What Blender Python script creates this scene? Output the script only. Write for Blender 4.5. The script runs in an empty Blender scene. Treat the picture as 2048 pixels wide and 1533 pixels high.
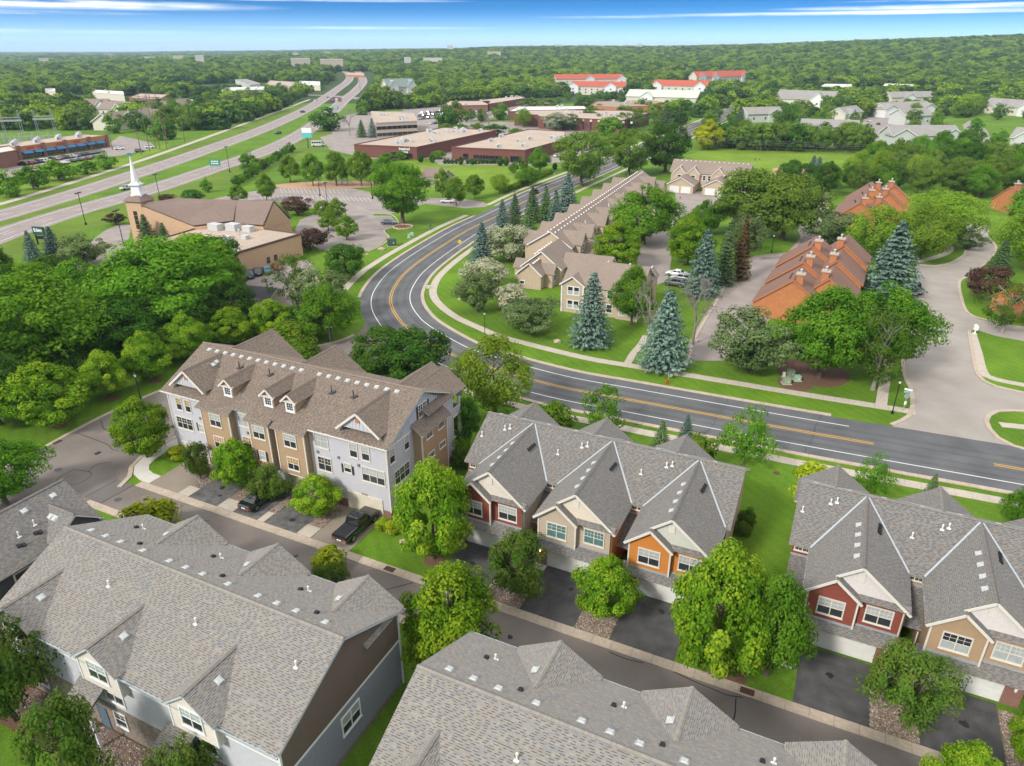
import bpy, math, random
import numpy as np
from math import sin, cos, pi, radians, atan2, sqrt, hypot
from mathutils import Vector, Matrix

# ------------------------------------------------------------------ camera, sky, sun, exposure
scene = bpy.context.scene
FOCAL, CX, CY, HORIZON, CAM_Z = 1420.0, 1024.0, 766.5, 97.0, 46.0
PITCH = math.atan((CY - HORIZON) / FOCAL)
cam_data = bpy.data.cameras.new("camera")
cam = bpy.data.objects.new("camera", cam_data)
scene.collection.objects.link(cam)
cam.location = (0, 0, CAM_Z)
cam.rotation_euler = (pi / 2 - PITCH, 0, 0)
cam_data.sensor_width = 36.0
cam_data.lens = FOCAL / 2048 * 36.0
cam_data.clip_start = 0.5
cam_data.clip_end = 60000
scene.camera = cam

VEIL = 0.8
HAZE = 8e-5
SUN_AZ, SUN_EL = radians(226), radians(37)      # azimuth clockwise from +Y
world = bpy.data.worlds.new("World")
scene.world = world
world.use_nodes = True
wn, wl = world.node_tree.nodes, world.node_tree.links
wn.clear()
def wnode(t, **kw):
    n = wn.new(t)
    for k, v in kw.items():
        setattr(n, k, v)
    return n
def wmath(op, a, b=None, c=None, clamp=False):
    n = wnode('ShaderNodeMath', operation=op, use_clamp=clamp)
    for i, v in enumerate((a, b, c)):
        if v is None: continue
        if isinstance(v, (int, float)): n.inputs[i].default_value = v
        else: wl.new(v, n.inputs[i])
    return n.outputs[0]
w_tc = wnode('ShaderNodeTexCoord')
w_sep = wnode('ShaderNodeSeparateXYZ'); wl.new(w_tc.outputs['Generated'], w_sep.inputs[0])
sx, sy, sz = w_sep.outputs
zc = wmath('MAXIMUM', sz, 0.0)
# the air near the horizon is clear: the blue deepens quickly with height
w_comb = wnode('ShaderNodeCombineXYZ')
wl.new(sx, w_comb.inputs[0]); wl.new(sy, w_comb.inputs[1])
wl.new(wmath('ADD', wmath('MULTIPLY', zc, 7.5), 0.012), w_comb.inputs[2])
w_nrm = wnode('ShaderNodeVectorMath', operation='NORMALIZE'); wl.new(w_comb.outputs[0], w_nrm.inputs[0])
w_sky = wnode('ShaderNodeTexSky', sky_type='NISHITA', sun_disc=False)
w_sky.sun_elevation = SUN_EL
w_sky.sun_rotation = SUN_AZ
w_sky.altitude = 300
w_sky.air_density = 1.0
w_sky.dust_density = 0.6
w_sky.ozone_density = 2.5
wl.new(w_nrm.outputs[0], w_sky.inputs[0])
# thin cloud streaks over the horizon and a bright even veil overhead
az = wmath('ARCTAN2', sx, sy)
w_c2 = wnode('ShaderNodeCombineXYZ'); wl.new(wmath('MULTIPLY', az, 5.0), w_c2.inputs[0]); wl.new(wmath('MULTIPLY', sz, 85.0), w_c2.inputs[1])
w_n1 = wnode('ShaderNodeTexNoise'); w_n1.inputs['Scale'].default_value = 1.4; w_n1.inputs['Detail'].default_value = 5; w_n1.inputs['Roughness'].default_value = 0.62
wl.new(w_c2.outputs[0], w_n1.inputs['Vector'])
def streak(a0, e0, wa, we, s):
    """lens-shaped streak at azimuth a0, elevation e0 (degrees)"""
    da = wmath('MULTIPLY_ADD', az, 57.3 / wa, -a0 / wa)
    de = wmath('MULTIPLY_ADD', sz, 57.3 / we, -e0 / we)
    r = wmath('MULTIPLY_ADD', de, de, wmath('MULTIPLY', da, da))
    return wmath('MULTIPLY', wmath('SUBTRACT', 1.0, r, None, True), s)
acc = None
for args in [(-33, 2.5, 18, .36, 1.5), (-36, 2.02, 13, .16, .9), (-14, 3.02, 12, .13, .9), (25, 2.1, 17, .15, 1.2), (31, 2.38, 14, .18, 1.2), (34, 2.75, 13, .11, .9), (7, 2.0, 6, .1, .5), (-11, 1.3, 12, .12, .45), (-34, .95, 14, .16, .45)]:
    t = streak(*args)
    acc = t if acc is None else wmath('ADD', acc, t)
w_streak = wmath('MULTIPLY', acc, wmath('MULTIPLY_ADD', w_n1.outputs[0], 2.6, -.85, True), None, True)
w_rise = wnode('ShaderNodeMapRange', interpolation_type='SMOOTHSTEP')
wl.new(sz, w_rise.inputs[0]); w_rise.inputs[1].default_value = 0.06; w_rise.inputs[2].default_value = 0.45; w_rise.inputs[4].default_value = VEIL
w_fac = wmath('MAXIMUM', wmath('MULTIPLY', w_streak, .85), w_rise.outputs[0])
w_hs = wnode('ShaderNodeHueSaturation'); w_hs.inputs['Saturation'].default_value = 1.45; w_hs.inputs['Value'].default_value = .8
wl.new(w_sky.outputs[0], w_hs.inputs['Color'])
w_pale = wnode('ShaderNodeMix', data_type='RGBA')
w_pf = wnode('ShaderNodeMapRange', interpolation_type='SMOOTHSTEP'); wl.new(sz, w_pf.inputs[0])
w_pf.inputs[1].default_value = -0.012; w_pf.inputs[2].default_value = 0.047; w_pf.inputs[3].default_value = 1.0; w_pf.inputs[4].default_value = 0.0
wl.new(w_pf.outputs[0], w_pale.inputs[0])
wl.new(w_hs.outputs[0], w_pale.inputs[6]); w_pale.inputs[7].default_value = (2.7, 4.2, 5.7, 1)
w_mix = wnode('ShaderNodeMix', data_type='RGBA')
wl.new(w_fac, w_mix.inputs[0])
wl.new(w_pale.outputs[2], w_mix.inputs[6]); w_mix.inputs[7].default_value = (7.6, 7.5, 7.3, 1)
world.cycles.sampling_method = 'MANUAL'; world.cycles.sample_map_resolution = 256
w_bg = wnode('ShaderNodeBackground'); wl.new(w_mix.outputs[2], w_bg.inputs[0])
w_bg.inputs[1].default_value = 0.15
w_out = wnode('ShaderNodeOutputWorld'); wl.new(w_bg.outputs[0], w_out.inputs[0])

sun_data = bpy.data.lights.new("sun", 'SUN')
sun_data.energy = 2.5
sun_data.angle = radians(9)
sun_data.color = (1.0, 0.955, 0.88)
sun = bpy.data.objects.new("sun", sun_data)
scene.collection.objects.link(sun)
sun_dir = Vector((sin(SUN_AZ) * cos(SUN_EL), cos(SUN_AZ) * cos(SUN_EL), sin(SUN_EL)))
sun.rotation_euler = sun_dir.to_track_quat('Z', 'Y').to_euler()

scene.view_settings.view_transform = 'Standard'
scene.view_settings.look = 'None'
scene.view_settings.exposure = 0.68
scene.view_settings.gamma = 1.0
scene.cycles.max_bounces = 6
scene.cycles.diffuse_bounces = 3
scene.cycles.transparent_max_bounces = 8
scene.cycles.volume_bounces = 0
scene.cycles.use_denoising = True
scene.cycles.use_adaptive_sampling = True
scene.cycles.adaptive_threshold = 0.02
# ------------------------------------------------------------------ helpers
rnd = random.Random(11)
COL = scene.collection

def G(x, y, z=0.0):
    """point of the plane at height z that lies at photo position (x, y) -> surveyed ground coordinates in metres"""
    u, v = (x - CX) / FOCAL, (y - CY) / FOCAL
    dn = sin(PITCH) + v * cos(PITCH)
    t = (CAM_Z - z) / dn
    return Vector((u * t, (cos(PITCH) - v * sin(PITCH)) * t, z))

def project(P):
    d = P[1] * cos(PITCH) + (CAM_Z - P[2]) * sin(PITCH)
    up = -(CAM_Z - P[2]) * cos(PITCH) + P[1] * sin(PITCH)
    return CX + FOCAL * P[0] / d, CY - FOCAL * up / d, d

PHI = radians(-25.5)                        # the street grid of the townhouses
E1 = Vector((cos(PHI), sin(PHI), 0)); E2 = Vector((-sin(PHI), cos(PHI), 0))
def UV(u, v, z=0.0):
    return E1 * u + E2 * v + Vector((0, 0, z))

# ---- materials
MATS = {}
def mat(name, col, rough=0.8, var=0.12, scale=6.0, bump=0.0, col2=None, detail=4, metal=0.0, spec=0.4, var2=0.0, scale2=0.3, bscale=None, objrand=0.0):
    if name in MATS: return MATS[name]
    m = bpy.data.materials.new(name); m.use_nodes = True
    N, L = m.node_tree.nodes, m.node_tree.links
    b = N['Principled BSDF']
    b.inputs['Roughness'].default_value = rough; b.inputs['Metallic'].default_value = metal
    b.inputs['Specular IOR Level'].default_value = spec
    col = tuple(c * .88 for c in col[:3]); col2 = tuple(c * .88 for c in col2) if col2 else None
    if var or col2 or var2 or bump or objrand:
        geo = N.new('ShaderNodeNewGeometry')
        nz = N.new('ShaderNodeTexNoise'); nz.inputs['Scale'].default_value = scale; nz.inputs['Detail'].default_value = detail
        L.new(geo.outputs['Position'], nz.inputs['Vector'])
        mx = N.new('ShaderNodeMix'); mx.data_type = 'RGBA'
        rmp = N.new('ShaderNodeMapRange'); rmp.inputs[1].default_value = 0.3; rmp.inputs[2].default_value = 0.7
        L.new(nz.outputs[0], rmp.inputs[0]); L.new(rmp.outputs[0], mx.inputs[0])
        if col2:
            mx.inputs[6].default_value = (*col, 1); mx.inputs[7].default_value = (*col2, 1)
        else:
            mx.inputs[6].default_value = (*[c * (1 - var) for c in col], 1); mx.inputs[7].default_value = (*[min(1, c * (1 + var)) for c in col], 1)
        out = mx.outputs[2]
        if var2:
            nz2 = N.new('ShaderNodeTexNoise'); nz2.inputs['Scale'].default_value = scale2; nz2.inputs['Detail'].default_value = 5
            L.new(geo.outputs['Position'], nz2.inputs['Vector'])
            mr = N.new('ShaderNodeMapRange'); mr.inputs[1].default_value = 0.25; mr.inputs[2].default_value = 0.75
            mr.inputs[3].default_value = 1 - var2; mr.inputs[4].default_value = 1 + var2
            L.new(nz2.outputs[0], mr.inputs[0])
            sc_ = N.new('ShaderNodeVectorMath'); sc_.operation = 'SCALE'
            L.new(out, sc_.inputs[0]); L.new(mr.outputs[0], sc_.inputs['Scale']); out = sc_.outputs[0]
        if objrand:
            oi = N.new('ShaderNodeObjectInfo')
            mr = N.new('ShaderNodeMapRange'); mr.inputs[3].default_value = 1 - objrand; mr.inputs[4].default_value = 1 + objrand
            L.new(oi.outputs['Random'], mr.inputs[0])
            sc_ = N.new('ShaderNodeVectorMath'); sc_.operation = 'SCALE'
            L.new(out, sc_.inputs[0]); L.new(mr.outputs[0], sc_.inputs['Scale']); out = sc_.outputs[0]
        L.new(out, b.inputs['Base Color'])
        if bump:
            bp = N.new('ShaderNodeBump'); bp.inputs['Strength'].default_value = bump; bp.inputs['Distance'].default_value = 0.05
            nb = nz
            if bscale:
                nb = N.new('ShaderNodeTexNoise'); nb.inputs['Scale'].default_value = bscale; nb.inputs['Detail'].default_value = 3
                L.new(geo.outputs['Position'], nb.inputs['Vector'])
            L.new(nb.outputs[0], bp.inputs['Height']); L.new(bp.outputs[0], b.inputs['Normal'])
    else:
        b.inputs['Base Color'].default_value = (*col, 1)
    MATS[name] = m
    return m

def brick_mat(name, c1, c2, mortar, scale=1.0, bw=0.22, bh=0.075):
    if name in MATS: return MATS[name]
    m = bpy.data.materials.new(name); m.use_nodes = True
    N, L = m.node_tree.nodes, m.node_tree.links
    b = N['Principled BSDF']; b.inputs['Roughness'].default_value = .9
    tc = N.new('ShaderNodeTexCoord'); mp = N.new('ShaderNodeMapping'); L.new(tc.outputs['Object'], mp.inputs[0])
    # walls stand upright: use the sum of the two level axes along the wall, height up the wall
    sp = N.new('ShaderNodeSeparateXYZ'); L.new(mp.outputs[0], sp.inputs[0])
    ad = N.new('ShaderNodeMath'); ad.operation = 'ADD'; L.new(sp.outputs[0], ad.inputs[0]); L.new(sp.outputs[1], ad.inputs[1])
    cb = N.new('ShaderNodeCombineXYZ'); L.new(ad.outputs[0], cb.inputs[0]); L.new(sp.outputs[2], cb.inputs[1])
    br = N.new('ShaderNodeTexBrick'); L.new(cb.outputs[0], br.inputs['Vector'])
    br.inputs['Color1'].default_value = (*c1, 1); br.inputs['Color2'].default_value = (*c2, 1); br.inputs['Mortar'].default_value = (*mortar, 1)
    br.inputs['Scale'].default_value = scale; br.inputs['Brick Width'].default_value = bw; br.inputs['Row Height'].default_value = bh; br.inputs['Mortar Size'].default_value = .008
    L.new(br.outputs[0], b.inputs['Base Color'])
    MATS[name] = m
    return m

def emit(name, col, s):
    m = bpy.data.materials.new(name); m.use_nodes = True
    b = m.node_tree.nodes['Principled BSDF']
    b.inputs['Base Color'].default_value = (*col, 1)
    b.inputs['Emission Color'].default_value = (*col, 1); b.inputs['Emission Strength'].default_value = s
    MATS[name] = m
    return m

# ---- mesh builder
class MB:
    def __init__(s): s.v = []; s.f = []; s.m = []
    def poly(s, pts, m=0):
        i = len(s.v); s.v.extend(tuple(p) for p in pts); s.f.append(tuple(range(i, i + len(pts)))); s.m.append(m)
    def box(s, a, b, m=0):
        x0, y0, z0 = a; x1, y1, z1 = b
        i = len(s.v)
        s.v += [(x0,y0,z0),(x1,y0,z0),(x1,y1,z0),(x0,y1,z0),(x0,y0,z1),(x1,y0,z1),(x1,y1,z1),(x0,y1,z1)]
        for q in ((3,2,1,0),(4,5,6,7),(0,1,5,4),(1,2,6,5),(2,3,7,6),(3,0,4,7)):
            s.f.append(tuple(i + k for k in q)); s.m.append(m)
    def hexa(s, lo, hi, m=0):
        """lo, hi: two rings of n points (same order, counter-clockwise from above)"""
        n = len(lo); i = len(s.v)
        s.v.extend(tuple(p) for p in lo); s.v.extend(tuple(p) for p in hi)
        s.f.append(tuple(i + k for k in reversed(range(n)))); s.m.append(m)
        s.f.append(tuple(i + n + k for k in range(n))); s.m.append(m)
        for k in range(n):
            j = (k + 1) % n
            s.f.append((i + k, i + j, i + n + j, i + n + k)); s.m.append(m)
    def prism(s, ring, z0, z1, m=0):
        s.hexa([(p[0], p[1], z0) for p in ring], [(p[0], p[1], z1) for p in ring], m)
    def slab(s, pts, th, m=0, ms=None):
        """plate whose top face is the polygon pts, thickness th along its normal"""
        P = [Vector(p) for p in pts]
        n = (P[1] - P[0]).cross(P[2] - P[0]).normalized()
        lo = [p - n * th for p in P]
        k = len(P); i = len(s.v)
        s.v.extend(tuple(p) for p in lo); s.v.extend(tuple(p) for p in P)
        ms = m if ms is None else ms
        s.f.append(tuple(i + q for q in reversed(range(k)))); s.m.append(ms)
        s.f.append(tuple(i + k + q for q in range(k))); s.m.append(m)
        for q in range(k):
            j = (q + 1) % k
            s.f.append((i + q, i + j, i + k + j, i + k + q)); s.m.append(ms)
    def bar(s, p0, p1, w, h, m=0, up=(0, 0, 1)):
        p0, p1 = Vector(p0), Vector(p1)
        d = (p1 - p0).normalized(); up = Vector(up)
        x = d.cross(up)
        if x.length < 1e-4: x = d.cross(Vector((1, 0, 0)))
        x.normalize(); y = x.cross(d).normalized()
        q = [x * w / 2 + y * h / 2, -x * w / 2 + y * h / 2, -x * w / 2 - y * h / 2, x * w / 2 - y * h / 2]
        s.hexa([p0 + a for a in q], [p1 + a for a in q], m)
    def tube(s, p0, p1, r0, r1, n=6, m=0, cap=True):
        p0, p1 = Vector(p0), Vector(p1)
        d = (p1 - p0).normalized()
        x = d.cross(Vector((0, 0, 1)))
        if x.length < 1e-3: x = Vector((1, 0, 0))
        x.normalize(); y = d.cross(x)
        i = len(s.v)
        for p, r in ((p0, r0), (p1, r1)):
            for k in range(n):
                a = 2 * pi * k / n
                s.v.append(tuple(p + x * (r * cos(a)) + y * (r * sin(a))))
        for k in range(n):
            j = (k + 1) % n
            s.f.append((i + k, i + j, i + n + j, i + n + k)); s.m.append(m)
        if cap:
            s.f.append(tuple(i + n + k for k in range(n))); s.m.append(m)
            s.f.append(tuple(i + k for k in reversed(range(n)))); s.m.append(m)
    def lathe(s, c, prof, n=8, m=0):
        i = len(s.v)
        for r, z in prof:
            for k in range(n):
                a = 2 * pi * (k + .5) / n
                s.v.append((c[0] + r * cos(a), c[1] + r * sin(a), c[2] + z))
        for q in range(len(prof) - 1):
            for k in range(n):
                j = (k + 1) % n
                s.f.append((i + q*n + k, i + q*n + j, i + (q+1)*n + j, i + (q+1)*n + k)); s.m.append(m)
        q = len(prof) - 1
        s.f.append(tuple(i + q*n + k for k in range(n))); s.m.append(m)
        s.f.append(tuple(i + k for k in reversed(range(n)))); s.m.append(m)
    def mesh(s, name, mats, smooth=False):
        me = bpy.data.meshes.new(name)
        me.from_pydata(s.v, [], s.f)
        for m in (mats if isinstance(mats, (list, tuple)) else [mats]): me.materials.append(m)
        if any(s.m): me.polygons.foreach_set('material_index', s.m)
        if smooth: me.polygons.foreach_set('use_smooth', [True] * len(s.f))
        me.update()
        return me
    def build(s, name, mats, parent=None, smooth=False, **kw):
        return put(name, s.mesh(name, mats, smooth), parent, **kw)

def put(name, me, parent=None, loc=None, rz=None, matrix=None, scale=None, label=None, cat=None, group=None, kind=None):
    o = bpy.data.objects.new(name, me)
    COL.objects.link(o)
    if parent is not None: o.parent = parent
    if matrix is not None: o.matrix_local = matrix
    if loc is not None: o.location = loc
    if rz is not None: o.rotation_euler = (0, 0, rz)
    if scale is not None: o.scale = scale
    return tag(o, label, cat, group, kind)

def tag(o, label=None, cat=None, group=None, kind=None):
    for k, v in (('label', label), ('category', cat), ('group', group), ('kind', kind)):
        if v: o[k] = v
    return o

def thing(name, label, cat, loc=(0, 0, 0), rz=0.0, group=None, kind=None):
    o = bpy.data.objects.new(name, None)
    COL.objects.link(o); o.location = loc; o.rotation_euler = (0, 0, rz); o.empty_display_size = .3
    return tag(o, label, cat, group, kind)

def copy_thing(src, loc, rz=0.0, label=None, group=None, scale=None):
    def cp(o, par):
        c = o.copy(); COL.objects.link(c); c.parent = par
        for ch in o.children: cp(ch, c)
        return c
    r = cp(src, None)
    r.location = loc; r.rotation_euler = (0, 0, rz)
    if scale: r.scale = scale
    if label: r['label'] = label
    if group: r['group'] = group
    return r

# ---- shared materials
M_trim = mat('trim_white', (.66, .62, .55), .6, .04)
M_trimw = mat('trim_bright_white', (.74, .74, .73), .55, .04)
M_glass = mat('window_glass', (.03, .035, .04), .06, 0, spec=.9)
M_blind = mat('window_blind_glass', (.40, .43, .42), .12, .1, 2.0, spec=.8)
M_teal = mat('window_curtain_glass', (.10, .20, .19), .1, .2, 3.0, spec=.9)
M_gold = mat('window_warm_glass', (.42, .27, .10), .1, .3, 3.0, spec=.8)
M_flash = mat('flashing_metal', (.42, .46, .49), .5, .08, metal=.3)
M_vent = mat('roof_vent_metal', (.46, .48, .47), .5, .1, 8)
M_pvc = mat('vent_pipe_white', (.75, .74, .7), .5, .05)
M_black = mat('black_plastic', (.015, .015, .017), .5, 0)
M_garage = mat('garage_door_paint', (.72, .71, .68), .55, .05, 1.5)
M_garage_cream = mat('garage_door_cream', (.62, .57, .45), .6, .06, 1.5)
M_dark_metal = mat('dark_metal', (.02, .02, .022), .45, 0, metal=.5)
M_grey_metal = mat('grey_metal', (.32, .33, .34), .45, .05, metal=.6)
M_brickred = brick_mat('brick_red', (.16, .055, .035), (.22, .085, .05), (.25, .2, .17))
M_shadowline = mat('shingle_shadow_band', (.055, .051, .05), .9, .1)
SH = {}
def shingle_set(key, cols):
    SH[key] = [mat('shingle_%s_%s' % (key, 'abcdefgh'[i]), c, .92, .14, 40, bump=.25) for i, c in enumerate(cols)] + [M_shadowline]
    return SH[key]
shingle_set('weathered', [(.250,.231,.202), (.240,.225,.202), (.270,.250,.218), (.205,.205,.206), (.243,.216,.186), (.222,.213,.199)])
shingle_set('slate', [(.198,.184,.166), (.190,.180,.166), (.215,.198,.175), (.156,.158,.164), (.194,.172,.151), (.172,.168,.162)])
shingle_set('brown', [(.215,.165,.125), (.195,.152,.118), (.235,.183,.138), (.185,.148,.12), (.208,.162,.127), (.172,.136,.11)])

# ---- polygon clipping in 2D
def clip(poly, ax, val, ge):
    out = []
    n = len(poly)
    for i in range(n):
        a, b = poly[i], poly[(i + 1) % n]
        da, db = a[ax] - val, b[ax] - val
        if not ge: da, db = -da, -db
        if da >= 0: out.append(a)
        if (da > 0 and db < 0) or (da < 0 and db > 0):
            t = da / (da - db)
            out.append((a[0] + (b[0] - a[0]) * t, a[1] + (b[1] - a[1]) * t))
    return out
def xrange_at(poly, y):
    xs = []
    n = len(poly)
    for i in range(n):
        a, b = poly[i], poly[(i + 1) % n]
        if (a[1] - y) * (b[1] - y) <= 0 and abs(a[1] - b[1]) > 1e-9:
            xs.append(a[0] + (b[0] - a[0]) * (y - a[1]) / (b[1] - a[1]))
        elif abs(a[1] - b[1]) <= 1e-9 and abs(a[1] - y) < 1e-6:
            xs += [a[0], b[0]]
    return (min(xs), max(xs)) if xs else None

class Roof:
    """collects the shingle tabs of one building; the nearest ones become objects of their own"""
    def __init__(s, root, key, single=0, course=.145, tabs=(.2, .26, .32)):
        s.mb = MB(); s.root = root; s.key = key; s.single = single; s.cand = []; s.course = course; s.tabs = tabs
        s.rng = random.Random(len(key) * 7 + int(root.location.x * 10))
    def plane(s, pts, deck=None, course=None):
        P = [Vector(p) for p in pts]
        a = (P[1] - P[0]).normalized()
        n = (P[1] - P[0]).cross(P[-1] - P[0]).normalized()
        b = n.cross(a)
        o = P[0] + n * .012
        pl = [((p - P[0]).dot(a), (p - P[0]).dot(b)) for p in P]
        y0 = min(p[1] for p in pl); y1 = max(p[1] for p in pl)
        c = course or s.course
        rng = s.rng
        y = y0; row = 0
        while y < y1 - 0.01:
            ye = min(y + c, y1)
            strip = clip(clip(pl, 1, y, True), 1, ye, False)
            if len(strip) >= 3:
                xa = min(p[0] for p in strip); xb = max(p[0] for p in strip)
                r0 = xrange_at(pl, y + 1e-4); r1 = xrange_at(pl, ye - 1e-4)
                lo = max(r0[0], r1[0]) if r0 and r1 else xb; hi = min(r0[1], r1[1]) if r0 and r1 else xa
                x = xa - rng.random() * .3; ti = 0
                while x < xb:
                    w = rng.choice(s.tabs); x2 = x + w
                    up = (ti + row) % 2 == 0 if rng.random() < .85 else rng.random() < .4
                    ti += 1
                    h = .024 if up else .007
                    ci = rng.choices(range(6), (4, 4, 3, 2, 3, 3))[0]
                    if x >= lo and x2 <= hi and ye - y > c * .99:
                        if s.single:
                            s.cand.append((o + a * x + b * y, a, b, n, w, up, ci))
                        else:
                            s.tab(o, a, b, n, [(x, y), (x2, y), (x2, ye), (x, ye)], y, c, h, ci, up)
                    else:
                        q = clip(clip(strip, 0, max(x, xa), True), 0, min(x2, xb), False)
                        if len(q) >= 3:
                            s.tab(o, a, b, n, q, y, c, h, ci, up)
                    x = x2
            y += c; row += 1
    def tab(s, o, a, b, n, q, y, c, h, ci, up):
        m = s.mb; i = len(m.v)
        for p in q:
            m.v.append(tuple(o + a * p[0] + b * p[1] + n * (h * (1 - (p[1] - y) / c) + .002)))
        m.f.append(tuple(range(i, i + len(q)))); m.m.append(ci)
        # the front edge
        k = len(q)
        for j in range(k):
            p, r = q[j], q[(j + 1) % k]
            if abs(p[1] - y) < 1e-6 and abs(r[1] - y) < 1e-6:
                e = len(m.v)
                m.v.append(tuple(o + a * p[0] + b * p[1] - n * .01)); m.v.append(tuple(o + a * r[0] + b * r[1] - n * .01))
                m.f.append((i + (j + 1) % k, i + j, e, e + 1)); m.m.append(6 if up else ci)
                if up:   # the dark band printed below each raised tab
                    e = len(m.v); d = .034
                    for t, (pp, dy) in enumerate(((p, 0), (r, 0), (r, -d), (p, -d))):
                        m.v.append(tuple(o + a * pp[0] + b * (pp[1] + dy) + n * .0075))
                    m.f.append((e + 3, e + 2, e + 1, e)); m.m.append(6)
    def finish(s, name='shingles'):
        if s.cand:
            M = Matrix.Translation(s.root.location) @ s.root.rotation_euler.to_matrix().to_4x4()
            def key(c):
                P = M @ c[0]
                x, y, d = project(P)
                facing = ((M.to_3x3() @ c[3]).dot((Vector((0, 0, CAM_Z)) - P).normalized()))
                ins = 8 < x < 2040 and 8 < y < 1525
                return -(facing / d) if ins and facing > .15 else 9.0
            s.cand.sort(key=key)
            cache = {}
            for c in s.cand[:s.single]:
                p, a, b, n, w, up, ci = c
                k = (w, up, ci)
                if k not in cache:
                    t = Roof.__new__(Roof); t.mb = MB()
                    t.tab(Vector((0,0,0)), Vector((1,0,0)), Vector((0,1,0)), Vector((0,0,1)), [(0,0),(w,0),(w,s.course),(0,s.course)], 0, s.course, .024 if up else .007, ci, up)
                    cache[k] = t.mb.mesh('shingle', SH[s.key])
                R3 = Matrix((a, b, n)).transposed().to_4x4()
                put('shingle', cache[k], s.root, matrix=Matrix.Translation(p) @ R3)
            for c in s.cand[s.single:]:
                p, a, b, n, w, up, ci = c
                s.tab(p, a, b, n, [(0,0),(w,0),(w,s.course),(0,s.course)], 0, s.course, .024 if up else .007, ci, up)
        o = s.mb.build(name, SH[s.key], s.root)
        o['kind'] = 'stuff'
        return o

def ridge_caps(root, p0, p1, key, single=True, step=.15, w=.3, drop=.5):
    p0, p1 = Vector(p0), Vector(p1)
    d = (p1 - p0); L = d.length; d.normalize()
    side = d.cross(Vector((0, 0, 1))).normalized(); up = side.cross(d).normalized()
    def cap(mb, o, a, sd, u, m):
        e = -sd * w / 2 - u * (w / 2 * drop); f = sd * w / 2 - u * (w / 2 * drop)
        t = u * .02
        A = [o + e + t * 1.8, o + u * .03 + t * 1.8, o + f + t * 1.8]; B = [q + a * step * 1.15 - t for q in A]
        mb.poly([A[0], A[1], B[1], B[0]], m); mb.poly([A[1], A[2], B[2], B[1]], m)
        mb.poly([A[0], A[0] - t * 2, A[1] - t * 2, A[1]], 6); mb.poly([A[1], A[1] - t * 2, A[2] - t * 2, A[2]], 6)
    n = int(L / step)
    if single:
        ms = []
        for c in (0, 2, 4):
            mb = MB(); cap(mb, Vector(), Vector((1, 0, 0)), Vector((0, -1, 0)), Vector((0, 0, 1)), c); ms.append(mb.mesh('ridge_cap', SH[key]))
        R3 = Matrix((d, -side, up)).transposed().to_4x4()
        for i in range(n):
            put('ridge_cap', rnd.choice(ms), root, matrix=Matrix.Translation(p0 + d * (i * step)) @ R3)
    else:
        mb = MB()
        for i in range(n): cap(mb, p0 + d * (i * step), d, side, up, rnd.choice((0, 2, 4)))
        mb.build('ridge_caps', SH[key], root)['kind'] = 'stuff'

def lap_wall(mb, O, a, poly, m=0, step=.15, out=.02, back=.25):
    """boards lapped up a wall: O origin, a direction along the wall (outside is to the right of a), poly in (s, z)"""
    O = Vector(O); a = Vector((a[0], a[1], 0)).normalized(); n = Vector((a.y, -a.x, 0))
    z0 = min(p[1] for p in poly); z1 = max(p[1] for p in poly)
    z = z0
    P = lambda s_, z_, d: tuple(O + a * s_ + Vector((0, 0, z_)) + n * d)
    while z < z1 - 1e-3:
        ze = min(z + step, z1)
        q = clip(clip(poly, 1, z, True), 1, ze, False)
        if len(q) >= 3:
            mb.poly([P(p[0], p[1], out * (1 - (p[1] - z) / step)) for p in q], m)
            bot = sorted([p for p in q if abs(p[1] - z) < 1e-6])
            if len(bot) >= 2:
                mb.poly([P(bot[0][0], z, -.002), P(bot[-1][0], z, -.002), P(bot[-1][0], z, out), P(bot[0][0], z, out)], m)
        z += step

def flat_wall(mb, O, a, poly, m=0, th=.12):
    O = Vector(O); a = Vector((a[0], a[1], 0)).normalized(); n = Vector((a.y, -a.x, 0))
    P = lambda p, d: O + a * p[0] + Vector((0, 0, p[1])) + n * d
    f = [P(p, 0) for p in poly]; b = [P(p, -th) for p in poly]
    mb.hexa(b, f, m)

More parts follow.
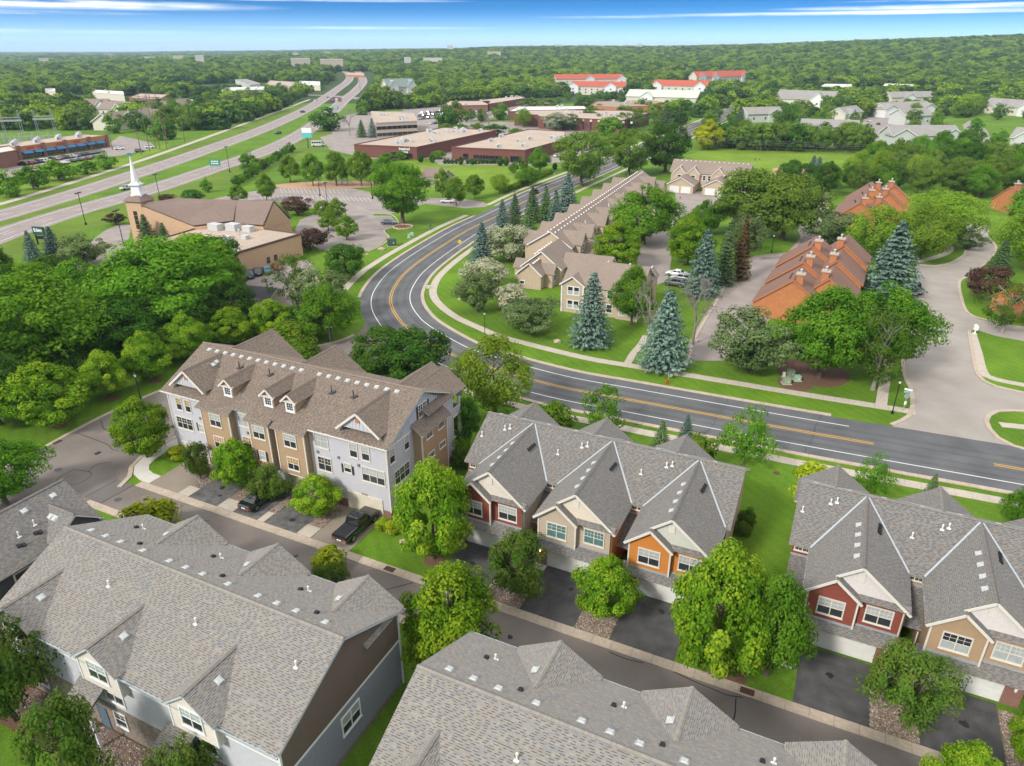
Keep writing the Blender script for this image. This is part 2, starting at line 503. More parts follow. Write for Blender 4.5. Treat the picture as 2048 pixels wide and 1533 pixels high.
WINCACHE = {}
def window(root, O, a, s, z, w, h, n=2, grid=(2, 2), glass='mix', trim=None, tw=.1, name='window', split=True, panes=True, sill=True):
    """a window with its frame as the part and every pane as a sub-part; (s, z) is the lower left corner on the wall"""
    trim = trim or M_trim
    key = (round(w, 2), round(h, 2), n, grid, glass, trim.name, tw, split, sill)
    if key not in WINCACHE:
        mb = MB()
        d = .06
        mb.box((-tw, -d, -tw), (0, .02, h + tw)); mb.box((w, -d, -tw), (w + tw, .02, h + tw))
        mb.box((0, -d, h), (w, .02, h + tw)); mb.box((0, -d, -tw), (w, .02, 0))
        if sill: mb.box((-tw - .04, -d - .05, -tw - .04), (w + tw + .04, .0, -tw - .002))
        sw = w / n
        pan = []
        for i in range(n):
            x0 = i * sw + (.035 if i else .0); x1 = (i + 1) * sw - (.035 if i < n - 1 else 0)
            if i: mb.box((i * sw - .035, -d + .01, 0), (i * sw + .035, .02, h))
            zz = [0, h * .5, h] if split else [0, h]
            if split: mb.box((x0, -d + .02, h * .5 - .025), (x1, .02, h * .5 + .025))
            for j in range(len(zz) - 1):
                z0 = zz[j] + (.025 if j else 0); z1 = zz[j + 1] - (.025 if split and j == 0 else 0)
                pan.append((x0, x1, z0, z1, j))
                if grid and (j == len(zz) - 2):
                    for g in range(1, grid[0]):
                        x = x0 + (x1 - x0) * g / grid[0]; mb.box((x - .014, -.022, z0), (x + .014, -.008, z1))
                    for g in range(1, grid[1]):
                        y = z0 + (z1 - z0) * g / grid[1]; mb.box((x0, -.021, y - .014), (x1, -.009, y + .014))
        pm = []
        for (x0, x1, z0, z1, j) in pan:
            q = MB(); q.poly([(x0, -.006, z0), (x1, -.006, z0), (x1, -.006, z1), (x0, -.006, z1)])
            gm = {'mix': M_blind if j else M_glass, 'dark': M_glass, 'blind': M_blind, 'teal': M_teal, 'gold': M_gold if j else M_glass, 'blinds': M_blind, 'half': M_glass if j else M_blind}[glass]
            pm.append(q.mesh('pane', gm))
        WINCACHE[key] = (mb.mesh(name, trim), pm)
    me, pm = WINCACHE[key]
    O = Vector(O); a = Vector((a[0], a[1], 0)).normalized(); nn = Vector((a.y, -a.x, 0))
    o = put(name, me, root, loc=O + a * s + nn * .03 + Vector((0, 0, z)), rz=atan2(a.y, a.x))
    if panes:
        for p in pm: put('pane', p, o)
    return o

def corner(mb, x, y, z0, z1, w=.12, m=0):
    mb.box((x - w / 2, y - w / 2, z0), (x + w / 2, y + w / 2, z1), m)

def gable_roof_parts(root, roof, p_eL, p_eR, p_rR, p_rL, th=.16, deck=None):
    """one slope: eave left, eave right, ridge right, ridge left as seen from outside"""
    deck.slab([p_eL, p_eR, p_rR, p_rL], th, 0, 1)
    roof.plane([p_eL, p_eR, p_rR, p_rL])
# ------------------------------------------------------------------ ground, roads, pavements
def smooth(a, b, x):
    t = min(1, max(0, (x - a) / (b - a))); return t * t * (3 - 2 * t)
AZT = [(-180, -10), (-36, -10), (-20, 8), (-9, 24), (0, 34), (11, 40), (19, 50), (29, 62), (36, 76), (60, 90), (180, 90)]
def terrain(x, y):
    r = hypot(x, y)
    if r < 700 or y < 0: return 0.0
    a = math.degrees(atan2(x, y))
    for (a0, h0), (a1, h1) in zip(AZT, AZT[1:]):
        if a0 <= a <= a1:
            h = h0 + (h1 - h0) * (a - a0) / (a1 - a0); break
    w = sin(x * .0031 + 1.3) * sin(y * .0023 + .4) * 7 * smooth(900, 1800, r)
    return h * smooth(750, 2900, r) + w

def grass_mat(name, a, b, c, stripes=0.0, ang=0.0):
    m = bpy.data.materials.new(name); m.use_nodes = True
    N, L = m.node_tree.nodes, m.node_tree.links
    p = N['Principled BSDF']; p.inputs['Roughness'].default_value = .95; p.inputs['Specular IOR Level'].default_value = .15
    geo = N.new('ShaderNodeNewGeometry')
    def noise(s, d=4, r=.6):
        n = N.new('ShaderNodeTexNoise'); n.inputs['Scale'].default_value = s; n.inputs['Detail'].default_value = d; n.inputs['Roughness'].default_value = r
        L.new(geo.outputs['Position'], n.inputs['Vector']); return n.outputs[0]
    def mixc(f, A, B):
        x = N.new('ShaderNodeMix'); x.data_type = 'RGBA'; L.new(f, x.inputs[0])
        for i, q in ((6, A), (7, B)):
            if isinstance(q, tuple): x.inputs[i].default_value = (*q, 1)
            else: L.new(q, x.inputs[i])
        return x.outputs[2]
    def rng(f, lo, hi):
        r = N.new('ShaderNodeMapRange'); r.inputs[1].default_value = lo; r.inputs[2].default_value = hi; L.new(f, r.inputs[0]); return r.outputs[0]
    c1 = mixc(rng(noise(.16, 5), .35, .65), a, b)
    c2 = mixc(rng(noise(2.2, 5, .7), .5, .8), c1, c)
    fine = N.new('ShaderNodeMapRange'); fine.inputs[1].default_value = .3; fine.inputs[2].default_value = .7; fine.inputs[3].default_value = .72; fine.inputs[4].default_value = 1.28; L.new(noise(5.5, 6, .75), fine.inputs[0])
    big = N.new('ShaderNodeMapRange'); big.inputs[1].default_value = .3; big.inputs[2].default_value = .7; big.inputs[3].default_value = .8; big.inputs[4].default_value = 1.18; L.new(noise(.045, 3), big.inputs[0])
    pm = N.new('ShaderNodeMath'); pm.operation = 'MULTIPLY'; L.new(fine.outputs[0], pm.inputs[0]); L.new(big.outputs[0], pm.inputs[1])
    fs = N.new('ShaderNodeVectorMath'); fs.operation = 'SCALE'; L.new(c2, fs.inputs[0]); L.new(pm.outputs[0], fs.inputs['Scale']); c2 = fs.outputs[0]
    if stripes:
        wv = N.new('ShaderNodeTexWave'); wv.inputs['Scale'].default_value = .22; wv.inputs['Distortion'].default_value = 2.5; wv.inputs['Detail'].default_value = 1
        mp = N.new('ShaderNodeMapping'); mp.inputs['Rotation'].default_value = (0, 0, ang); L.new(geo.outputs['Position'], mp.inputs[0]); L.new(mp.outputs[0], wv.inputs['Vector'])
        dk = N.new('ShaderNodeMapRange'); dk.inputs[3].default_value = 1 - stripes; dk.inputs[4].default_value = 1 + stripes; L.new(wv.outputs[1], dk.inputs[0])
        s = N.new('ShaderNodeVectorMath'); s.operation = 'SCALE'; L.new(c2, s.inputs[0]); L.new(dk.outputs[0], s.inputs['Scale']); c2 = s.outputs[0]
    L.new(c2, p.inputs['Base Color'])
    bp = N.new('ShaderNodeBump'); bp.inputs['Strength'].default_value = .7; bp.inputs['Distance'].default_value = .08
    L.new(noise(9, 3), bp.inputs['Height']); L.new(bp.outputs[0], p.inputs['Normal'])
    MATS[name] = m
    return m
M_grass = grass_mat('lawn_grass', (.068, .148, .009), (.10, .19, .012), (.15, .20, .024), .05, PHI)
M_meadow = grass_mat('meadow_grass', (.115, .20, .014), (.145, .225, .018), (.17, .205, .03), .04, 1.2)
M_verge = grass_mat('verge_grass', (.085, .15, .014), (.11, .175, .018), (.16, .17, .035))
M_forestfloor = grass_mat('far_ground', (.03, .06, .014), (.04, .075, .016), (.055, .08, .025))

def asphalt(name, a, b, rough=.9, sc=.22):
    m = bpy.data.materials.new(name); m.use_nodes = True
    N, L = m.node_tree.nodes, m.node_tree.links
    p = N['Principled BSDF']; p.inputs['Roughness'].default_value = rough; p.inputs['Specular IOR Level'].default_value = .25
    geo = N.new('ShaderNodeNewGeometry')
    n1 = N.new('ShaderNodeTexNoise'); n1.inputs['Scale'].default_value = sc; n1.inputs['Detail'].default_value = 6; L.new(geo.outputs['Position'], n1.inputs['Vector'])
    n2 = N.new('ShaderNodeTexNoise'); n2.inputs['Scale'].default_value = 14; n2.inputs['Detail'].default_value = 3; L.new(geo.outputs['Position'], n2.inputs['Vector'])
    ad = N.new('ShaderNodeMath'); ad.operation = 'MULTIPLY_ADD'; L.new(n2.outputs[0], ad.inputs[0]); ad.inputs[1].default_value = .55; L.new(n1.outputs[0], ad.inputs[2])
    r = N.new('ShaderNodeMapRange'); r.inputs[1].default_value = .5; r.inputs[2].default_value = 1.05; L.new(ad.outputs[0], r.inputs[0])
    x = N.new('ShaderNodeMix'); x.data_type = 'RGBA'; L.new(r.outputs[0], x.inputs[0]); x.inputs[6].default_value = (*a, 1); x.inputs[7].default_value = (*b, 1)
    L.new(x.outputs[2], p.inputs['Base Color'])
    bp = N.new('ShaderNodeBump'); bp.inputs['Strength'].default_value = .3; bp.inputs['Distance'].default_value = .02; L.new(n2.outputs[0], bp.inputs['Height']); L.new(bp.outputs[0], p.inputs['Normal'])
    MATS[name] = m
    return m
M_street = asphalt('street_asphalt', (.072, .075, .080), (.125, .127, .130))
M_alley = asphalt('alley_asphalt', (.125, .105, .092), (.19, .165, .148))
M_patch = asphalt('patched_asphalt', (.10, .092, .088), (.145, .132, .125))
M_side = asphalt('side_road_asphalt', (.24, .215, .19), (.32, .29, .26))
M_lot = asphalt('parking_asphalt', (.20, .172, .155), (.30, .262, .24))
M_drive = asphalt('driveway_sealcoat', (.042, .042, .043), (.092, .089, .087), rough=.8, sc=.8)
M_drive_old = asphalt('driveway_worn', (.05, .049, .05), (.15, .145, .14), sc=1.1)
M_drive_tan = asphalt('driveway_tan', (.19, .16, .125), (.26, .22, .175))
M_highway = asphalt('highway_concrete', (.21, .175, .165), (.28, .24, .225))
M_conc = mat('concrete_walk', (.44, .385, .32), .9, .1, 3, bump=.15, var2=.08, scale2=.4)
M_kerb = mat('kerb_concrete', (.42, .345, .27), .9, .12, 3, bump=.15, var2=.1, scale2=.4)
M_concw = mat('concrete_new', (.56, .53, .48), .9, .06, 3, bump=.1)
M_white_line = mat('paint_white', (.68, .68, .66), .7, .08, 6)
M_yellow_line = mat('paint_yellow', (.62, .34, .02), .7, .08, 6)
M_seal = mat('crack_sealer', (.018, .018, .02), .5, .1)
M_dirt = mat('field_dirt', (.44, .27, .16), .95, .1, 1.5)
M_mulch = mat('mulch', (.14, .075, .045), .95, .3, 9, bump=.5)
M_iron = mat('cast_iron', (.10, .045, .03), .8, .2, 9)

# terrain sheet, reaching the horizon
def make_ground():
    xs = sorted(set([-13000, -9000, -6000, -4500] + list(range(-3600, 3601, 150)) + [4500, 6000, 9000, 13000]))
    ys = sorted(set([-400, -100, 0, 200, 400, 600] + list(range(700, 4001, 150)) + [4500, 5200, 6000, 7500, 9500, 12500]))
    mb = MB()
    for y in ys:
        for x in xs: mb.v.append((x, y, terrain(x, y)))
    n = len(xs)
    for j in range(len(ys) - 1):
        for i in range(n - 1):
            mb.f.append((j*n+i, j*n+i+1, (j+1)*n+i+1, (j+1)*n+i)); mb.m.append(1 if ys[j] >= 650 else 0)
    mb.build('ground', [M_grass, M_forestfloor], kind='structure')
make_ground()

def sheet(name, pts, z, m, px=True, z0=0.0, kind='structure'):
    P = [G(*p) if px else Vector((p[0], p[1], 0)) for p in pts]
    a = sum(P[i].x * P[(i+1) % len(P)].y - P[(i+1) % len(P)].x * P[i].y for i in range(len(P)))
    if a < 0: P.reverse()
    mb = MB(); mb.poly([(p.x, p.y, z) for p in P])
    return mb.build(name, m, kind=kind)

def spline(pts, step=2.5):
    """dense Catmull-Rom polyline"""
    P = [Vector((p[0], p[1])) for p in pts]
    P = [P[0] * 2 - P[1]] + P + [P[-1] * 2 - P[-2]]
    out = []
    for i in range(1, len(P) - 2):
        n = max(1, int((P[i+1] - P[i]).length / step))
        for k in range(n):
            t = k / n
            a, b, c, d = P[i-1], P[i], P[i+1], P[i+2]
            out.append(.5 * ((2*b) + (c-a)*t + (2*a-5*b+4*c-d)*t*t + (3*b-a-3*c+d)*t**3))
    out.append(P[-2])
    return out

def normals(path):
    out = []
    for i in range(len(path)):
        d = (path[min(i+1, len(path)-1)] - path[max(i-1, 0)]).normalized()
        out.append(Vector((-d.y, d.x)))
    return out

def strip(name, path, a, b, z, m, parent=None, i0=0, i1=None, h=0.0, kind='structure'):
    nm = normals(path)
    mb = MB()
    i1 = len(path) - 1 if i1 is None else i1
    lo, hi = min(a, b), max(a, b)
    for i in range(i0, i1):
        A, B = path[i] + nm[i] * lo, path[i] + nm[i] * hi
        C, Dd = path[i+1] + nm[i+1] * hi, path[i+1] + nm[i+1] * lo
        T = lambda q: (q.x, q.y, z + (terrain(q.x, q.y) + .25 if q.y > 690 else 0))
        mb.poly([T(A), T(Dd), T(C), T(B)])
        if h:
            mb.poly([(A.x, A.y, z - h), (Dd.x, Dd.y, z - h), (Dd.x, Dd.y, z), (A.x, A.y, z)])
            mb.poly([(C.x, C.y, z - h), (B.x, B.y, z - h), (B.x, B.y, z), (C.x, C.y, z)])
    return mb.build(name, m, parent, kind=None if parent else kind)

def resample(path, seg):
    L = [0]
    for i in range(1, len(path)): L.append(L[-1] + (path[i] - path[i-1]).length)
    n = max(1, int(round(L[-1] / seg)))
    out = []; j = 0
    for k in range(n + 1):
        s = L[-1] * k / n
        while j < len(L) - 2 and L[j+1] < s: j += 1
        t = (s - L[j]) / max(1e-6, L[j+1] - L[j])
        out.append(path[j].lerp(path[j+1], t))
    return out

def slabs(name, path, a, b, top, m, seg=1.7, gap=.012, piece='slab', far=190.0, cap=300, bottom=0.0, tilt=0.0):
    """a run of cast slabs: each slab is a piece of its own near the camera, one sheet beyond"""
    pts = resample(path, seg); nm = normals(pts)
    root = thing(name, None, None, kind='structure')
    lo, hi = min(a, b), max(a, b)
    fm = MB(); cnt = 0
    for i in range(len(pts) - 1):
        d = (pts[i+1] - pts[i]).normalized() * gap
        A, B = pts[i] + nm[i] * lo + d, pts[i] + nm[i] * hi + d
        C, Dd = pts[i+1] + nm[i+1] * hi - d, pts[i+1] + nm[i+1] * lo - d
        t = top + rnd.uniform(-.006, .006)
        near = A.y > 20 and A.length < far and cnt < cap and abs(A.x) < A.y * .8 + 6
        q = [(p.x, p.y) for p in (A, Dd, C, B)]
        mb = MB() if near else fm
        mb.hexa([(x, y, bottom) for x, y in q], [(x, y, t) for x, y in q])
        if near:
            cnt += 1
            mb.build(piece, m, root)
    if fm.f: fm.build('far_run', m, root)
    return root

# ---- the main curved street
SP = [(120, 48.5), (90.5, 61.2), (61.8, 73), (46.5, 79.2), (37.5, 82.9), (26.2, 87.8), (15.5, 92.5), (8.8, 95.4), (2.5, 99.1), (-5, 104.4), (-10.9, 109.6), (-18.4, 120), (-21.3, 125.8), (-23.6, 132.5), (-24.8, 139),
      (-25, 146), (-24.2, 155.7), (-21.6, 167.6), (-17.2, 182.9), (-11.5, 200), (-3.5, 218.8), (8.3, 249), (17.0, 268), (42.5, 321), (72, 384), (107.5, 459.3), (148, 545), (190, 640), (240, 760)]
street = spline(SP, 2.2)
strip('main_street', street, -6.05, 6.05, .02, M_street)
M_track = asphalt('street_wheel_track', (.062, .064, .068), (.108, .11, .112))
for a in (-2.75, -1.1, 1.1, 2.75): strip('wheel_track', street, a - .28, a + .28, .026, M_track)
# the side pointing to the left of travel (+) is the far/inside of the bend on the near stretch
def idx(x, y):
    return min(range(len(street)), key=lambda i: (street[i] - Vector((x, y))).length)
i_gap0, i_gap1 = idx(49.5, 78), idx(61.0, 73.3)
i_r = idx(46.5, 79.2)
strip('edge_line', street, -3.95, -3.79, .034, M_white_line, i0=idx(44.5, 80) )
strip('edge_line', street, -3.95, -3.79, .034, M_white_line, i0=0, i1=idx(63, 72.4))
strip('edge_line', street, 3.79, 3.95, .034, M_white_line)
for a in (-.2, .2):
    strip('centre_line', street, a - .075, a + .075, .034, M_yellow_line, i0=i_r)
    strip('centre_line', street, a - .075, a + .075, .034, M_yellow_line, i1=idx(59.6, 73.9))
nmS = normals(street)
def off(path, a): 
    n = normals(path); return [p + q * a for p, q in zip(path, n)]

def sub(i0, i1): return street[i0:i1 + 1]
# kerbs (negative offsets: far side on the straight, the inside of the bend)
iW0, iW1 = idx(-12.5, 111.8), idx(-24.6, 138.2)      # mouth of the west street on the outer side
iE = idx(42.5, 80.8); iE2 = idx(70.5, 69.5)
slabs('kerb', sub(iE, len(street) - 1), -6.05, -6.75, .11, M_kerb, 3.0, piece='kerb_stone', far=230)
slabs('kerb', sub(0, iE2), -6.05, -6.75, .11, M_kerb, 3.0, piece='kerb_stone', far=200)
slabs('kerb', sub(0, iW0), 6.05, 6.75, .11, M_kerb, 3.0, piece='kerb_stone', far=200)
slabs('kerb', sub(iW1, idx(-6, 213)), 6.05, 6.75, .11, M_kerb, 3.0, piece='kerb_stone', far=230)
slabs('kerb', sub(idx(.5, 229), len(street) - 1), 6.05, 6.75, .11, M_kerb, 3.0, piece='kerb_stone', far=230)
# sidewalks: inner bend walk swings away from the kerb
def walk_var(i0, i1, f, w=1.55):
    P = sub(i0, i1); n = normals(P)
    return [p + q * f(k / (len(P) - 1)) for k, (p, q) in enumerate(zip(P, n))]
wk = walk_var(idx(52, 77), idx(-5, 215), lambda t: -(11.8 - 3.4 * smooth(.32, .62, t) + .2 * sin(t * 9)))
slabs('sidewalk', wk, -.8, .8, .06, M_conc, 1.7, far=200)
slabs('sidewalk', sub(0, idx(-14, 113)), 7.85, 9.4, .06, M_conc, 1.7, far=175)
slabs('sidewalk', walk_var(iW1 + 2, idx(-6, 213), lambda t: 9.0 + 1.2 * (1 - t) ** 2), -.8, .8, .06, M_conc, 1.7, far=215)
strip('footpath', off(sub(idx(.5, 229), len(street) - 40), 9.2), -.8, .8, .05, M_conc)
strip('footpath', off(sub(idx(2, 234), len(street) - 40), -10.5), -.8, .8, .05, M_conc)

# crack seals across the near street
for i, (x, y) in enumerate([(34, 84.3), (28, 87), (20.5, 90.2), (12, 93.6), (6.5, 96.5), (40.5, 81.6), (66, 71.3), (-24.6, 150), (-24.3, 137)]):
    k = idx(x, y); p, q = street[k], nmS[k]; d = Vector((q.y, -q.x))
    pts = []
    for s in range(13):
        o = -6 + s; j = p + q * o + d * (rnd.uniform(-.22, .22) + o * .12)
        pts.append(j)
    strip('crack_seal', pts, -.03, .03, .029, M_seal)

# ---- alley and driveways in the townhouse grid
def uvsheet(name, u0, u1, v0, v1, z, m, kind='structure'):
    mb = MB(); mb.poly([UV(u0, v0, z), UV(u1, v0, z), UV(u1, v1, z), UV(u0, v1, z)]); return mb.build(name, m, kind=kind)
def uvpoly(name, pts, z, m, kind='structure'):
    mb = MB(); mb.poly([UV(u, v, z) for u, v in pts]); return mb.build(name, m, kind=kind)
def uvpath(pts): return [UV(u, v).to_2d() for u, v in pts]
uvsheet('alley', -72.0, 60, 39.7, 43.95, .02, M_alley)
uvsheet('alley_patch', -72.5, -69.8, 39.8, 43.9, .026, M_patch)
slabs('kerb', uvpath([(-69.5, 44.4), (60, 44.4)]), -.5, .5, .07, M_kerb, 1.75, piece='kerb_stone', cap=120)
slabs('kerb', uvpath([(-71.5, 39.25), (60, 39.25)]), -.45, .45, .09, M_kerb, 1.75, piece='kerb_stone', cap=120)
west_out = [(-86.5, 20), (-86.8, 36), (-87.05, 43.7), (-87.6, 48), (-88.1, 53), (-88, 59), (-87.6, 64), (-85.5, 72), (-82.3, 80), (-78.7, 86.4), (-76.8, 88.8), (-75.9, 91.2), (-75.6, 94), (-77, 98.5)]
west_in = [(-71.5, 20), (-71.5, 39.4), (-71, 44), (-73.1, 45.75), (-74.1, 47), (-74.7, 49.2), (-74.8, 54.6), (-74.6, 60), (-72.5, 68), (-68.5, 76), (-62.5, 83), (-57, 87.2), (-50, 90)]
wo, wi = spline(uvpath(west_out), 2), spline(uvpath(west_in), 2)
mb = MB(); mb.poly([(p.x, p.y, .017) for p in wi] + [(p.x, p.y, .017) for p in reversed(spline(uvpath([(-80.5, 105), (-75, 104), (-62, 98), (-50, 93)]), 2))][::1] + [(p.x, p.y, .017) for p in reversed(wo)])
mb.build('west_street', M_alley, kind='structure')
slabs('kerb', wo[:-2], 0, .55, .10, M_kerb, 2.4, piece='kerb_stone', cap=120)
slabs('kerb', wi[int(len(wi) * .29):], -.55, 0, .10, M_kerb, 2.4, piece='kerb_stone', cap=120)
# white walk at the corner
cw = spline(uvpath([(-68.4, 45.8), (-70.9, 45.95), (-72.4, 47.1), (-73.3, 49.6), (-73.4, 54), (-73.3, 58)]), 1)
slabs('corner_walk', cw, -.85, .85, .06, M_concw, 1.6, piece='slab')
# crack seals in the west street
for pts in ([(-79.5, 56.5), (-77, 52.6), (-75.2, 50.8)], [(-87.2, 49.3), (-81, 49), (-79, 48.4), (-76, 49)], [(-87.5, 53), (-84, 51.5), (-80, 54), (-76, 53.5)], [(-87.6, 57.5), (-82, 57.5)],
            [(-79.2, 43.2), (-76.4, 43.5), (-75.9, 41.2), (-78.9, 40.8), (-79.2, 43.2)], [(-77, 43.5), (-77.8, 45), (-76.5, 46.3)], [(-72.5, 44), (-72.6, 39.9)], [(-69.7, 44), (-69.9, 39.9)], [(-59, 40), (-58.4, 41.5), (-57.5, 42.2), (-56.4, 42.6)], [(-33.6, 39.8), (-33.2, 41.6), (-32, 43.0), (-31.3, 43.8)],
            [(-11.8, 43.6), (-10.2, 43.5), (-8.8, 43.7)], [(-6.3, 43.9), (-4.6, 43.6), (-3.2, 43.5), (-1.8, 43.4), (-.8, 43.7)], [(-1.3, 43.4), (-1.1, 41.5), (-1.5, 39.8)], [(13.5, 43.8), (13.2, 42), (13.6, 40)]):
    strip('crack_seal', spline(uvpath(pts), .6), -.045, .045, .03, M_seal)

drives = [(-68.45, -63.75, M_drive_tan, 'tan'), (-62.05, -57.75, M_drive_old, 'worn'), (-55.3, -51.9, M_drive_old, 'worn'), (-50.9, -46.5, M_drive_old, 'worn'), (-44.6, -39.7, M_drive_tan, 'tan'),
          (-29.9, -24.6, M_drive, 'black'), (-20.7, -15.5, M_drive, 'black'), (-12.2, -6.6, M_drive, 'black'), (2.75, 8.15, M_drive, 'black'), (11.55, 17.0, M_drive, 'black'), (20.5, 26, M_drive, 'black')]
for u0, u1, m, _ in drives:
    uvsheet('driveway', u0, u1, 44.92, 51.55, .024, m)
    if m is M_drive:
        strip('crack_seal', uvpath([(u0 + .1, 50.2), (u0 + 1.8, 50.15), (u1 - .1, 50.25)]), -.02, .02, .03, M_seal)
strip('crack_seal', spline(uvpath([(-18.6, 44.95), (-18.3, 46), (-18.6, 47), (-18.2, 48), (-18.0, 49)]), .5), -.03, .03, .03, M_seal)
strip('crack_seal', uvpath([(-12.2, 49.6), (-11.2, 49.4), (-11.2, 51.3)]), -.02, .02, .03, M_seal)
for u0, u1 in ((-63.7, -62.1), (-57.7, -55.35), (-51.85, -50.95), (-46.45, -44.65)):
    mb = MB(); mb.hexa([UV(u0, 44.95, 0), UV(u1, 44.95, 0), UV(u1, 46.7, 0), UV(u0, 46.7, 0)], [UV(u0, 44.95, .06), UV(u1, 44.95, .06), UV(u1, 46.7, .06), UV(u0, 46.7, .06)])
    mb.build('driveway_apron', M_conc, kind='structure')
# entry walks
for u0, u1, v0, v1 in ((.4, 2.6, 48.3, 51.0), (-23.9, -20.75, 50.6, 51.6), (-14.9, -12.3, 50.6, 51.6), (9.2, 11.5, 50.6, 51.6), (-32.2, -30.0, 50.3, 51.6)):
    uvsheet('entry_walk', u0, u1, v0, v1, .05, M_concw)
# gravel beds: individual stones, too many to count
ST = [mat('river_stone_' + n, c, .85, .15, 9) for n, c in (('tan', (.30, .21, .15)), ('grey', (.27, .25, .235)), ('rust', (.22, .13, .095)), ('pale', (.45, .39, .32)))]
M_bed = mat('gravel_bed', (.17, .125, .10), .95, .35, 22, bump=.7)
def gravel(u0, u1, v0, v1, n, s=.085, poly=None):
    uvsheet('gravel_bed', u0, u1, v0, v1, .022, M_bed)
    mb = MB(); rg = random.Random(int(u0 * 10))
    for _ in range(n):
        u, v = rg.uniform(u0, u1), rg.uniform(v0, v1)
        c = UV(u, v, .03); a = rg.uniform(0, 3.1); r = s * rg.uniform(.6, 1.4); r2 = r * rg.uniform(.6, .9); h = r * rg.uniform(.5, .9)
        ex = Vector((cos(a), sin(a), 0)); ey = Vector((-sin(a), cos(a), 0)); m = rg.choices(range(4), (4, 3, 3, 2))[0]
        ring = [c + ex * r, c + ey * r2, c - ex * r, c - ey * r2]; t = c + Vector((rg.uniform(-.02, .02), rg.uniform(-.02, .02), h))
        i = len(mb.v); mb.v.extend(tuple(p) for p in ring); mb.v.append(tuple(t))
        for k in range(4): mb.f.append((i + k, i + (k + 1) % 4, i + 4)); mb.m.append(m)
    mb.build('gravel', ST, kind='stuff', label='mixed brown and grey river stones in a bed between driveways', cat='gravel')
for u0, u1, v0, v1, n in ((-63.7, -62.1, 46.75, 51.2, 650), (-57.7, -55.35, 46.75, 51.2, 800), (-51.85, -50.95, 46.75, 51.2, 450), (-46.45, -44.65, 46.75, 51.2, 700), (-24.55, -20.75, 45, 50.55, 2300), (-15.45, -12.25, 45, 50.55, 2000), (8.2, 11.5, 45, 50.55, 2200), (17.05, 20.4, 45, 51, 1800), (-4.9, -3.6, 52.5, 62, 900), (-52, -26, 18.2, 20.4, 2200), (-52, -26, 18.0, 18.2, 10)):
    gravel(u0, u1, v0, v1, n)
# drain grates in the kerb, manholes
DR = [(UV(-34.4, 44.4), PHI, 'rusty storm drain grate in the alley kerb by the maple lawn'), (UV(-.6, 44.4), PHI, 'rusty storm drain grate in the alley kerb before the big twin maples'), (UV(-87.3, 46.6), PHI + pi / 2, 'rusty storm drain in the kerb by the left lawn')]
for P, rz, lb in DR:
    mb = MB(); mb.box((-.55, -.32, .0), (.55, .32, .082))
    for i in range(6): mb.box((-.47 + i * .17, -.27, .082), (-.38 + i * .17, .27, .105))
    mb.build('storm_drain', M_iron, loc=P, rz=rz, label=lb, cat='drain')
for (x, y), lb in (((116, 940), 'round manhole cover in a square asphalt patch on the left street'), ((236, 1000), 'round manhole cover in the dark patch at the alley mouth')):
    P = G(x, y); mb = MB(); mb.lathe((0, 0, 0), [(.42, .02), (.42, .034), (.33, .034), (.32, .029)], 20); mb.build('manhole_cover', mat('manhole_iron', (.07, .07, .08), .6, .2, 9), loc=P, label=lb, cat='manhole')
P = G(1553, 947); mb = MB(); mb.lathe((0, 0, 0), [(.38, .0), (.38, .05), (.3, .05), (.29, .03)], 18); mb.build('yard_drain', M_iron, loc=P, label='round rusty yard drain in the lawn between the two townhouse rows', cat='drain')

# oil and tyre stains on the drives and the alley
M_stain = mat('oil_stain', (.016, .016, .017), .6, .2)
def blot(P, r, seed, z=.029):
    g = random.Random(seed); q = MB(); q.poly([(P.x + r * g.uniform(.45, 1.1) * cos(a * .449), P.y + r * g.uniform(.45, 1.1) * sin(a * .449), z) for a in range(14)]); q.build('stain', M_stain, kind='structure')
for i, (u, v, r_) in enumerate(((-42.8, 49.9, .35), (-42.3, 47.4, .2), (-49.2, 48.5, .5), (-48.4, 46.6, .4), (-60, 48, .45), (-59, 46.6, .3), (-27.5, 48.6, .4), (-17.4, 49.4, .35), (-9.0, 50.2, .45), (5.2, 49, .4), (14.6, 48.4, .4), (-44, 42, .3), (-20, 41.5, .35), (-66, 42.5, .4), (-80, 47, .5), (-82, 58, .4))): blot(UV(u, v), r_, i)
# ---- east side road and its drives
sheet('side_road', [(1783, 847), (1806, 838), (1820, 823), (1820, 783), (1806, 748), (1805, 700), (1813, 640), (1830, 585), (1834, 554), (1830, 535), (1838, 528), (1869, 531), (1901, 525), (1927, 509), (1931, 492), (1925, 472), (1935, 452), (1950, 440), (1972, 441), (1980, 455), (1976, 474), (1992, 494), (1976, 520), (1940, 550), (1917, 564), (1922, 602), (1933, 627), (1960, 640), (2020, 650), (2048, 654), (2120, 670), (2120, 700), (2048, 683), (1990, 672), (1952, 660), (1936, 663), (1943, 705), (1952, 748), (1966, 764), (1984, 773), (2048, 788), (2130, 806), (2130, 830), (2048, 820), (1998, 820), (1973, 833), (1972, 852), (1988, 874), (2023, 893), (2060, 903), (1990, 925), (1800, 888)], .013, M_side)
def pxpath(pts, step=1.5): return spline([G(*p).to_2d() for p in pts], step)
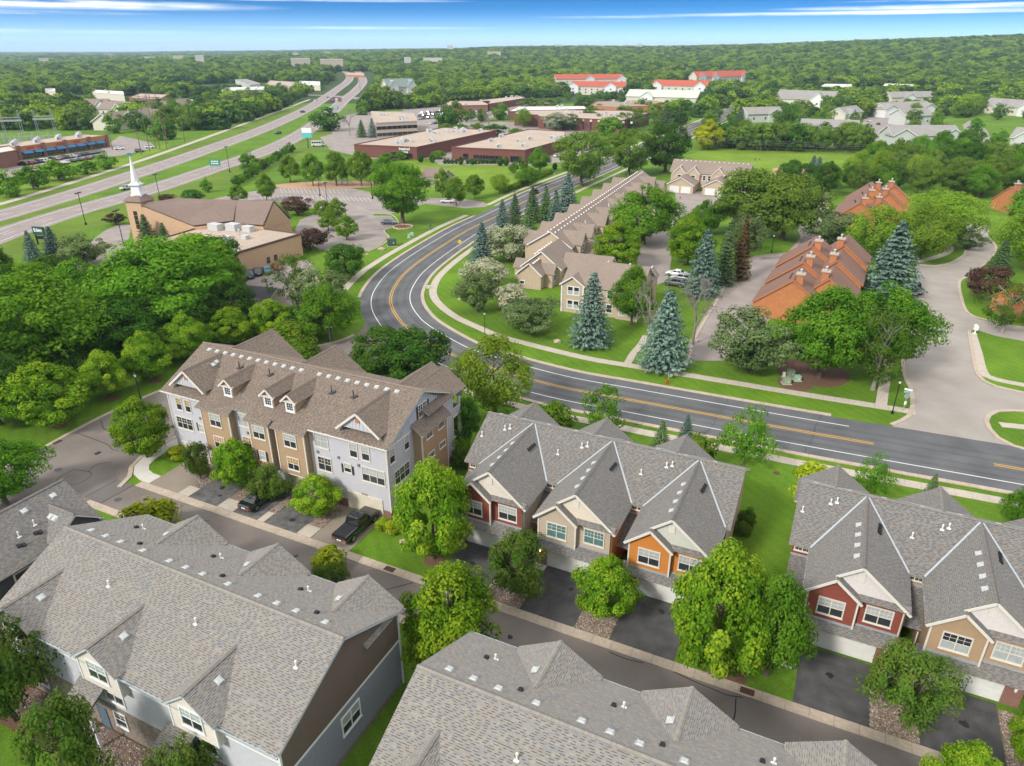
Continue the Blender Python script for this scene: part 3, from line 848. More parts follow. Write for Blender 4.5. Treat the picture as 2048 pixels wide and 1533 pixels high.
for pts in ([(1783, 850), (1808, 840), (1823, 823), (1823, 783), (1808, 748), (1807, 700), (1816, 640)], [(1840, 530), (1869, 533), (1901, 527), (1928, 511), (1932, 490), (1927, 470)], [(1976, 474), (1992, 496), (1978, 520), (1942, 550), (1919, 564), (1924, 602), (1935, 626), (1962, 638), (2022, 648)],
            [(1938, 662), (1945, 705), (1954, 748), (1968, 763), (1986, 772), (2060, 789)], [(2060, 823), (1998, 822), (1975, 834), (1974, 852), (1990, 873), (2025, 892), (2070, 904)]):
    slabs('kerb', pxpath(pts), -.3, .3, .1, M_kerb, 2.2, piece='kerb_stone', far=260, cap=60)
slabs('sidewalk', pxpath([(1762, 812), (1770, 760), (1779, 715), (1782, 690)]), -.75, .75, .06, M_conc, 1.7)
slabs('sidewalk', pxpath([(1944, 668), (1955, 705), (1965, 742), (1985, 758), (2070, 775)]), -.7, .7, .06, M_conc, 1.7)
slabs('sidewalk', pxpath([(2000, 850), (2080, 858)]), -.7, .7, .06, M_conc, 1.7)
strip('footpath', pxpath([(1833, 524), (1862, 518), (1890, 508), (1900, 498), (1893, 490), (1870, 487)]), -.9, .9, .05, M_conc)
slabs('sidewalk', pxpath([(1255, 728), (1266, 708), (1282, 690), (1292, 672)]), -.6, .6, .06, M_conc, 1.7)
# private roads among the condominiums
sheet('condo_drive', [(1372, 722), (1376, 690), (1395, 655), (1428, 600), (1450, 560), (1478, 525), (1510, 512), (1575, 505), (1600, 475), (1596, 460), (1612, 430), (1640, 405), (1648, 380), (1660, 392), (1655, 425), (1640, 450), (1632, 472), (1580, 545), (1535, 590), (1540, 640), (1500, 668), (1470, 700), (1445, 722)], .012, M_lot)
slabs('kerb', pxpath([(1378, 722), (1384, 690), (1402, 655), (1434, 602), (1456, 563), (1482, 529), (1510, 517), (1574, 509), (1603, 476), (1597, 462)]), -.25, .25, .1, M_kerb, 2.4, piece='kerb_stone', far=260, cap=60)
sheet('beige_court', [(1270, 590), (1300, 575), (1335, 562), (1343, 520), (1338, 480), (1352, 440), (1385, 425), (1445, 420), (1442, 383), (1350, 383), (1352, 400), (1322, 440), (1285, 470), (1275, 520)], .012, M_lot)
# church lots
sheet('church_lot', [(402, 405), (470, 388), (560, 376), (640, 370), (700, 376), (745, 386), (790, 390), (850, 397), (905, 396), (968, 404), (975, 414), (930, 417), (850, 408), (815, 417), (782, 428), (746, 427), (748, 432), (782, 432), (797, 452), (766, 460), (776, 475), (763, 489), (735, 502), (690, 507), (640, 500), (610, 480), (590, 460), (600, 440), (640, 424), (600, 408), (540, 402), (470, 412), (410, 416)], .012, M_lot)
sheet('church_rear_lot', [(430, 590), (455, 560), (480, 545), (560, 528), (620, 520), (640, 560), (600, 610), (520, 620), (470, 610)], .012, M_lot)
sheet('church_front_lot', [(195, 500), (200, 470), (240, 450), (262, 455), (258, 478), (240, 490), (268, 500), (262, 520), (205, 540)], .012, M_lot)
strip('church_drive', pxpath([(262, 450), (235, 460), (205, 485), (170, 540), (150, 600)], 3), -3, 3, .014, M_lot)
slabs('kerb', pxpath([(745, 428), (783, 430), (797, 451), (768, 461), (778, 475), (765, 490), (737, 503)]), -.2, .2, .1, M_kerb, 2.4, piece='kerb_stone', far=260, cap=60)
# parking bay paint in the church lot
pb = MB()
for (xa, ya, xb, yb, n, lx, ly) in ((560, 378, 690, 378, 16, 5, 9), (520, 392, 640, 390, 14, 5, 9), (640, 390, 735, 395, 11, 8, 10), (690, 405, 735, 425, 5, 14, 3), (730, 430, 760, 455, 5, 13, 3)):
    for i in range(n + 1):
        t = i / n; x = xa + (xb - xa) * t; y = ya + (yb - ya) * t
        P, Q = G(x, y), G(x + lx, y + ly); d = (Q - P).normalized(); nn = Vector((-d.y, d.x, 0)) * .045
        pb.poly([(*(P - nn).to_2d(), .03), (*(Q - nn).to_2d(), .03), (*(Q + nn).to_2d(), .03), (*(P + nn).to_2d(), .03)])
pb.build('parking_lines', M_white_line, kind='structure')
# commerce yards and lots
sheet('warehouse_yard', [(640, 275), (690, 262), (740, 268), (840, 240), (1180, 248), (1190, 300), (1120, 325), (1060, 332), (880, 330), (860, 318), (735, 318), (660, 300)], .03, M_lot)
sheet('office_lot', [(650, 240), (720, 225), (850, 222), (930, 240), (870, 262), (740, 270), (665, 268)], .025, M_lot)
sheet('motor_lot', [(800, 218), (880, 208), (1000, 205), (1060, 196), (1110, 203), (1040, 225), (960, 240), (900, 248), (840, 238)], .028, M_lot)
sheet('mall_lot', [(-40, 320), (40, 322), (200, 300), (240, 272), (300, 285), (312, 296), (240, 312), (150, 320), (60, 345), (-40, 365)], .03, M_lot)
strip('mall_drive', [G(*p).to_2d() for p in ((-60, 372), (40, 345), (100, 330), (200, 312))], -3.5, 3.5, .032, M_lot)
sheet('condo_parking', [(1720, 258), (1735, 225), (1790, 222), (1800, 250), (1770, 280), (1735, 285)], .03, M_lot)
sheet('condo_parking', [(1925, 250), (1945, 238), (1975, 262), (1985, 290), (1940, 292)], .03, M_lot)
# meadows and the ball field
sheet('park_meadow', [(812, 322), (1010, 330), (1060, 345), (1085, 352), (1040, 372), (985, 388), (900, 388), (830, 372)], .016, M_meadow)
sheet('ball_field', [(1370, 312), (1420, 298), (1560, 303), (1705, 309), (1830, 318), (1830, 355), (1600, 362), (1470, 350)], .016, M_meadow)
sheet('infield', [(1545, 338), (1580, 331), (1640, 334), (1655, 345), (1600, 356), (1550, 352)], .026, M_dirt)
# the divided highway
hw_near = [(-420, 640), (-140, 525), (0, 471), (150, 422), (280, 386), (420, 340), (560, 290), (640, 243), (690, 200), (715, 180), (726, 165), (716, 150), (690, 143)]
hw_far = [(-420, 560), (-140, 470), (0, 432), (130, 394), (255, 354), (400, 305), (540, 253), (628, 211), (672, 182), (695, 167), (700, 157), (690, 150), (660, 146)]
for nm_, pp in (('highway', hw_near), ('highway', hw_far)):
    pa = spline([G(*p).to_2d() for p in pp], 12)
    strip(nm_, pa, -6.6, 6.6, .03, M_highway)
    for a in (-4.6, 4.6): strip('highway_edge_line', pa, a - .1, a + .1, .05, M_white_line)
    lm = MB(); nn = normals(pa)
    for i in range(0, len(pa) - 1):
        A, B = pa[i], pa[i].lerp(pa[i+1], .3); q = nn[i]
        for o in (-.9, .9):
            lm.poly([(*(A + q * (o - .08)), .05), (*(B + q * (o - .08)), .05), (*(B + q * (o + .08)), .05), (*(A + q * (o + .08)), .05)])
    lm.build('lane_dashes', M_white_line, kind='structure')
strip('bike_trail', spline([G(*p).to_2d() for p in ((-120, 440), (0, 409), (120, 373), (250, 332), (330, 305), (450, 262), (560, 222), (620, 200))], 10), -1.6, 1.6, .03, M_conc)
strip('cross_road', spline([G(*p).to_2d() for p in ((560, 190), (640, 192), (700, 196), (760, 205))], 10), -7, 7, .04, M_highway)
sheet('verge', [(-300, 520), (-100, 445), (0, 414), (250, 337), (450, 266), (620, 204), (640, 214), (540, 262), (255, 372), (0, 452), (-300, 560)], .008, M_verge)
sheet('verge', [(-300, 690), (0, 490), (280, 398), (560, 300), (640, 252), (660, 262), (640, 300), (560, 330), (420, 385), (400, 400), (250, 440), (100, 480), (-100, 590)], .008, M_verge)
sheet('mall_lawn', [(110, 345), (250, 318), (330, 288), (345, 292), (250, 328), (0, 405), (-60, 420), (-60, 390)], .01, M_meadow)
# ------------------------------------------------------------------ near townhouses
def pent_vent(root, x, y, z, slope_dir=(0, -1), k=.48, kind='box', name='roof_vent'):
    """louvre vent lying on a slope that falls towards slope_dir"""
    key = ('vent', kind)
    if key not in WINCACHE:
        mb = MB()
        if kind == 'box':
            mb.hexa([(-.22,-.2,0),(.22,-.2,0),(.22,.2,0),(-.22,.2,0)], [(-.2,-.18,.13),(.2,-.18,.13),(.13,.17,.07),(-.13,.17,.07)])
            mb.box((-.27,-.24,0), (.27,.26,.02))
            WINCACHE[key] = mb.mesh('roof_vent', M_vent)
        else:
            mb.box((-.13,-.15,0), (.13,.15,.16)); mb.box((-.16,-.18,0), (.16,.18,.03))
            WINCACHE[key] = mb.mesh('roof_vent', M_black)
    o = put(name, WINCACHE[key], root, loc=(x, y, z))
    rz = atan2(slope_dir[0], -slope_dir[1])
    o.rotation_euler = (math.atan(k), 0, rz)
    return o

def vent_pipe(root, x, y, z, h=.55):
    if 'pipe' not in WINCACHE:
        mb = MB(); mb.tube((0,0,-.3), (0,0,.42), .055, .055, 8); mb.tube((0,0,.36), (0,0,.52), .075, .075, 8); mb.box((-.16,-.16,-.06), (.16,.16,.02))
        WINCACHE['pipe'] = mb.mesh('vent_pipe', M_pvc)
    return put('vent_pipe', WINCACHE['pipe'], root, loc=(x, y, z))

def valley(mb, p0, p1, w=.16):
    mb.bar(p0, p1, w, .05, 0)

def gutter(mb, p0, p1):
    mb.bar(p0, p1, .12, .12, 0)

S_brown = mat('siding_brown', (.135, .098, .075), .75, .06, 3)
S_bluegrey = mat('siding_blue_grey', (.225, .235, .275), .75, .06, 3)
S_lav = mat('siding_lavender_grey', (.455, .45, .48), .75, .05, 3)
S_cream = mat('siding_cream', (.60, .545, .475), .75, .05, 3)
S_tan = mat('siding_tan', (.36, .245, .145), .75, .06, 3)
S_slateblue = mat('siding_slate_blue', (.10, .145, .19), .75, .06, 3)
S_red = mat('siding_red', (.215, .055, .035), .75, .06, 3)
S_beige = mat('siding_beige', (.42, .345, .26), .75, .05, 3)
S_orange = mat('siding_orange', (.50, .185, .03), .75, .06, 3)
S_pale = mat('siding_pale_green', (.50, .51, .44), .75, .05, 3)
S_white = mat('shake_pinkish_white', (.60, .555, .53), .8, .06, 5)
S_shake = mat('shake_cream', (.62, .54, .43), .8, .06, 5)
M_stone = mat('ledge_stone', (.30, .25, .20), .9, .3, 5, col2=(.16, .12, .10), bump=.6)
M_deckside = mat('roof_edge_trim', (.62, .58, .51), .6, .05)
M_deckgrey = mat('roof_edge_grey', (.50, .52, .54), .55, .05)
M_shutter = mat('shutter_charcoal', (.035, .037, .042), .6, .05)
M_lampglow = emit('porch_lamp_glow', (1.0, .62, .2), 6.0)

def dormer_front(root, roof, deck, walls, x, y0, hw, zp, k, wm, zbot, back_y, ov=.3, y_wall=0.0, facing=-1):
    """gabled wall dormer whose face is at y0 and whose ridge runs back to back_y; facing -1 looks to -y"""
    ze = zp - k * (hw + ov)
    yf = y0 + facing * ov
    f = facing
    L = [(x - hw - ov, yf, ze), (x - hw - ov, back_y, ze), (x, back_y, zp), (x, yf, zp)]
    Rr = [(x + hw + ov, back_y, ze), (x + hw + ov, yf, ze), (x, yf, zp), (x, back_y, zp)]
    if f < 0:
        left = [L[1], L[0], L[3], L[2]]; right = [Rr[1], Rr[0], Rr[3], Rr[2]]
    else:
        left = L; right = Rr
    deck.slab(left, .14, 0, 1); deck.slab(right, .14, 0, 1)
    roof.plane(left); roof.plane(right)

def townrow_a(name, label, u0, v0, n, single, rear_first=6.55, front_first=2.65, group=None):
    root = thing(name, label, 'townhouse', UV(u0, v0), PHI, group)
    Lx = n * 8.95 + .35; Dy = 12.9; zr, k = 10.7, .475
    ym = Dy / 2; ov = .45
    ze = zr - k * (ym + ov)
    roof = Roof(root, 'weathered', single)
    deck = MB(); fl = MB(); wl_ = MB()
    front = [(-ov, -ov, ze), (Lx + ov, -ov, ze), (Lx + ov, ym, zr), (-ov, ym, zr)]
    rear = [(Lx + ov, Dy + ov, ze), (-ov, Dy + ov, ze), (-ov, ym, zr), (Lx + ov, ym, zr)]
    for p in (front, rear):
        deck.slab(p, .17, 0, 1); roof.plane(p)
    # walls: 0 lavender, 1 brown, 2 blue-grey, 3 cream, 4 tan, 5 slate blue, 6 trim, 7 stone
    zw = zr - k * ym - .1
    gab = [(0, 4.6), (Dy, 4.6), (Dy, zw), (ym, zr - .17), (0, zw)]
    lap_wall(wl_, (Lx, 0, 0), (0, 1), gab, 1, .11); lap_wall(wl_, (Lx, 0, 0), (0, 1), [(0, .5), (Dy, .5), (Dy, 4.6), (0, 4.6)], 2, .11)
    lap_wall(wl_, (0, Dy, 0), (0, -1), gab, 1, .15); lap_wall(wl_, (0, Dy, 0), (0, -1), [(0, 0), (Dy, 0), (Dy, 4.6), (0, 4.6)], 2, .15)
    wl_.box((Lx - .01, -.02, 4.5), (Lx + .05, Dy + .02, 4.68), 6)
    wl_.box((Lx - .04, 0, 0), (Lx + .03, Dy, .5), 7)
    corner(wl_, Lx, 0, 0, zw, .16, 6); corner(wl_, Lx, Dy, 0, zw, .16, 6); corner(wl_, 0, 0, 0, zw, .16, 6); corner(wl_, 0, Dy, 0, zw, .16, 6)
    lap_wall(wl_, (0, 0, 0), (1, 0), [(0, 2.9), (Lx, 2.9), (Lx, 6.15), (0, 6.15)], 0, .13)
    wl_.box((.05, -.06, 0), (Lx - .05, .1, 2.88), 7)
    lap_wall(wl_, (Lx, Dy, 0), (-1, 0), [(0, 0), (Lx, 0), (Lx, zw), (0, zw)], 0, .15)
    window(root, (Lx, 0, 0), (0, 1), 5.6, 2.2, 1.9, 1.55, 2, None, 'mix', M_trimw)
    for i in range(n):
        xd = front_first + 8.95 * i
        # upper strip beside the dormer
        s0, s1 = xd + 2.0, xd + 8.95 - 2.0
        sm = 5 if i % 2 == 1 else 4
        lap_wall(wl_, (0, -.02, 0), (1, 0), [(s0, 6.25), (min(s1, Lx), 6.25), (min(s1, Lx), zw + .1), (s0, zw + .1)], sm, .13)
        wl_.box((s0, -.1, 6.12), (min(s1, Lx), .02, 6.26), 6)
        window(root, (0, 0, 0), (1, 0), s0 + 1.6, 6.62, 1.7, .5, 2, None, 'dark', M_trimw, split=False)
        # projecting dormer bay
        hw = 2.0; yb = -.55; zp = 9.45
        pk = zp - .14
        lap_wall(wl_, (xd - hw, yb, 0), (1, 0), [(0, 5.55), (2 * hw, 5.55), (2 * hw, pk - .78 * hw), (hw, pk), (0, pk - .78 * hw)], 3, .13)
        lap_wall(wl_, (xd + hw, yb, 0), (0, 1), [(0, 5.55), (.55, 5.55), (.55, pk - .78 * hw), (0, pk - .78 * hw)], 3, .13)
        lap_wall(wl_, (xd - hw, 0, 0), (0, -1), [(0, 5.55), (.55, 5.55), (.55, pk - .78 * hw), (0, pk - .78 * hw)], 3, .13)
        wl_.box((xd - hw, yb, 5.45), (xd + hw, 0, 5.55), 6)
        corner(wl_, xd - hw, yb, 5.5, pk - .78 * hw, .12, 6); corner(wl_, xd + hw, yb, 5.5, pk - .78 * hw, .12, 6)
        dormer_front(root, roof, deck, wl_, xd, yb, hw, zp, .78, None, 5.5, 4.4)
        ridge_caps(root, (xd, yb - .3, zp + .03), (xd, 4.2, zp + .03), 'weathered', single > 0, .16)
        valley(fl, (xd + hw + .3, -.45, ze + .06), (xd + .05, 4.15, zp + .04), .15); valley(fl, (xd - hw - .3, -.45, ze + .06), (xd - .05, 4.15, zp + .04), .15)
        window(root, (xd - hw, yb, 0), (1, 0), 1.1, 6.3, 1.8, 1.5, 2, (2, 2), 'mix', M_trimw)
        window(root, (0, 0, 0), (1, 0), xd - .9, 3.55, 1.8, 1.5, 2, (2, 2), 'mix', M_trimw)
        window(root, (0, -.06, 0), (1, 0), xd - .6, 1.1, 1.1, 1.3, 1, (2, 2), 'dark', M_trimw)
        # entry roof
        e0, e1 = xd + 5.6, xd + 8.2
        if e1 < Lx + .5:
            pl = [(e0, -1.75, 3.75), (e1, -1.75, 3.75), (e1, -.03, 4.75), (e0, -.03, 4.75)]
            deck.slab(pl, .14, 0, 2); roof.plane(pl)
            fl.box((e0 - .05, -.1, 4.72), (e1 + .05, -.0, 4.95), 0)
            wl_.box((e0 + .1, -1.6, 0), (e0 + .28, -1.42, 3.7), 6); wl_.box((e1 - .28, -1.6, 0), (e1 - .1, -1.42, 3.7), 6)
            mb = MB(); mb.box((0, -.05, 0), (.95, .02, 2.1)); mb.box((.1, -.06, .15), (.45, -.05, .95)); mb.box((.5, -.06, .15), (.85, -.05, .95)); mb.box((.1, -.06, 1.1), (.85, -.05, 1.95))
            mb.build('door', S_slateblue, root, loc=(e0 + .8, -.07, .02))
        pent_vent(root, xd + .75, 1.4, zp - .78 * .75 + .03, (1, 0), .78)
        # rear dormers
        xr = rear_first + 8.95 * i
        hwr = 2.75; zpr = 9.5
        dormer_front(root, roof, deck, wl_, xr, Dy + .15, hwr, zpr, .6, None, 6, ym + 2.3, .35, facing=1)
        ridge_caps(root, (xr, Dy + .5, zpr + .03), (xr, ym + 2.5, zpr + .03), 'weathered', single > 0, .16)
        lap_wall(wl_, (xr + hwr, Dy + .14, 0), (-1, 0), [(0, 6.4), (2 * hwr, 6.4), (2 * hwr, 7.7), (hwr, zpr - .15), (0, 7.7)], 3, .15)
        valley(fl, (xr - hwr - .3, Dy + .42, ze + .07), (xr, ym + 2.3, zpr + .05), .15); valley(fl, (xr + hwr + .3, Dy + .42, ze + .07), (xr, ym + 2.3, zpr + .05), .15)
        window(root, (xr + 1, Dy + .14, 0), (-1, 0), .2, 5.2, 1.6, 1.4, 2, (2, 2), 'mix', M_trimw)
        pent_vent(root, xr - .7, ym + 4.2, zpr - .5 * .7 + .03, (-1, 0), .5)
        for j in range(4):
            x = 1.3 + 8.95 * i + j * 1.75 + (.8 if j > 2 else 0)
            y = ym + .95
            pent_vent(root, x, y, zr - k * .95 + .03, (0, 1), k)
        vent_pipe(root, xr - 3.6, ym + 4.2, zr - k * 4.2)
        pent_vent(root, xr - 4.2, ym + 4.0, zr - k * 4.0 + .02, (0, 1), k, 'blk'); pent_vent(root, xr - .6, ym + 1.7, zr - k * 1.7 + .02, (0, 1), k, 'blk')
        vent_pipe(root, xd + 5.0, 4.0, zr - k * (ym - 4.0))
    ridge_caps(root, (-ov, ym, zr + .05), (Lx + ov, ym, zr + .05), 'weathered', single > 0, .15)
    gutter(fl, (-ov, -ov - .06, ze - .1), (Lx + ov, -ov - .06, ze - .1)); gutter(fl, (-ov, Dy + ov + .06, ze - .1), (Lx + ov, Dy + ov + .06, ze - .1))
    deck.build('roof', [SH['weathered'][1], M_deckgrey, S_slateblue], root)
    roof.finish()
    fl.build('flashing', M_flash, root)
    wl_.build('wall', [S_lav, S_brown, S_bluegrey, S_cream, S_tan, S_slateblue, M_trimw, M_stone], root)
    return root

townrow_a('townhouse_row', 'grey shingled row house with brown and blue-grey end wall beside the lawn corner', -52.85, 20.6, 3, 300, group='townhouse rows of the estate')
townrow_a('townhouse_row', 'grey shingled row house at the bottom edge of the picture below the alley', -19.15, 20.75, 4, 300, group='townhouse rows of the estate')

# the neighbour turned at right angles, at the left edge
def townrow_side():
    root = thing('townhouse_row', 'grey roofed row house turned sideways at the left edge with dark siding', 'townhouse', UV(-56.65, 31.4), PHI + pi / 2, 'townhouse rows of the estate')
    # local x runs along +v, local y runs along -u
    root.location = UV(-56.65, 12.0)
    Lx, Dy, zr, k, ov = 19.4, 7.7, 10.5, .72, .45
    ym = Dy / 2; ze = zr - k * (ym + ov)
    roof = Roof(root, 'slate'); deck = MB(); fl = MB(); w = MB()
    for p in ([(-ov, -ov, ze), (Lx + ov, -ov, ze), (Lx + ov, ym, zr), (-ov, ym, zr)], [(Lx + ov, Dy + ov, ze), (-ov, Dy + ov, ze), (-ov, ym, zr), (Lx + ov, ym, zr)]):
        deck.slab(p, .17, 0, 1); roof.plane(p)
    zw = zr - k * ym - .1
    S_char = mat('siding_charcoal', (.075, .075, .08), .75, .06, 3)
    for O, a, l in (((0, 0, 0), (1, 0), Lx), ((Lx, Dy, 0), (-1, 0), Lx)):
        lap_wall(w, O, a, [(0, 0), (l, 0), (l, zw), (0, zw)], 0, .15)
    for O, a in (((Lx, 0, 0), (0, 1)), ((0, Dy, 0), (0, -1))):
        lap_wall(w, O, a, [(0, 0), (Dy, 0), (Dy, zw), (ym, zr - .15), (0, zw)], 0, .15)
    window(root, (0, 0, 0), (1, 0), 11.9, 5.6, 1.5, 1.3, 1, None, 'dark', M_trim, split=False, tw=.13)
    # cross gable looking towards the next row
    xd, zp = 17.4, 9.6
    dormer_front(root, roof, deck, w, xd, -.5, 2.0, zp, .75, None, 6, ym - .9, .35)
    lap_wall(w, (xd - 2, -.5, 0), (1, 0), [(0, 5.6), (4, 5.6), (4, zp - .15 - 1.5), (2, zp - .15), (0, zp - 1.65)], 0, .15)
    valley(fl, (xd - 2.3, -.4, ze + .1), (xd, ym - 1.0, zp + .06)); valley(fl, (xd + 2.3, -.4, ze + .1), (xd, ym - 1.0, zp + .06))
    ridge_caps(root, (-ov, ym, zr + .05), (Lx + ov, ym, zr + .05), 'slate', False, .15)
    ridge_caps(root, (xd, -.8, zp + .04), (xd, ym - 1.1, zp + .04), 'slate', False, .15)
    for x in (8.5, 12, 15.6, 18.2): pent_vent(root, x, ym - .8, zr - k * .8 + .02, (0, -1), k)
    for dy in (1.0, 1.6): pent_vent(root, xd - .7, dy, zp - .75 * .7 + .02, (-1, 0), .75)
    for x, y in ((13.9, 1.6), (15.4, 1.8)): vent_pipe(root, x, y, zr - k * (ym - y))
    for x, y in ((13.4, 1.0), (13.7, .9), (15.0, 1.2), (15.3, 1.1)): pent_vent(root, x, y, zr - k * (ym - y) + .02, (0, -1), k, 'blk')
    deck.build('roof', [SH['slate'][1], M_trim, S_slateblue], root); roof.finish(); fl.build('flashing', M_flash, root)
    w.build('wall', [S_char, M_trim], root)
townrow_side()

# ---- garage-front rows across the alley
def garage_door(root, x, y, z, w=4.88, h=2.13, m=None, sec=4):
    m = m or M_garage
    key = ('gdoor', w, h, m.name, sec)
    if key not in WINCACHE:
        fr = MB(); t = .1
        fr.box((-t, -.05, 0), (0, .05, h + t)); fr.box((w, -.05, 0), (w + t, .05, h + t)); fr.box((0, -.05, h), (w, .05, h + t)); fr.box((0, .03, 0), (w, .05, h))
        pn = MB(); ph = h / sec
        pn.box((.005, -.02, .008), (w - .005, .02, ph - .008))
        nx = 8
        for i in range(nx):
            a = w * i / nx + .08; b = w * (i + 1) / nx - .08
            pn.box((a, -.032, .09), (b, -.018, ph - .09))
        WINCACHE[key] = (fr.mesh('garage_door', M_trim), pn.mesh('panel', m), ph)
    fm, pm, ph = WINCACHE[key]
    o = put('garage_door', fm, root, loc=(x, y, z))
    for i in range(sec): put('panel', pm, o, loc=(0, 0, i * ph))
    return o

def wall_lamp(root, x, y, z, lit):
    if 'wlamp' not in WINCACHE:
        mb = MB(); mb.box((-.07, -.06, -.05), (.07, 0, .3)); mb.box((-.1, -.28, .26), (.1, -.02, .31)); mb.lathe((0, -.17, -.12), [(.05, 0), (.1, .06), (.1, .3), (.03, .38)], 6)
        b = MB(); b.lathe((0, -.17, -.06), [(.03, 0), (.105, .03), (.105, .2), (.03, .24)], 6)
        WINCACHE['wlamp'] = (mb.mesh('wall_lamp', M_pvc), b.mesh('bulb', M_lampglow), b.mesh('bulb', M_pvc))
    o = put('wall_lamp', WINCACHE['wlamp'][0], root, loc=(x, y, z))
    put('bulb', WINCACHE['wlamp'][1 if lit else 2], o)

def row_c(label, u0, v0, units, group):
    root = thing('townhouse_row', label, 'townhouse', UV(u0, v0), PHI, group)
    roof = Roof(root, 'slate', 0); deck = MB(); fl = MB(); w = MB()
    mats = [S_red, S_beige, S_orange, S_tan, S_shake, S_pale, S_white, M_trim, M_brickred, S_cream]
    P = 8.95; n = len(units)
    x0, x1 = -1.75, (n - 1) * P + 7.55
    yf, yb = 5.7, 16.6; ym = 11.15; zr, k, ov = 9.1, .55, .4
    ze = zr - k * (ym - yf + ov)
    for p in ([(x0 - ov, yf - ov, ze), (x1 + ov, yf - ov, ze), (x1 + ov, ym, zr), (x0 - ov, ym, zr)], [(x1 + ov, yb + ov, ze), (x0 - ov, yb + ov, ze), (x0 - ov, ym, zr), (x1 + ov, ym, zr)]):
        deck.slab(p, .16, 0, 1); roof.plane(p)
    zw = zr - k * (ym - yf) - .1
    # end walls and rear wall
    lap_wall(w, (x1, yf, 0), (0, 1), [(0, 0), (yb - yf, 0), (yb - yf, zw), (ym - yf, zr - .16), (0, zw)], 1, .16)
    lap_wall(w, (x0, yb, 0), (0, -1), [(0, 0), (yb - yf, 0), (yb - yf, zw), (ym - yf, zr - .16), (0, zw)], units[0][0], .16)
    lap_wall(w, (x1, yb, 0), (-1, 0), [(0, 0), (x1 - x0, 0), (x1 - x0, zw), (0, zw)], 1, .16)
    for i, (cm, gm, sidem, lit) in enumerate(units):
        X = P * i
        # ---- rear-of-entry wall with transom, low porch roof over the entry
        lap_wall(w, (X - 1.85, yf, 0), (1, 0), [(0, 0), (1.85, 0), (1.85, zw), (0, zw)], cm if i else units[0][0], .16)
        window(root, (X - 1.85, yf, 0), (1, 0), .3, zw - .75, 1.2, .5, 2, (2, 2), 'mix', M_trim, split=False)
        pe = [(X - 1.85, 2.2, 3.0), (X - .02, 2.2, 3.0), (X - .02, yf, 4.6), (X - 1.85, yf, 4.6)]
        deck.slab(pe, .12, 0, 1); roof.plane(pe)
        fl.box((X - 1.85, yf - .08, 4.58), (X - .02, yf - .0, 4.8), 0)
        d = MB(); d.box((0, -.05, 0), (.95, .02, 2.1)); d.box((.1, -.065, .15), (.42, -.05, .95)); d.box((.52, -.065, .15), (.85, -.05, .95)); d.box((.1, -.065, 1.1), (.85, -.05, 1.95))
        d.build('door', mat('door_dark_red', (.06, .02, .02), .5, .1), root, loc=(X - 1.4, yf - .03, .02))
        # ---- garage storey
        w.box((X - .45, -.0, 0), (X + .9, .25, 2.45), 8); w.box((X + 5.85, -.0, 0), (X + 7.1, .25, 2.45), 8); w.box((X + .9, .02, 2.2), (X + 5.85, .25, 2.45), 7)
        garage_door(root, X + .96, .1, .02)
        wall_lamp(root, X + .2, -.01, 1.75, lit); wall_lamp(root, X + 6.5, -.01, 1.75, False)
        # side walls of the projecting wing
        lap_wall(w, (X + 7.1, .0, 0), (0, 1), [(0, 0), (yf + .3, 0), (yf + .3, 5.85), (0, 5.85)], sidem, .16)
        lap_wall(w, (X, yf + .3, 0), (0, -1), [(0, 0), (yf + .3, 0), (yf + .3, 5.85), (0, 5.85)], cm, .16)
        # skirt roof
        sk = [(X - .5, -.75, 2.52), (X + 7.25, -.75, 2.52), (X + 7.25, .25, 3.22), (X - .5, .25, 3.22)]
        deck.slab(sk, .12, 0, 1); roof.plane(sk)
        fl.box((X - .02, -.16, 3.06), (X + 3.75, -.02, 3.28), 0); fl.box((X + 3.75, .3, 3.1), (X + 7.14, .42, 3.32), 0)
        # upper walls
        hx, zp, kk, zl = 3.5, 9.12, .83, 5.95
        lap_wall(w, (X, -.1, 0), (1, 0), [(0, 3.1), (3.75, 3.1), (3.75, 5.85), (1.87, 7.42), (0, 5.85)], cm, .16)
        lap_wall(w, (X + 3.75, -.1, 0), (0, 1), [(0, 3.1), (.6, 3.1), (.6, 6.2), (0, 5.9)], cm, .16)
        lap_wall(w, (X + 3.75, .45, 0), (1, 0), [(0, 3.1), (3.35, 3.1), (3.35, 6.0), (0, 6.0)], cm, .16)
        gx0 = 1.75
        lap_wall(w, (X, .35, 0), (1, 0), [(0.1, 6.3), (7.0, 6.3), (3.55, zp - .2)], gm, .19)
        corner(w, X, -.1, 3.0, 5.85, .14, 7); corner(w, X + 3.75, -.1, 3.0, 5.9, .14, 7); corner(w, X + 7.1, .45, 3.0, 6.0, .14, 7)
        # wing roof: two slopes to the main roof
        ybk = ym - .1
        xl, xr_, xm = X - .42, X + 7.52, X + 3.55
        zl_ = zp - kk * (xm - xl)
        left = [(xl, ybk, zl_), (xl, -.5, zl_), (X + 1.87, -.5, zp - kk * (xm - X - 1.87)), (X + 1.87, ybk, zp - kk * (xm - X - 1.87))]
        left2 = [(X + 1.87, ybk, zp - kk * (xm - X - 1.87)), (X + 1.87, .0, zp - kk * (xm - X - 1.87)), (xm, .0, zp), (xm, ybk, zp)]
        right = [(xr_, .0, zl_), (xr_, ybk, zl_), (xm, ybk, zp), (xm, .0, zp)]
        for p in (left, left2, right): deck.slab(p, .15, 0, 1); roof.plane(p)
        # right slope of the small front gable, and the strip below the big gable
        zs = zp - kk * (xm - X - 1.87)
        sl = [(X + 4.0, -.5, zs - kk * 2.13), (X + 4.0, .9, zs - kk * 2.13), (X + 1.87, .9, zs), (X + 1.87, -.5, zs)]
        deck.slab(sl, .14, 0, 1); roof.plane(sl)
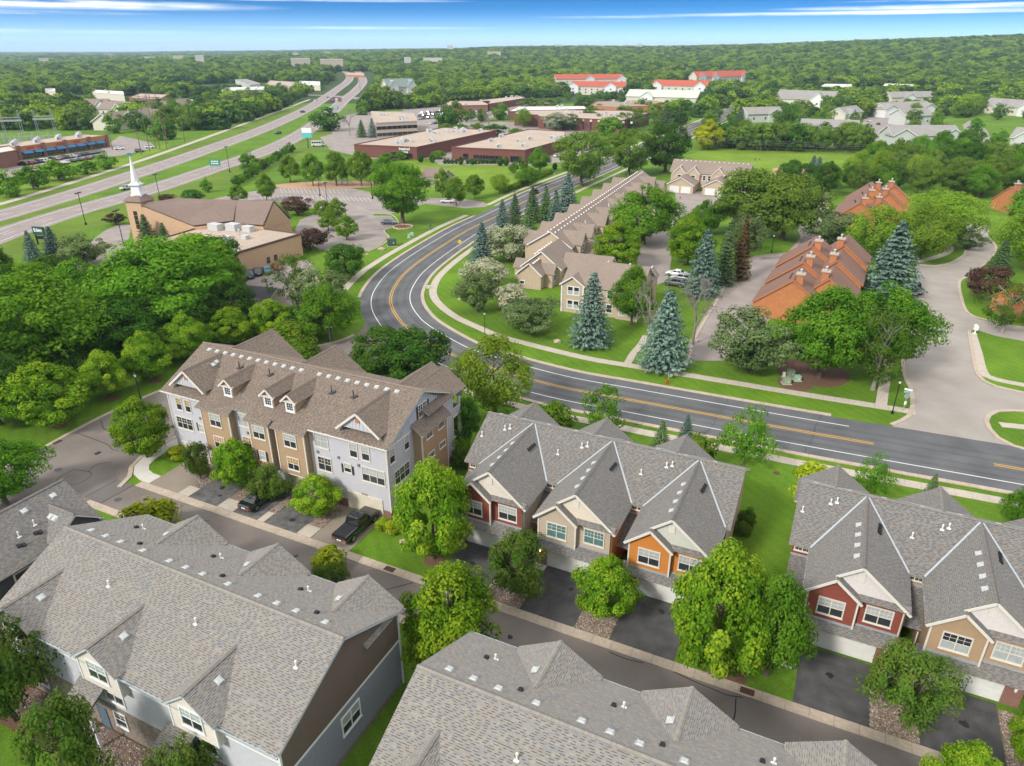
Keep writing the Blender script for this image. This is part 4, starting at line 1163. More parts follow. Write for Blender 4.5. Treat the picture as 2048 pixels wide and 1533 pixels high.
        st = [(X + 3.7, -.05, 5.98), (X + 7.45, -.05, 5.98), (X + 7.45, .36, 6.36), (X + 3.7, .36, 6.36)]
        deck.slab(st, .1, 0, 1); roof.plane(st)
        # barge boards
        for a, b in (((xl, -.5, zl_), (X + 1.87, -.5, zs)), ((X + 1.87, -.5, zs), (X + 4.0, -.5, zs - kk * 2.13)), ((X + 1.87 - .1, .0, zs), (xm, .0, zp)), ((xm, .0, zp), (xr_, .0, zl_))):
            w.bar(Vector(a) - Vector((0, .02, .1)), Vector(b) - Vector((0, .02, .1)), .06, .22, 7)
        w.box((xm - .28, .27, 7.55), (xm + .28, .36, 8.3), 7)
        window(root, (X, -.1, 0), (1, 0), .95, 3.85, 1.85, 1.5, 2, (2, 2), 'teal' if cm == 1 else 'half' if i % 2 else 'mix', M_trim)
        window(root, (X + 3.75, .45, 0), (1, 0), .75, 3.85, 1.85, 1.5, 2, (3, 2), 'teal' if cm == 1 else 'blind' if cm == 3 else 'mix', M_trim)
        ridge_caps(root, (xm, .0, zp + .04), (xm, ybk - 1.2, zp + .04), 'slate', False, .16, .32, .8)
        # valleys to the main roof
        yv = lambda z: ym - (zr - z) / k
        for s_ in (-1, 1):
            e = xm + s_ * 3.9; zz = zp - kk * 3.9
            valley(fl, (e, yf - ov + .1, ze + .1), (xm + s_ * .1, ym - .25, zr - .02), .16)
        # rear gable
        xg, hg, zg, kg = X + .95, 3.0, 8.35, .72
        dormer_front(root, roof, deck, w, xg, yb + .0, hg, zg, kg, None, 5, ym + 1.2, .35, facing=1)
        lap_wall(w, (xg + hg, yb + .02, 0), (-1, 0), [(0, 5.4), (2 * hg, 5.4), (2 * hg, zg - .2 - kg * hg), (hg, zg - .15), (0, zg - .2 - kg * hg)], 9, .16)
        valley(fl, (xg - hg - .2, yb + ov - .1, ze + .12), (xg - .2, ym + 1.4, zg + .04)); valley(fl, (xg + hg + .2, yb + ov - .1, ze + .12), (xg + .2, ym + 1.4, zg + .04))
        ridge_caps(root, (xg, yb + .35, zg + .04), (xg, ym + 1.4, zg + .04), 'slate', False, .16, .32, .7)
        # vents
        for j in range(4):
            pent_vent(root, xm - .55, 2.0 + j * 1.55, zp - kk * .55 + .02, (-1, 0), kk)
            pent_vent(root, xm + 1.15 + .02 * j, 6.9 + j * .42, zp - kk * (1.15 + .02 * j) + .02, (1, 0), kk, 'blk')
        for j in range(2): vent_pipe(root, xm - 2.9 + .5 * j, 9.6 + .25 * j, zr - k * (ym - 9.6 - .25 * j) + .05)
        vent_pipe(root, xm - 5.1, 8.4, zr - k * (ym - 8.4))
        for j in range(3): pent_vent(root, xm - 4.4 + 2.9 * j, ym + .55, zr - k * .55 + .02, (0, 1), k)
        # downpipe and gutter
        fl.bar((X - .42, -.45, zl_ - .1), (X - .42, yf, zl_ - .1), .1, .1, 0, up=(0, 0, 1)); fl.bar((X + 7.52, .05, zl_ - .1), (X + 7.52, yf, zl_ - .1), .1, .1, 0)
        w.bar((X - .3, 1.9, 3.0), (X - .3, 1.9, .3), .09, .09, 7)
    ridge_caps(root, (x0 - ov, ym, zr + .05), (x1 + ov, ym, zr + .05), 'slate', False, .15)
    deck.build('roof', [SH['slate'][1], M_deckside], root); roof.finish(); fl.build('flashing', M_flash, root); w.build('wall', mats, root)
    return root

GRP = 'townhouse rows of the estate'
row_c('red, beige and orange fronted townhouse row with three garages below the curved road', -30.65, 51.5, [(0, 9, 1, False), (1, 4, 2, True), (2, 5, 1, False)], GRP)
row_c('red and tan fronted townhouse row with white garages at the right edge', 2.4, 51.75, [(0, 6, 3, True), (3, 6, 1, False), (0, 9, 1, False)], GRP)

# ---- the three storey grey and tan house with brown roof
def big_house():
    root = thing('townhouse_block', 'three-storey grey and tan townhouse block with brown roof and small dormers', 'townhouse', UV(-70.3, 51.3), PHI)
    Lx, Dy, zr, ov = 31.5, 13.5, 12.55, .5
    ym = 6.9; k = .47; ze = zr - k * (ym + ov)
    roof = Roof(root, 'brown', 0); deck = MB(); fl = MB(); w = MB()
    mats = [S_lav, S_tan, M_trim, M_brickred, mat('board_batten_grey', (.50, .51, .54), .75, .05), M_shutter, mat('louvre_red', (.42, .16, .10), .7, .1), mat('board_batten_blue', (.40, .43, .50), .75, .05), S_cream]
    for p in ([(-ov, -ov, ze), (Lx + ov, -ov, ze), (Lx + ov, ym, zr), (-ov, ym, zr)], [(Lx + ov, Dy + ov, zr - k * (Dy + ov - ym)), (-ov, Dy + ov, zr - k * (Dy + ov - ym)), (-ov, ym, zr), (Lx + ov, ym, zr)]):
        deck.slab(p, .17, 0, 1); roof.plane(p)
    zw = zr - k * ym - .12
    # tan bays that stand forward (x0, x1)
    bays = [(6.3, 10.6), (13.6, 16.4), (17.5, 21.4)]
    pr = .9
    for a, b in bays:
        zb = ze - k * (pr + .05)
        p = [(a - .35, -ov - pr, zb), (b + .35, -ov - pr, zb), (b + .35, -ov + .3, zb + k * (pr + .3)), (a - .35, -ov + .3, zb + k * (pr + .3))]
        deck.slab(p, .15, 0, 1); roof.plane(p)
        lap_wall(w, (a, -pr, 0), (1, 0), [(0, 2.9), (b - a, 2.9), (b - a, zb + .2), (0, zb + .2)], 1, .17)
        lap_wall(w, (b, -pr, 0), (0, 1), [(0, 2.9), (pr, 2.9), (pr, zb + .4), (0, zb + .2)], 1, .17)
        lap_wall(w, (a, 0, 0), (0, -1), [(0, 2.9), (pr, 2.9), (pr, zb + .2), (0, zb + .4)], 1, .17)
        w.box((a, -pr, 2.75), (b, 0, 2.9), 2)
        corner(w, a, -pr, 2.8, zb + .15, .14, 2); corner(w, b, -pr, 2.8, zb + .15, .14, 2)
        cx_ = (a + b) / 2
        window(root, (a, -pr, 0), (1, 0), (b - a) / 2 - .8, 6.5, 1.6, 1.5, 2, (2, 2), 'mix', M_trim)
        if b - a > 3:
            window(root, (a, -pr, 0), (1, 0), (b - a) / 2 - .75, 3.6, 1.5, 1.45, 2, (2, 2), 'gold', M_trim)
        else:
            window(root, (a, -pr, 0), (1, 0), (b - a) / 2 - .4, 3.7, .8, 1.1, 1, (2, 2), 'blind', M_trim)
            for s in (-.78, .48): w.box((cx_ + s, -pr - .05, 3.65), (cx_ + s + .3, -pr, 4.85), 5)
    # front wall between the bays and the ends
    lap_wall(w, (0, 0, 0), (1, 0), [(0, 1.0), (Lx, 1.0), (Lx, zw), (0, zw)], 0, .17)
    w.box((.05, -.05, 0), (Lx - .05, .1, .98), 3)
    for x in (0, 6.25, 13.45, 21.55, Lx): corner(w, x, 0, .9, zw, .15, 2)
    fw = [(1.3, 6.75, .8, 1.5, 1, 'gold'), (2.75, 6.75, .8, 1.5, 1, 'gold'), (.75, 4.2, 2.5, 1.45, 3, 'dark'), (4.4, 4.4, .8, 1.0, 1, 'blind'),
          (11.2, 6.9, 1.6, 1.55, 2, 'blind'), (11.4, 3.9, 1.6, 1.5, 2, 'gold'), (22.2, 6.9, 1.7, 1.6, 2, 'blind'), (22.3, 4.0, 1.7, 1.6, 2, 'dark'),
          (26.85, 6.8, .9, 1.55, 1, 'mix'), (28.4, 6.8, .9, 1.55, 1, 'mix'), (25.85, 4.65, .85, 1.0, 1, 'mix'), (28.2, 4.2, 2.8, 1.65, 3, 'mix')]
    for s, z, ww, hh, nn, gl in fw: window(root, (0, 0, 0), (1, 0), s, z, ww, hh, nn, (2, 2), gl, M_trim)
    for s in (4.4, 25.85):
        w.box((s - .42, -.05, 4.4), (s - .12, 0, 5.5), 5); w.box((s + .92, -.05, 4.4), (s + 1.22, 0, 5.5), 5)
    # garages
    for x in (.6, 7.0, 17.2, 26.0):
        garage_door(root, x if x != 7.0 else 7.2, -.07 if x in (.6, 26.0) else -.06, .02, 4.4 if x != 7.0 else 3.4, 2.1, M_garage_cream)
    M_plq = mat('number_plaque', (.3, .28, .24), .6, .05)
    q = MB(); q.box((27.8, -.12, 2.26), (28.5, -.08, 2.46)); q.build('house_number_plaque', M_plq, root)
    # right end wall: lap below, board and batten gable above
    lap_wall(w, (Lx, 0, 0), (0, 1), [(0, 1.0), (Dy, 1.0), (Dy, 8.55), (0, 8.55)], 0, .17)
    w.box((Lx - .05, 0, 0), (Lx + .04, Dy, .98), 3)
    flat_wall(w, (Lx + .01, 0, 0), (0, 1), [(.3, 8.6), (Dy - .3, 8.6), (ym, zr - .2)], 7)
    w.box((Lx + .0, -.1, 8.5), (Lx + .07, Dy, 8.68), 2)
    for i in range(26):
        y = .5 + i * .48
        zt = zr - .25 - k * abs(y - ym) if y < ym else zr - .25 - k * (y - ym)
        if zt > 8.8: w.box((Lx + .0, y - .03, 8.65), (Lx + .05, y + .03, zt), 2)
    lap_wall(w, (0, Dy, 0), (0, -1), [(0, 0), (Dy, 0), (Dy, zw), (Dy - ym, zr - .2), (0, zw)], 0, .17)
    lap_wall(w, (Lx, Dy, 0), (-1, 0), [(0, 0), (Lx, 0), (Lx, zw), (0, zw)], 0, .17)
    corner(w, Lx, Dy, 0, zw, .15, 2); corner(w, 0, Dy, 0, zw, .15, 2)
    W = lambda y, z, ww, hh, nn, gl: window(root, (Lx, 0, 0), (0, 1), y, z, ww, hh, nn, (2, 2), gl, M_trim)
    W(.45, 6.7, .85, 1.6, 1, 'mix'); W(3.2, 6.9, .85, 1.6, 1, 'mix'); W(1.1, 3.7, 2.7, 1.6, 3, 'dark'); W(6.3, 9.4, 1.6, 1.4, 2, 'dark')
    for y in (5.85, 8.05): w.box((Lx + .02, y, 9.35), (Lx + .07, y + .35, 10.85), 5)
    # tan bay with its own little roof
    y0, y1, px = 5.0, 10.3, 1.1
    lap_wall(w, (Lx + px, y0, 0), (0, 1), [(0, 1.0), (y1 - y0, 1.0), (y1 - y0, 8.3), (0, 8.3)], 1, .17)
    lap_wall(w, (Lx, y0, 0), (1, 0), [(0, 1.0), (px, 1.0), (px, 8.3), (0, 8.7)], 1, .17)
    lap_wall(w, (Lx + px, y1, 0), (-1, 0), [(0, 1.0), (px, 1.0), (px, 8.7), (0, 8.3)], 1, .17)
    corner(w, Lx + px, y0, .9, 8.3, .14, 2); corner(w, Lx + px, y1, .9, 8.3, .14, 2)
    p = [(Lx + px + .5, y0 - .4, 8.15), (Lx + px + .5, y1 + .4, 8.15), (Lx + .02, y1 + .4, 9.35), (Lx + .02, y0 - .4, 9.35)]
    deck.slab(p, .14, 0, 1); roof.plane(p)
    for y, z in ((.9, 7.15), (3.4, 7.15), (1.1, 4.5), (3.5, 4.6)):
        window(root, (Lx + px, y0, 0), (0, 1), y, z, 1.2, .6, 1, (4, 2), 'dark', M_trim, split=False)
    # porch on the rear corner
    for y, x in ((Dy + 1.9, Lx - .2), (Dy + 1.9, Lx - 4.2)):
        w.box((x - .14, y - .14, 0), (x + .14, y + .14, 8.4), 2)
    w.box((Lx - 4.3, Dy, 5.75), (Lx - .02, Dy + 2.0, 6.0), 2); w.box((Lx - .12, Dy + .05, 6.0), (Lx - .03, Dy + 1.76, 7.0), 0); w.box((Lx - 4.0, Dy + 1.85, 6.0), (Lx - .35, Dy + 1.95, 7.0), 0)
    w.box((Lx - 4.3, Dy, 2.9), (Lx - .02, Dy + 2.0, 3.1), 2)
    # front gables (board and batten with red louvre) at both ends, and the little dormers
    for xg in (3.6, 28.1):
        yb = .15; hw = 2.75; zp = 12.2; kk = .82
        dormer_front(root, roof, deck, w, xg, yb, hw - .3, zp, kk, None, 9, ym - .9, .3)
        zb = zp - kk * (hw - .35)
        flat_wall(w, (xg - hw, yb, 0), (1, 0), [(.35, zb - .1), (2 * hw - .35, zb - .1), (hw, zp - .2)], 4)
        for i in range(11):
            s = .6 + i * .46; zt = zp - .25 - kk * abs(s - hw)
            if zt > zb: w.box((xg - hw + s - .03, yb - .05, zb - .1), (xg - hw + s + .03, yb, zt), 2)
        w.box((xg - .26, yb - .07, zb + .75), (xg + .26, yb - .0, zb + 1.65), 6)
        for s in (-1, 1): w.bar((xg, yb - .32, zp - .1), (xg + s * (hw), yb - .32, zp - .1 - kk * hw), .06, .24, 2)
        ridge_caps(root, (xg, yb - .3, zp + .04), (xg, ym - 1.1, zp + .04), 'brown', False, .16, .3, .8)
    for xg in (9.25, 15.3, 18.4):
        yb = .9; hw = .75; zp = 11.95; kk = .9; zs = zp - kk * hw - .15
        zroof = lambda y: zr - k * (ym - y)
        lap_wall(w, (xg - hw, yb, 0), (1, 0), [(0, zroof(yb) - .1), (2 * hw, zroof(yb) - .1), (2 * hw, zs), (hw, zs + kk * hw), (0, zs)], 1, .17)
        for s, a in ((1, (0, 1)), (-1, (0, -1))):
            ye = ym - (zr - zs) / k
            if s > 0: lap_wall(w, (xg + hw, yb, 0), a, [(0, zroof(yb) - .1), (ye - yb, zs), (0, zs)], 1, .17)
            else: lap_wall(w, (xg - hw, ye, 0), a, [(ye - yb, zroof(yb) - .1), (ye - yb, zs), (0, zs)], 1, .17)
        dormer_front(root, roof, deck, w, xg, yb, hw, zp, kk, None, 9, ym - 1.2, .32)
        window(root, (xg - hw, yb, 0), (1, 0), .33, zroof(yb) + .22, .84, .84, 1, (3, 3), 'dark', M_trimw, split=False, tw=.2)
        w.box((xg - hw - .3, yb - .34, zs - .12), (xg + hw + .3, yb - .02, zs - .02), 2)
        for s in (-1, 1): w.bar((xg, yb - .34, zp - .08), (xg + s * (hw + .32), yb - .34, zp - .08 - kk * (hw + .32)), .05, .2, 2)
        ridge_caps(root, (xg, yb - .3, zp + .04), (xg, ym - 1.4, zp + .04), 'brown', False, .16, .3, .9)
    # rear gables
    for xg, hw, zp, yo in ((4.0, 4.6, 12.45, Dy + .6), (15.0, 4.6, 12.45, Dy - .2), (28.4, 3.4, 12.35, Dy + .6), (29.4, 3.0, 11.7, Dy + 1.6)):
        dormer_front(root, roof, deck, w, xg, yo, hw - .35, zp, .72, None, 8, ym + .1, .35, facing=1)
        zb = zp - .72 * hw
        lap_wall(w, (xg + hw - .35, yo, 0), (-1, 0), [(0, 8.2), (2 * hw - .7, 8.2), (2 * hw - .7, zb + .1), (hw - .35, zp - .2), (0, zb + .1)], 0, .17)
        ridge_caps(root, (xg, yo + .3, zp + .04), (xg, ym + .5, zp + .04), 'brown', False, .16, .3, .7)
    for i in range(22):
        if i == 12: continue
        pent_vent(root, 1.3 + i * 1.32, ym - .85, zr - k * .85 + .03, (0, -1), k)
    for xv, yv in ((2.6, 5.2), (2.9, 4.4)): pent_vent(root, xv + 1.6, yv - .8, 12.2 - .82 * .6 + .02, (1, 0), .82)
    M_st = mat('roof_stack_dark', (.05, .05, .055), .5, .1)
    for xs, ys in ((7.6, 4.6), (12.3, 4.6), (21.6, 4.2), (24.5, 4.3)):
        s = MB(); s.tube((0, 0, -.2), (0, 0, .75), .07, .06, 8); s.lathe((.35, .1, -.1), [(.16, 0), (.16, .22), (.05, .32)], 8); s.box((-.28, -.28, -.14), (.28, .28, -.06))
        s.build('roof_stack', M_st, root, loc=(xs, ys, zr - k * (ym - ys) + .12))
    ridge_caps(root, (-ov, ym, zr + .05), (Lx + ov, ym, zr + .05), 'brown', False, .15)
    gutter(fl, (-ov, -ov - .05, ze - .1), (6.0, -ov - .05, ze - .1)); gutter(fl, (21.8, -ov - .05, ze - .1), (Lx + ov, -ov - .05, ze - .1))
    for x in (6.35, 13.35, 17.3): fl.bar((x, -.1, .4), (x, -.1, 8.6), .09, .09, 0); fl.bar((x, -.1, .4), (x + .5, -1.0, .12), .09, .09, 0)
    deck.build('roof', [SH['brown'][1], M_deckside], root); roof.finish(); fl.build('gutter', M_trim, root); w.build('wall', mats, root)
    # wall fittings
    for x, z, y in ((4.9, 6.3, -.12), (12.3, 6.1, -.12), (22.4, 6.2, -.12), (25.2, 6.2, -.12), (27.8, 5.9, -.12)):
        f = MB(); f.box((-.12, -.12, -.15), (.12, .0, .15)); f.build('wall_fixture', M_grey_metal, root, loc=(x, y + .1, z))
big_house()
# ------------------------------------------------------------------ houses and halls farther off
def roofmat(name, c, v=.12): return mat(name, c, .92, v, 3.0, bump=.3, bscale=6, var2=.08, scale2=.2)
R_brown = roofmat('roof_brown', (.235, .185, .15)); R_rust = roofmat('roof_rust_brown', (.21, .115, .085)); R_grey = roofmat('roof_grey', (.27, .255, .24)); R_red = mat('roof_red', (.42, .09, .05), .8, .08, 2)
R_gravel = mat('roof_gravel', (.42, .335, .265), .95, .12, 2, var2=.1, scale2=.08); R_white = mat('roof_white', (.66, .66, .64), .8, .05, 1); R_church = roofmat('roof_church', (.20, .145, .12)); R_pale = mat('roof_pale_metal', (.55, .52, .44), .6, .05, 1); R_char = roofmat('roof_charcoal', (.055, .055, .06))
W_beige = mat('wall_beige', (.47, .37, .265), .8, .06, 2); W_cedar = mat('wall_cedar', (.46, .175, .068), .8, .1, 2, var2=.08); W_church = mat('wall_church', (.55, .36, .22), .85, .05, 2); W_brickd = mat('wall_brick_dark', (.165, .065, .05), .9, .15, 3); W_cream = mat('wall_cream', (.62, .58, .47), .8, .05, 2); W_paleg = mat('wall_pale_grey', (.52, .53, .49), .8, .05, 2); W_brickm = mat('wall_brick_mid', (.25, .12, .09), .9, .15, 3); W_obrick = mat('wall_brick_orange', (.46, .2, .09), .9, .1, 3); W_tanconc = mat('wall_tan_concrete', (.5, .42, .34), .85, .05, 2)
M_hvac = mat('hvac_metal', (.55, .56, .55), .5, .08, 3, metal=.2)
M_darkglass = mat('dark_glass_band', (.02, .024, .028), .08, .1, 2, spec=.9)

BLD = []
def simple_window(root, O, a, s, z, w, h, n=1, glass='dark', trim=None):
    return window(root, O, a, s, z, w, h, n, None, glass, trim or M_trimw, tw=.14, split=True if h > 1.1 else False, sill=False)

def gable_block(root, x0, x1, y0, y1, ze, zr, wm, rm, axis='x', ov=.45, base=0.0, th=.22, trim=None, wall_name='wall', roof_name='roof'):
    """walls with a pitched roof; the ridge runs along axis"""
    trim = trim or M_trimw
    w = MB(); d = MB()
    if axis == 'x':
        ym = (y0 + y1) / 2; k = (zr - ze) / ((y1 - y0) / 2 + ov)
        zw = ze + k * ov - .02
        for s in ([(x0 - ov, y0 - ov, ze), (x1 + ov, y0 - ov, ze), (x1 + ov, ym, zr), (x0 - ov, ym, zr)], [(x1 + ov, y1 + ov, ze), (x0 - ov, y1 + ov, ze), (x0 - ov, ym, zr), (x1 + ov, ym, zr)]): d.slab(s, th, 0, 1)
        ring = [(x0, y0), (x1, y0), (x1, y1), (x0, y1)]
        w.prism(ring, base, zw - th)
        for x, sg in ((x0, -1), (x1, 1)):
            w.hexa([(x - .15 * (sg > 0), y0, zw - th), (x + .15 * (sg < 0), y0, zw - th), (x + .15 * (sg < 0), y1, zw - th), (x - .15 * (sg > 0), y1, zw - th)], [(x - .15 * (sg > 0), ym - .02, zr - th), (x + .15 * (sg < 0), ym - .02, zr - th), (x + .15 * (sg < 0), ym + .02, zr - th), (x - .15 * (sg > 0), ym + .02, zr - th)])
    else:
        xm = (x0 + x1) / 2; k = (zr - ze) / ((x1 - x0) / 2 + ov)
        zw = ze + k * ov - .02
        for s in ([(x0 - ov, y1 + ov, ze), (x0 - ov, y0 - ov, ze), (xm, y0 - ov, zr), (xm, y1 + ov, zr)], [(x1 + ov, y0 - ov, ze), (x1 + ov, y1 + ov, ze), (xm, y1 + ov, zr), (xm, y0 - ov, zr)]): d.slab(s, th, 0, 1)
        w.prism([(x0, y0), (x1, y0), (x1, y1), (x0, y1)], base, zw - th)
        for y, sg in ((y0, -1), (y1, 1)):
            ya, yb = (y, y + .15) if sg < 0 else (y - .15, y)
            w.hexa([(x0, ya, zw - th), (x1, ya, zw - th), (x1, yb, zw - th), (x0, yb, zw - th)], [(xm - .02, ya, zr - th), (xm + .02, ya, zr - th), (xm + .02, yb, zr - th), (xm - .02, yb, zr - th)])
    w.build(wall_name, wm, root); d.build(roof_name, [rm, trim], root)

def frame(label, cat, pL, pR, name='house', group=None, z=None):
    """an Empty at the front left foot of a building, its x axis along the front"""
    A, B = (G(*pL), G(*pR))
    o = thing(name, label, cat, Vector((A.x, A.y, 0)), atan2(B.y - A.y, B.x - A.x), group)
    return o, (B - A).length

def little_vents(root, x0, x1, y, z, n, k, dirn):
    if 'dot' not in WINCACHE:
        mb = MB(); mb.hexa([(-.2, -.2, 0), (.2, -.2, 0), (.2, .2, 0), (-.2, .2, 0)], [(-.12, -.12, .22), (.12, -.12, .22), (.12, .12, .22), (-.12, .12, .22)]); WINCACHE['dot'] = mb.mesh('roof_vent', M_pvc)
    for i in range(n): put('roof_vent', WINCACHE['dot'], root, loc=(x0 + (x1 - x0) * i / max(1, n - 1), y, z))

# ---- beige row along the street
def beige_row():
    root = thing('beige_row', 'long beige townhouse row with brown roof and white gables along the street', 'townhouse', (8.7, 160.3, 0), radians(68.5))
    gable_block(root, 0, 96, -5.0, 5.0, 5.1, 8.6, W_beige, R_brown, 'x', .5)
    k = 3.5 / 5.5
    little_vents(root, 1, 95, -.9, 8.6 - k * .9, 42, k, -1); little_vents(root, 1, 95, .9, 8.6 - k * .9, 42, k, 1)
    for i, x in enumerate((4.6, 12.6, 25, 33, 45.5, 53.5, 66, 74, 86.5)):
        gable_block(root, x - 2.4, x + 2.4, -6.6, -2.0, 5.4, 8.0, W_beige, R_brown, 'y', .4)
        simple_window(root, (x - 1.0, -6.6, 0), (1, 0), .3, 3.6, 1.2, 1.5)
    for i, x in enumerate((8.6, 29, 49.5, 70)):
        gable_block(root, x - 4.2, x + 4.2, -12.5, -5.0, 2.7, 5.2, W_beige, R_brown, 'y', .4)
        for s in (-3.4, .4): garage_door(root, x + s, -12.54, .02, 2.8, 2.1)
    for i, x in enumerate((3.0, 13, 24, 36, 48, 60, 72, 84)):
        gable_block(root, x - 2.6, x + 2.6, 2.0, 6.2, 5.2, 7.6, W_beige, R_brown, 'y', .4)
        gable_block(root, x + 3.2, x + 6.4, 4.6, 9.0, 2.6, 4.2, W_beige, R_brown, 'y', .4)
    for x in (6, 18, 28, 41, 58, 73): vent_pipe(root, x, -3.2, 6.7); vent_pipe(root, x + .8, -2.8, 6.9)
    for y in (-2.6, 1.6): simple_window(root, (0, 5, 0), (0, -1), 5 - y - 1, 2.4, 1.3, 1.5)
    # lower units in front
    r2 = thing('beige_house', 'single-storey beige house wing with white trimmed front gables by the bend lawn', 'house', (3.6, 144.3, 0), radians(68.5))
    gable_block(r2, 0, 8, -2.6, 2.6, 3.1, 5.7, W_beige, R_brown, 'x', .45); gable_block(r2, 4.5, 16, -5.5, 3.2, 3.5, 7.2, W_beige, R_brown, 'x', .45)
    gable_block(r2, 2.2, 5.4, -4.4, -1, 3.0, 4.8, W_beige, R_brown, 'y', .35); gable_block(r2, 5.5, 9, 2.5, 5.4, 2.7, 4.4, W_beige, R_brown, 'y', .35)
    gable_block(r2, 7.5, 13.5, -15, -5, 3.4, 5.8, W_beige, R_brown, 'y', .4)
    little_vents(r2, .6, 4, -.7, 5.4, 4, .5, -1); little_vents(r2, 5, 15.6, .5, 6.2, 8, .5, -1)
    simple_window(r2, (2.2, -4.4, 0), (1, 0), .9, 1.2, 1.3, 1.3); simple_window(r2, (8, -5.5, 0), (1, 0), .5, 1.0, 1.0, 1.6); simple_window(r2, (0, 2.6, 0), (0, -1), .6, 1.0, .9, .6)
    f = MB()
    for i in range(18): f.box((6.2, -9.9 + i * .3, 0), (6.26, -9.68 + i * .3, 1.7 + .06 * (i % 2)))
    f.build('fence', mat('fence_wood', (.09, .06, .045), .9, .15), r2)
    # two-storey corner unit
    r3 = thing('beige_house', 'two-storey beige corner unit with white windows behind the blue spruce', 'house', (10.0, 130.6, 0), radians(-24))
    gable_block(r3, 0, 14.5, 0, 11, 5.5, 9.0, W_beige, R_brown, 'x', .5)
    gable_block(r3, -.3, 4.0, -.5, 3, 5.5, 7.3, W_beige, R_brown, 'y', .45); gable_block(r3, 10.5, 14.6, -.5, 3, 5.5, 7.3, W_beige, R_brown, 'y', .45)
    for z in (3.6, .9):
        for x in (.95, 2.2, 11.2, 12.6): simple_window(r3, (0, -.5, 0), (1, 0), x, z, .95, 1.5, 1, 'half')
        simple_window(r3, (0, 0, 0), (1, 0), 8.6, z, 1.0, 1.5)
    w = MB(); corner(w, -.3, -.5, 0, 5.4, .25); corner(w, 4, -.5, 0, 5.4, .25); corner(w, 14.5, -.5, 0, 5.4, .25); w.build('corner_board', M_trimw, r3)
    for i in range(3): gable_block(r3, 3.5 + 4.5 * i, 6 + 4.5 * i, 9, 12.5, 5.4, 7.2, W_beige, R_brown, 'y', .35)
    r4 = thing('beige_house', 'beige two-storey building with white garage doors at the end of the court', 'house', (57.8, 265.8, 0), radians(-24))
    gable_block(r4, 0, 27, 0, 10, 5.6, 9.4, W_beige, R_brown, 'x', .5); little_vents(r4, 1, 26, 4.2, 9.0, 16, .6, -1)
    for x in (3.2, 8.2, 17, 22.5):
        gable_block(r4, x - 2.2, x + 2.2, -1, 3.5, 5.2, 7.9, W_beige, R_brown, 'y', .35); simple_window(r4, (x - .7, -1, 0), (1, 0), .1, 3.4, 1.2, 1.4)
    for x in (11.5, 13.3, 1.0): simple_window(r4, (x, 0, 0), (1, 0), 0, 3.2, .9, 1.6)
    for x in (1.2, 13.5):
        gable_block(r4, x, x + 9, -10, -1, 2.8, 5.4, W_beige, R_brown, 'y', .45)
        for s in (.9, 4.9): garage_door(r4, x + s, -10.04, .02, 3.2, 2.2)
    r5 = thing('garage_shed', 'small beige garage block beside the beige court', 'garage', (43.5, 250, 0), radians(-24))
    gable_block(r5, 0, 8, 0, 7, 2.8, 4.8, W_beige, R_brown, 'x', .4); garage_door(r5, 4.5, -.04, .02, 2.8, 2.1)
beige_row()

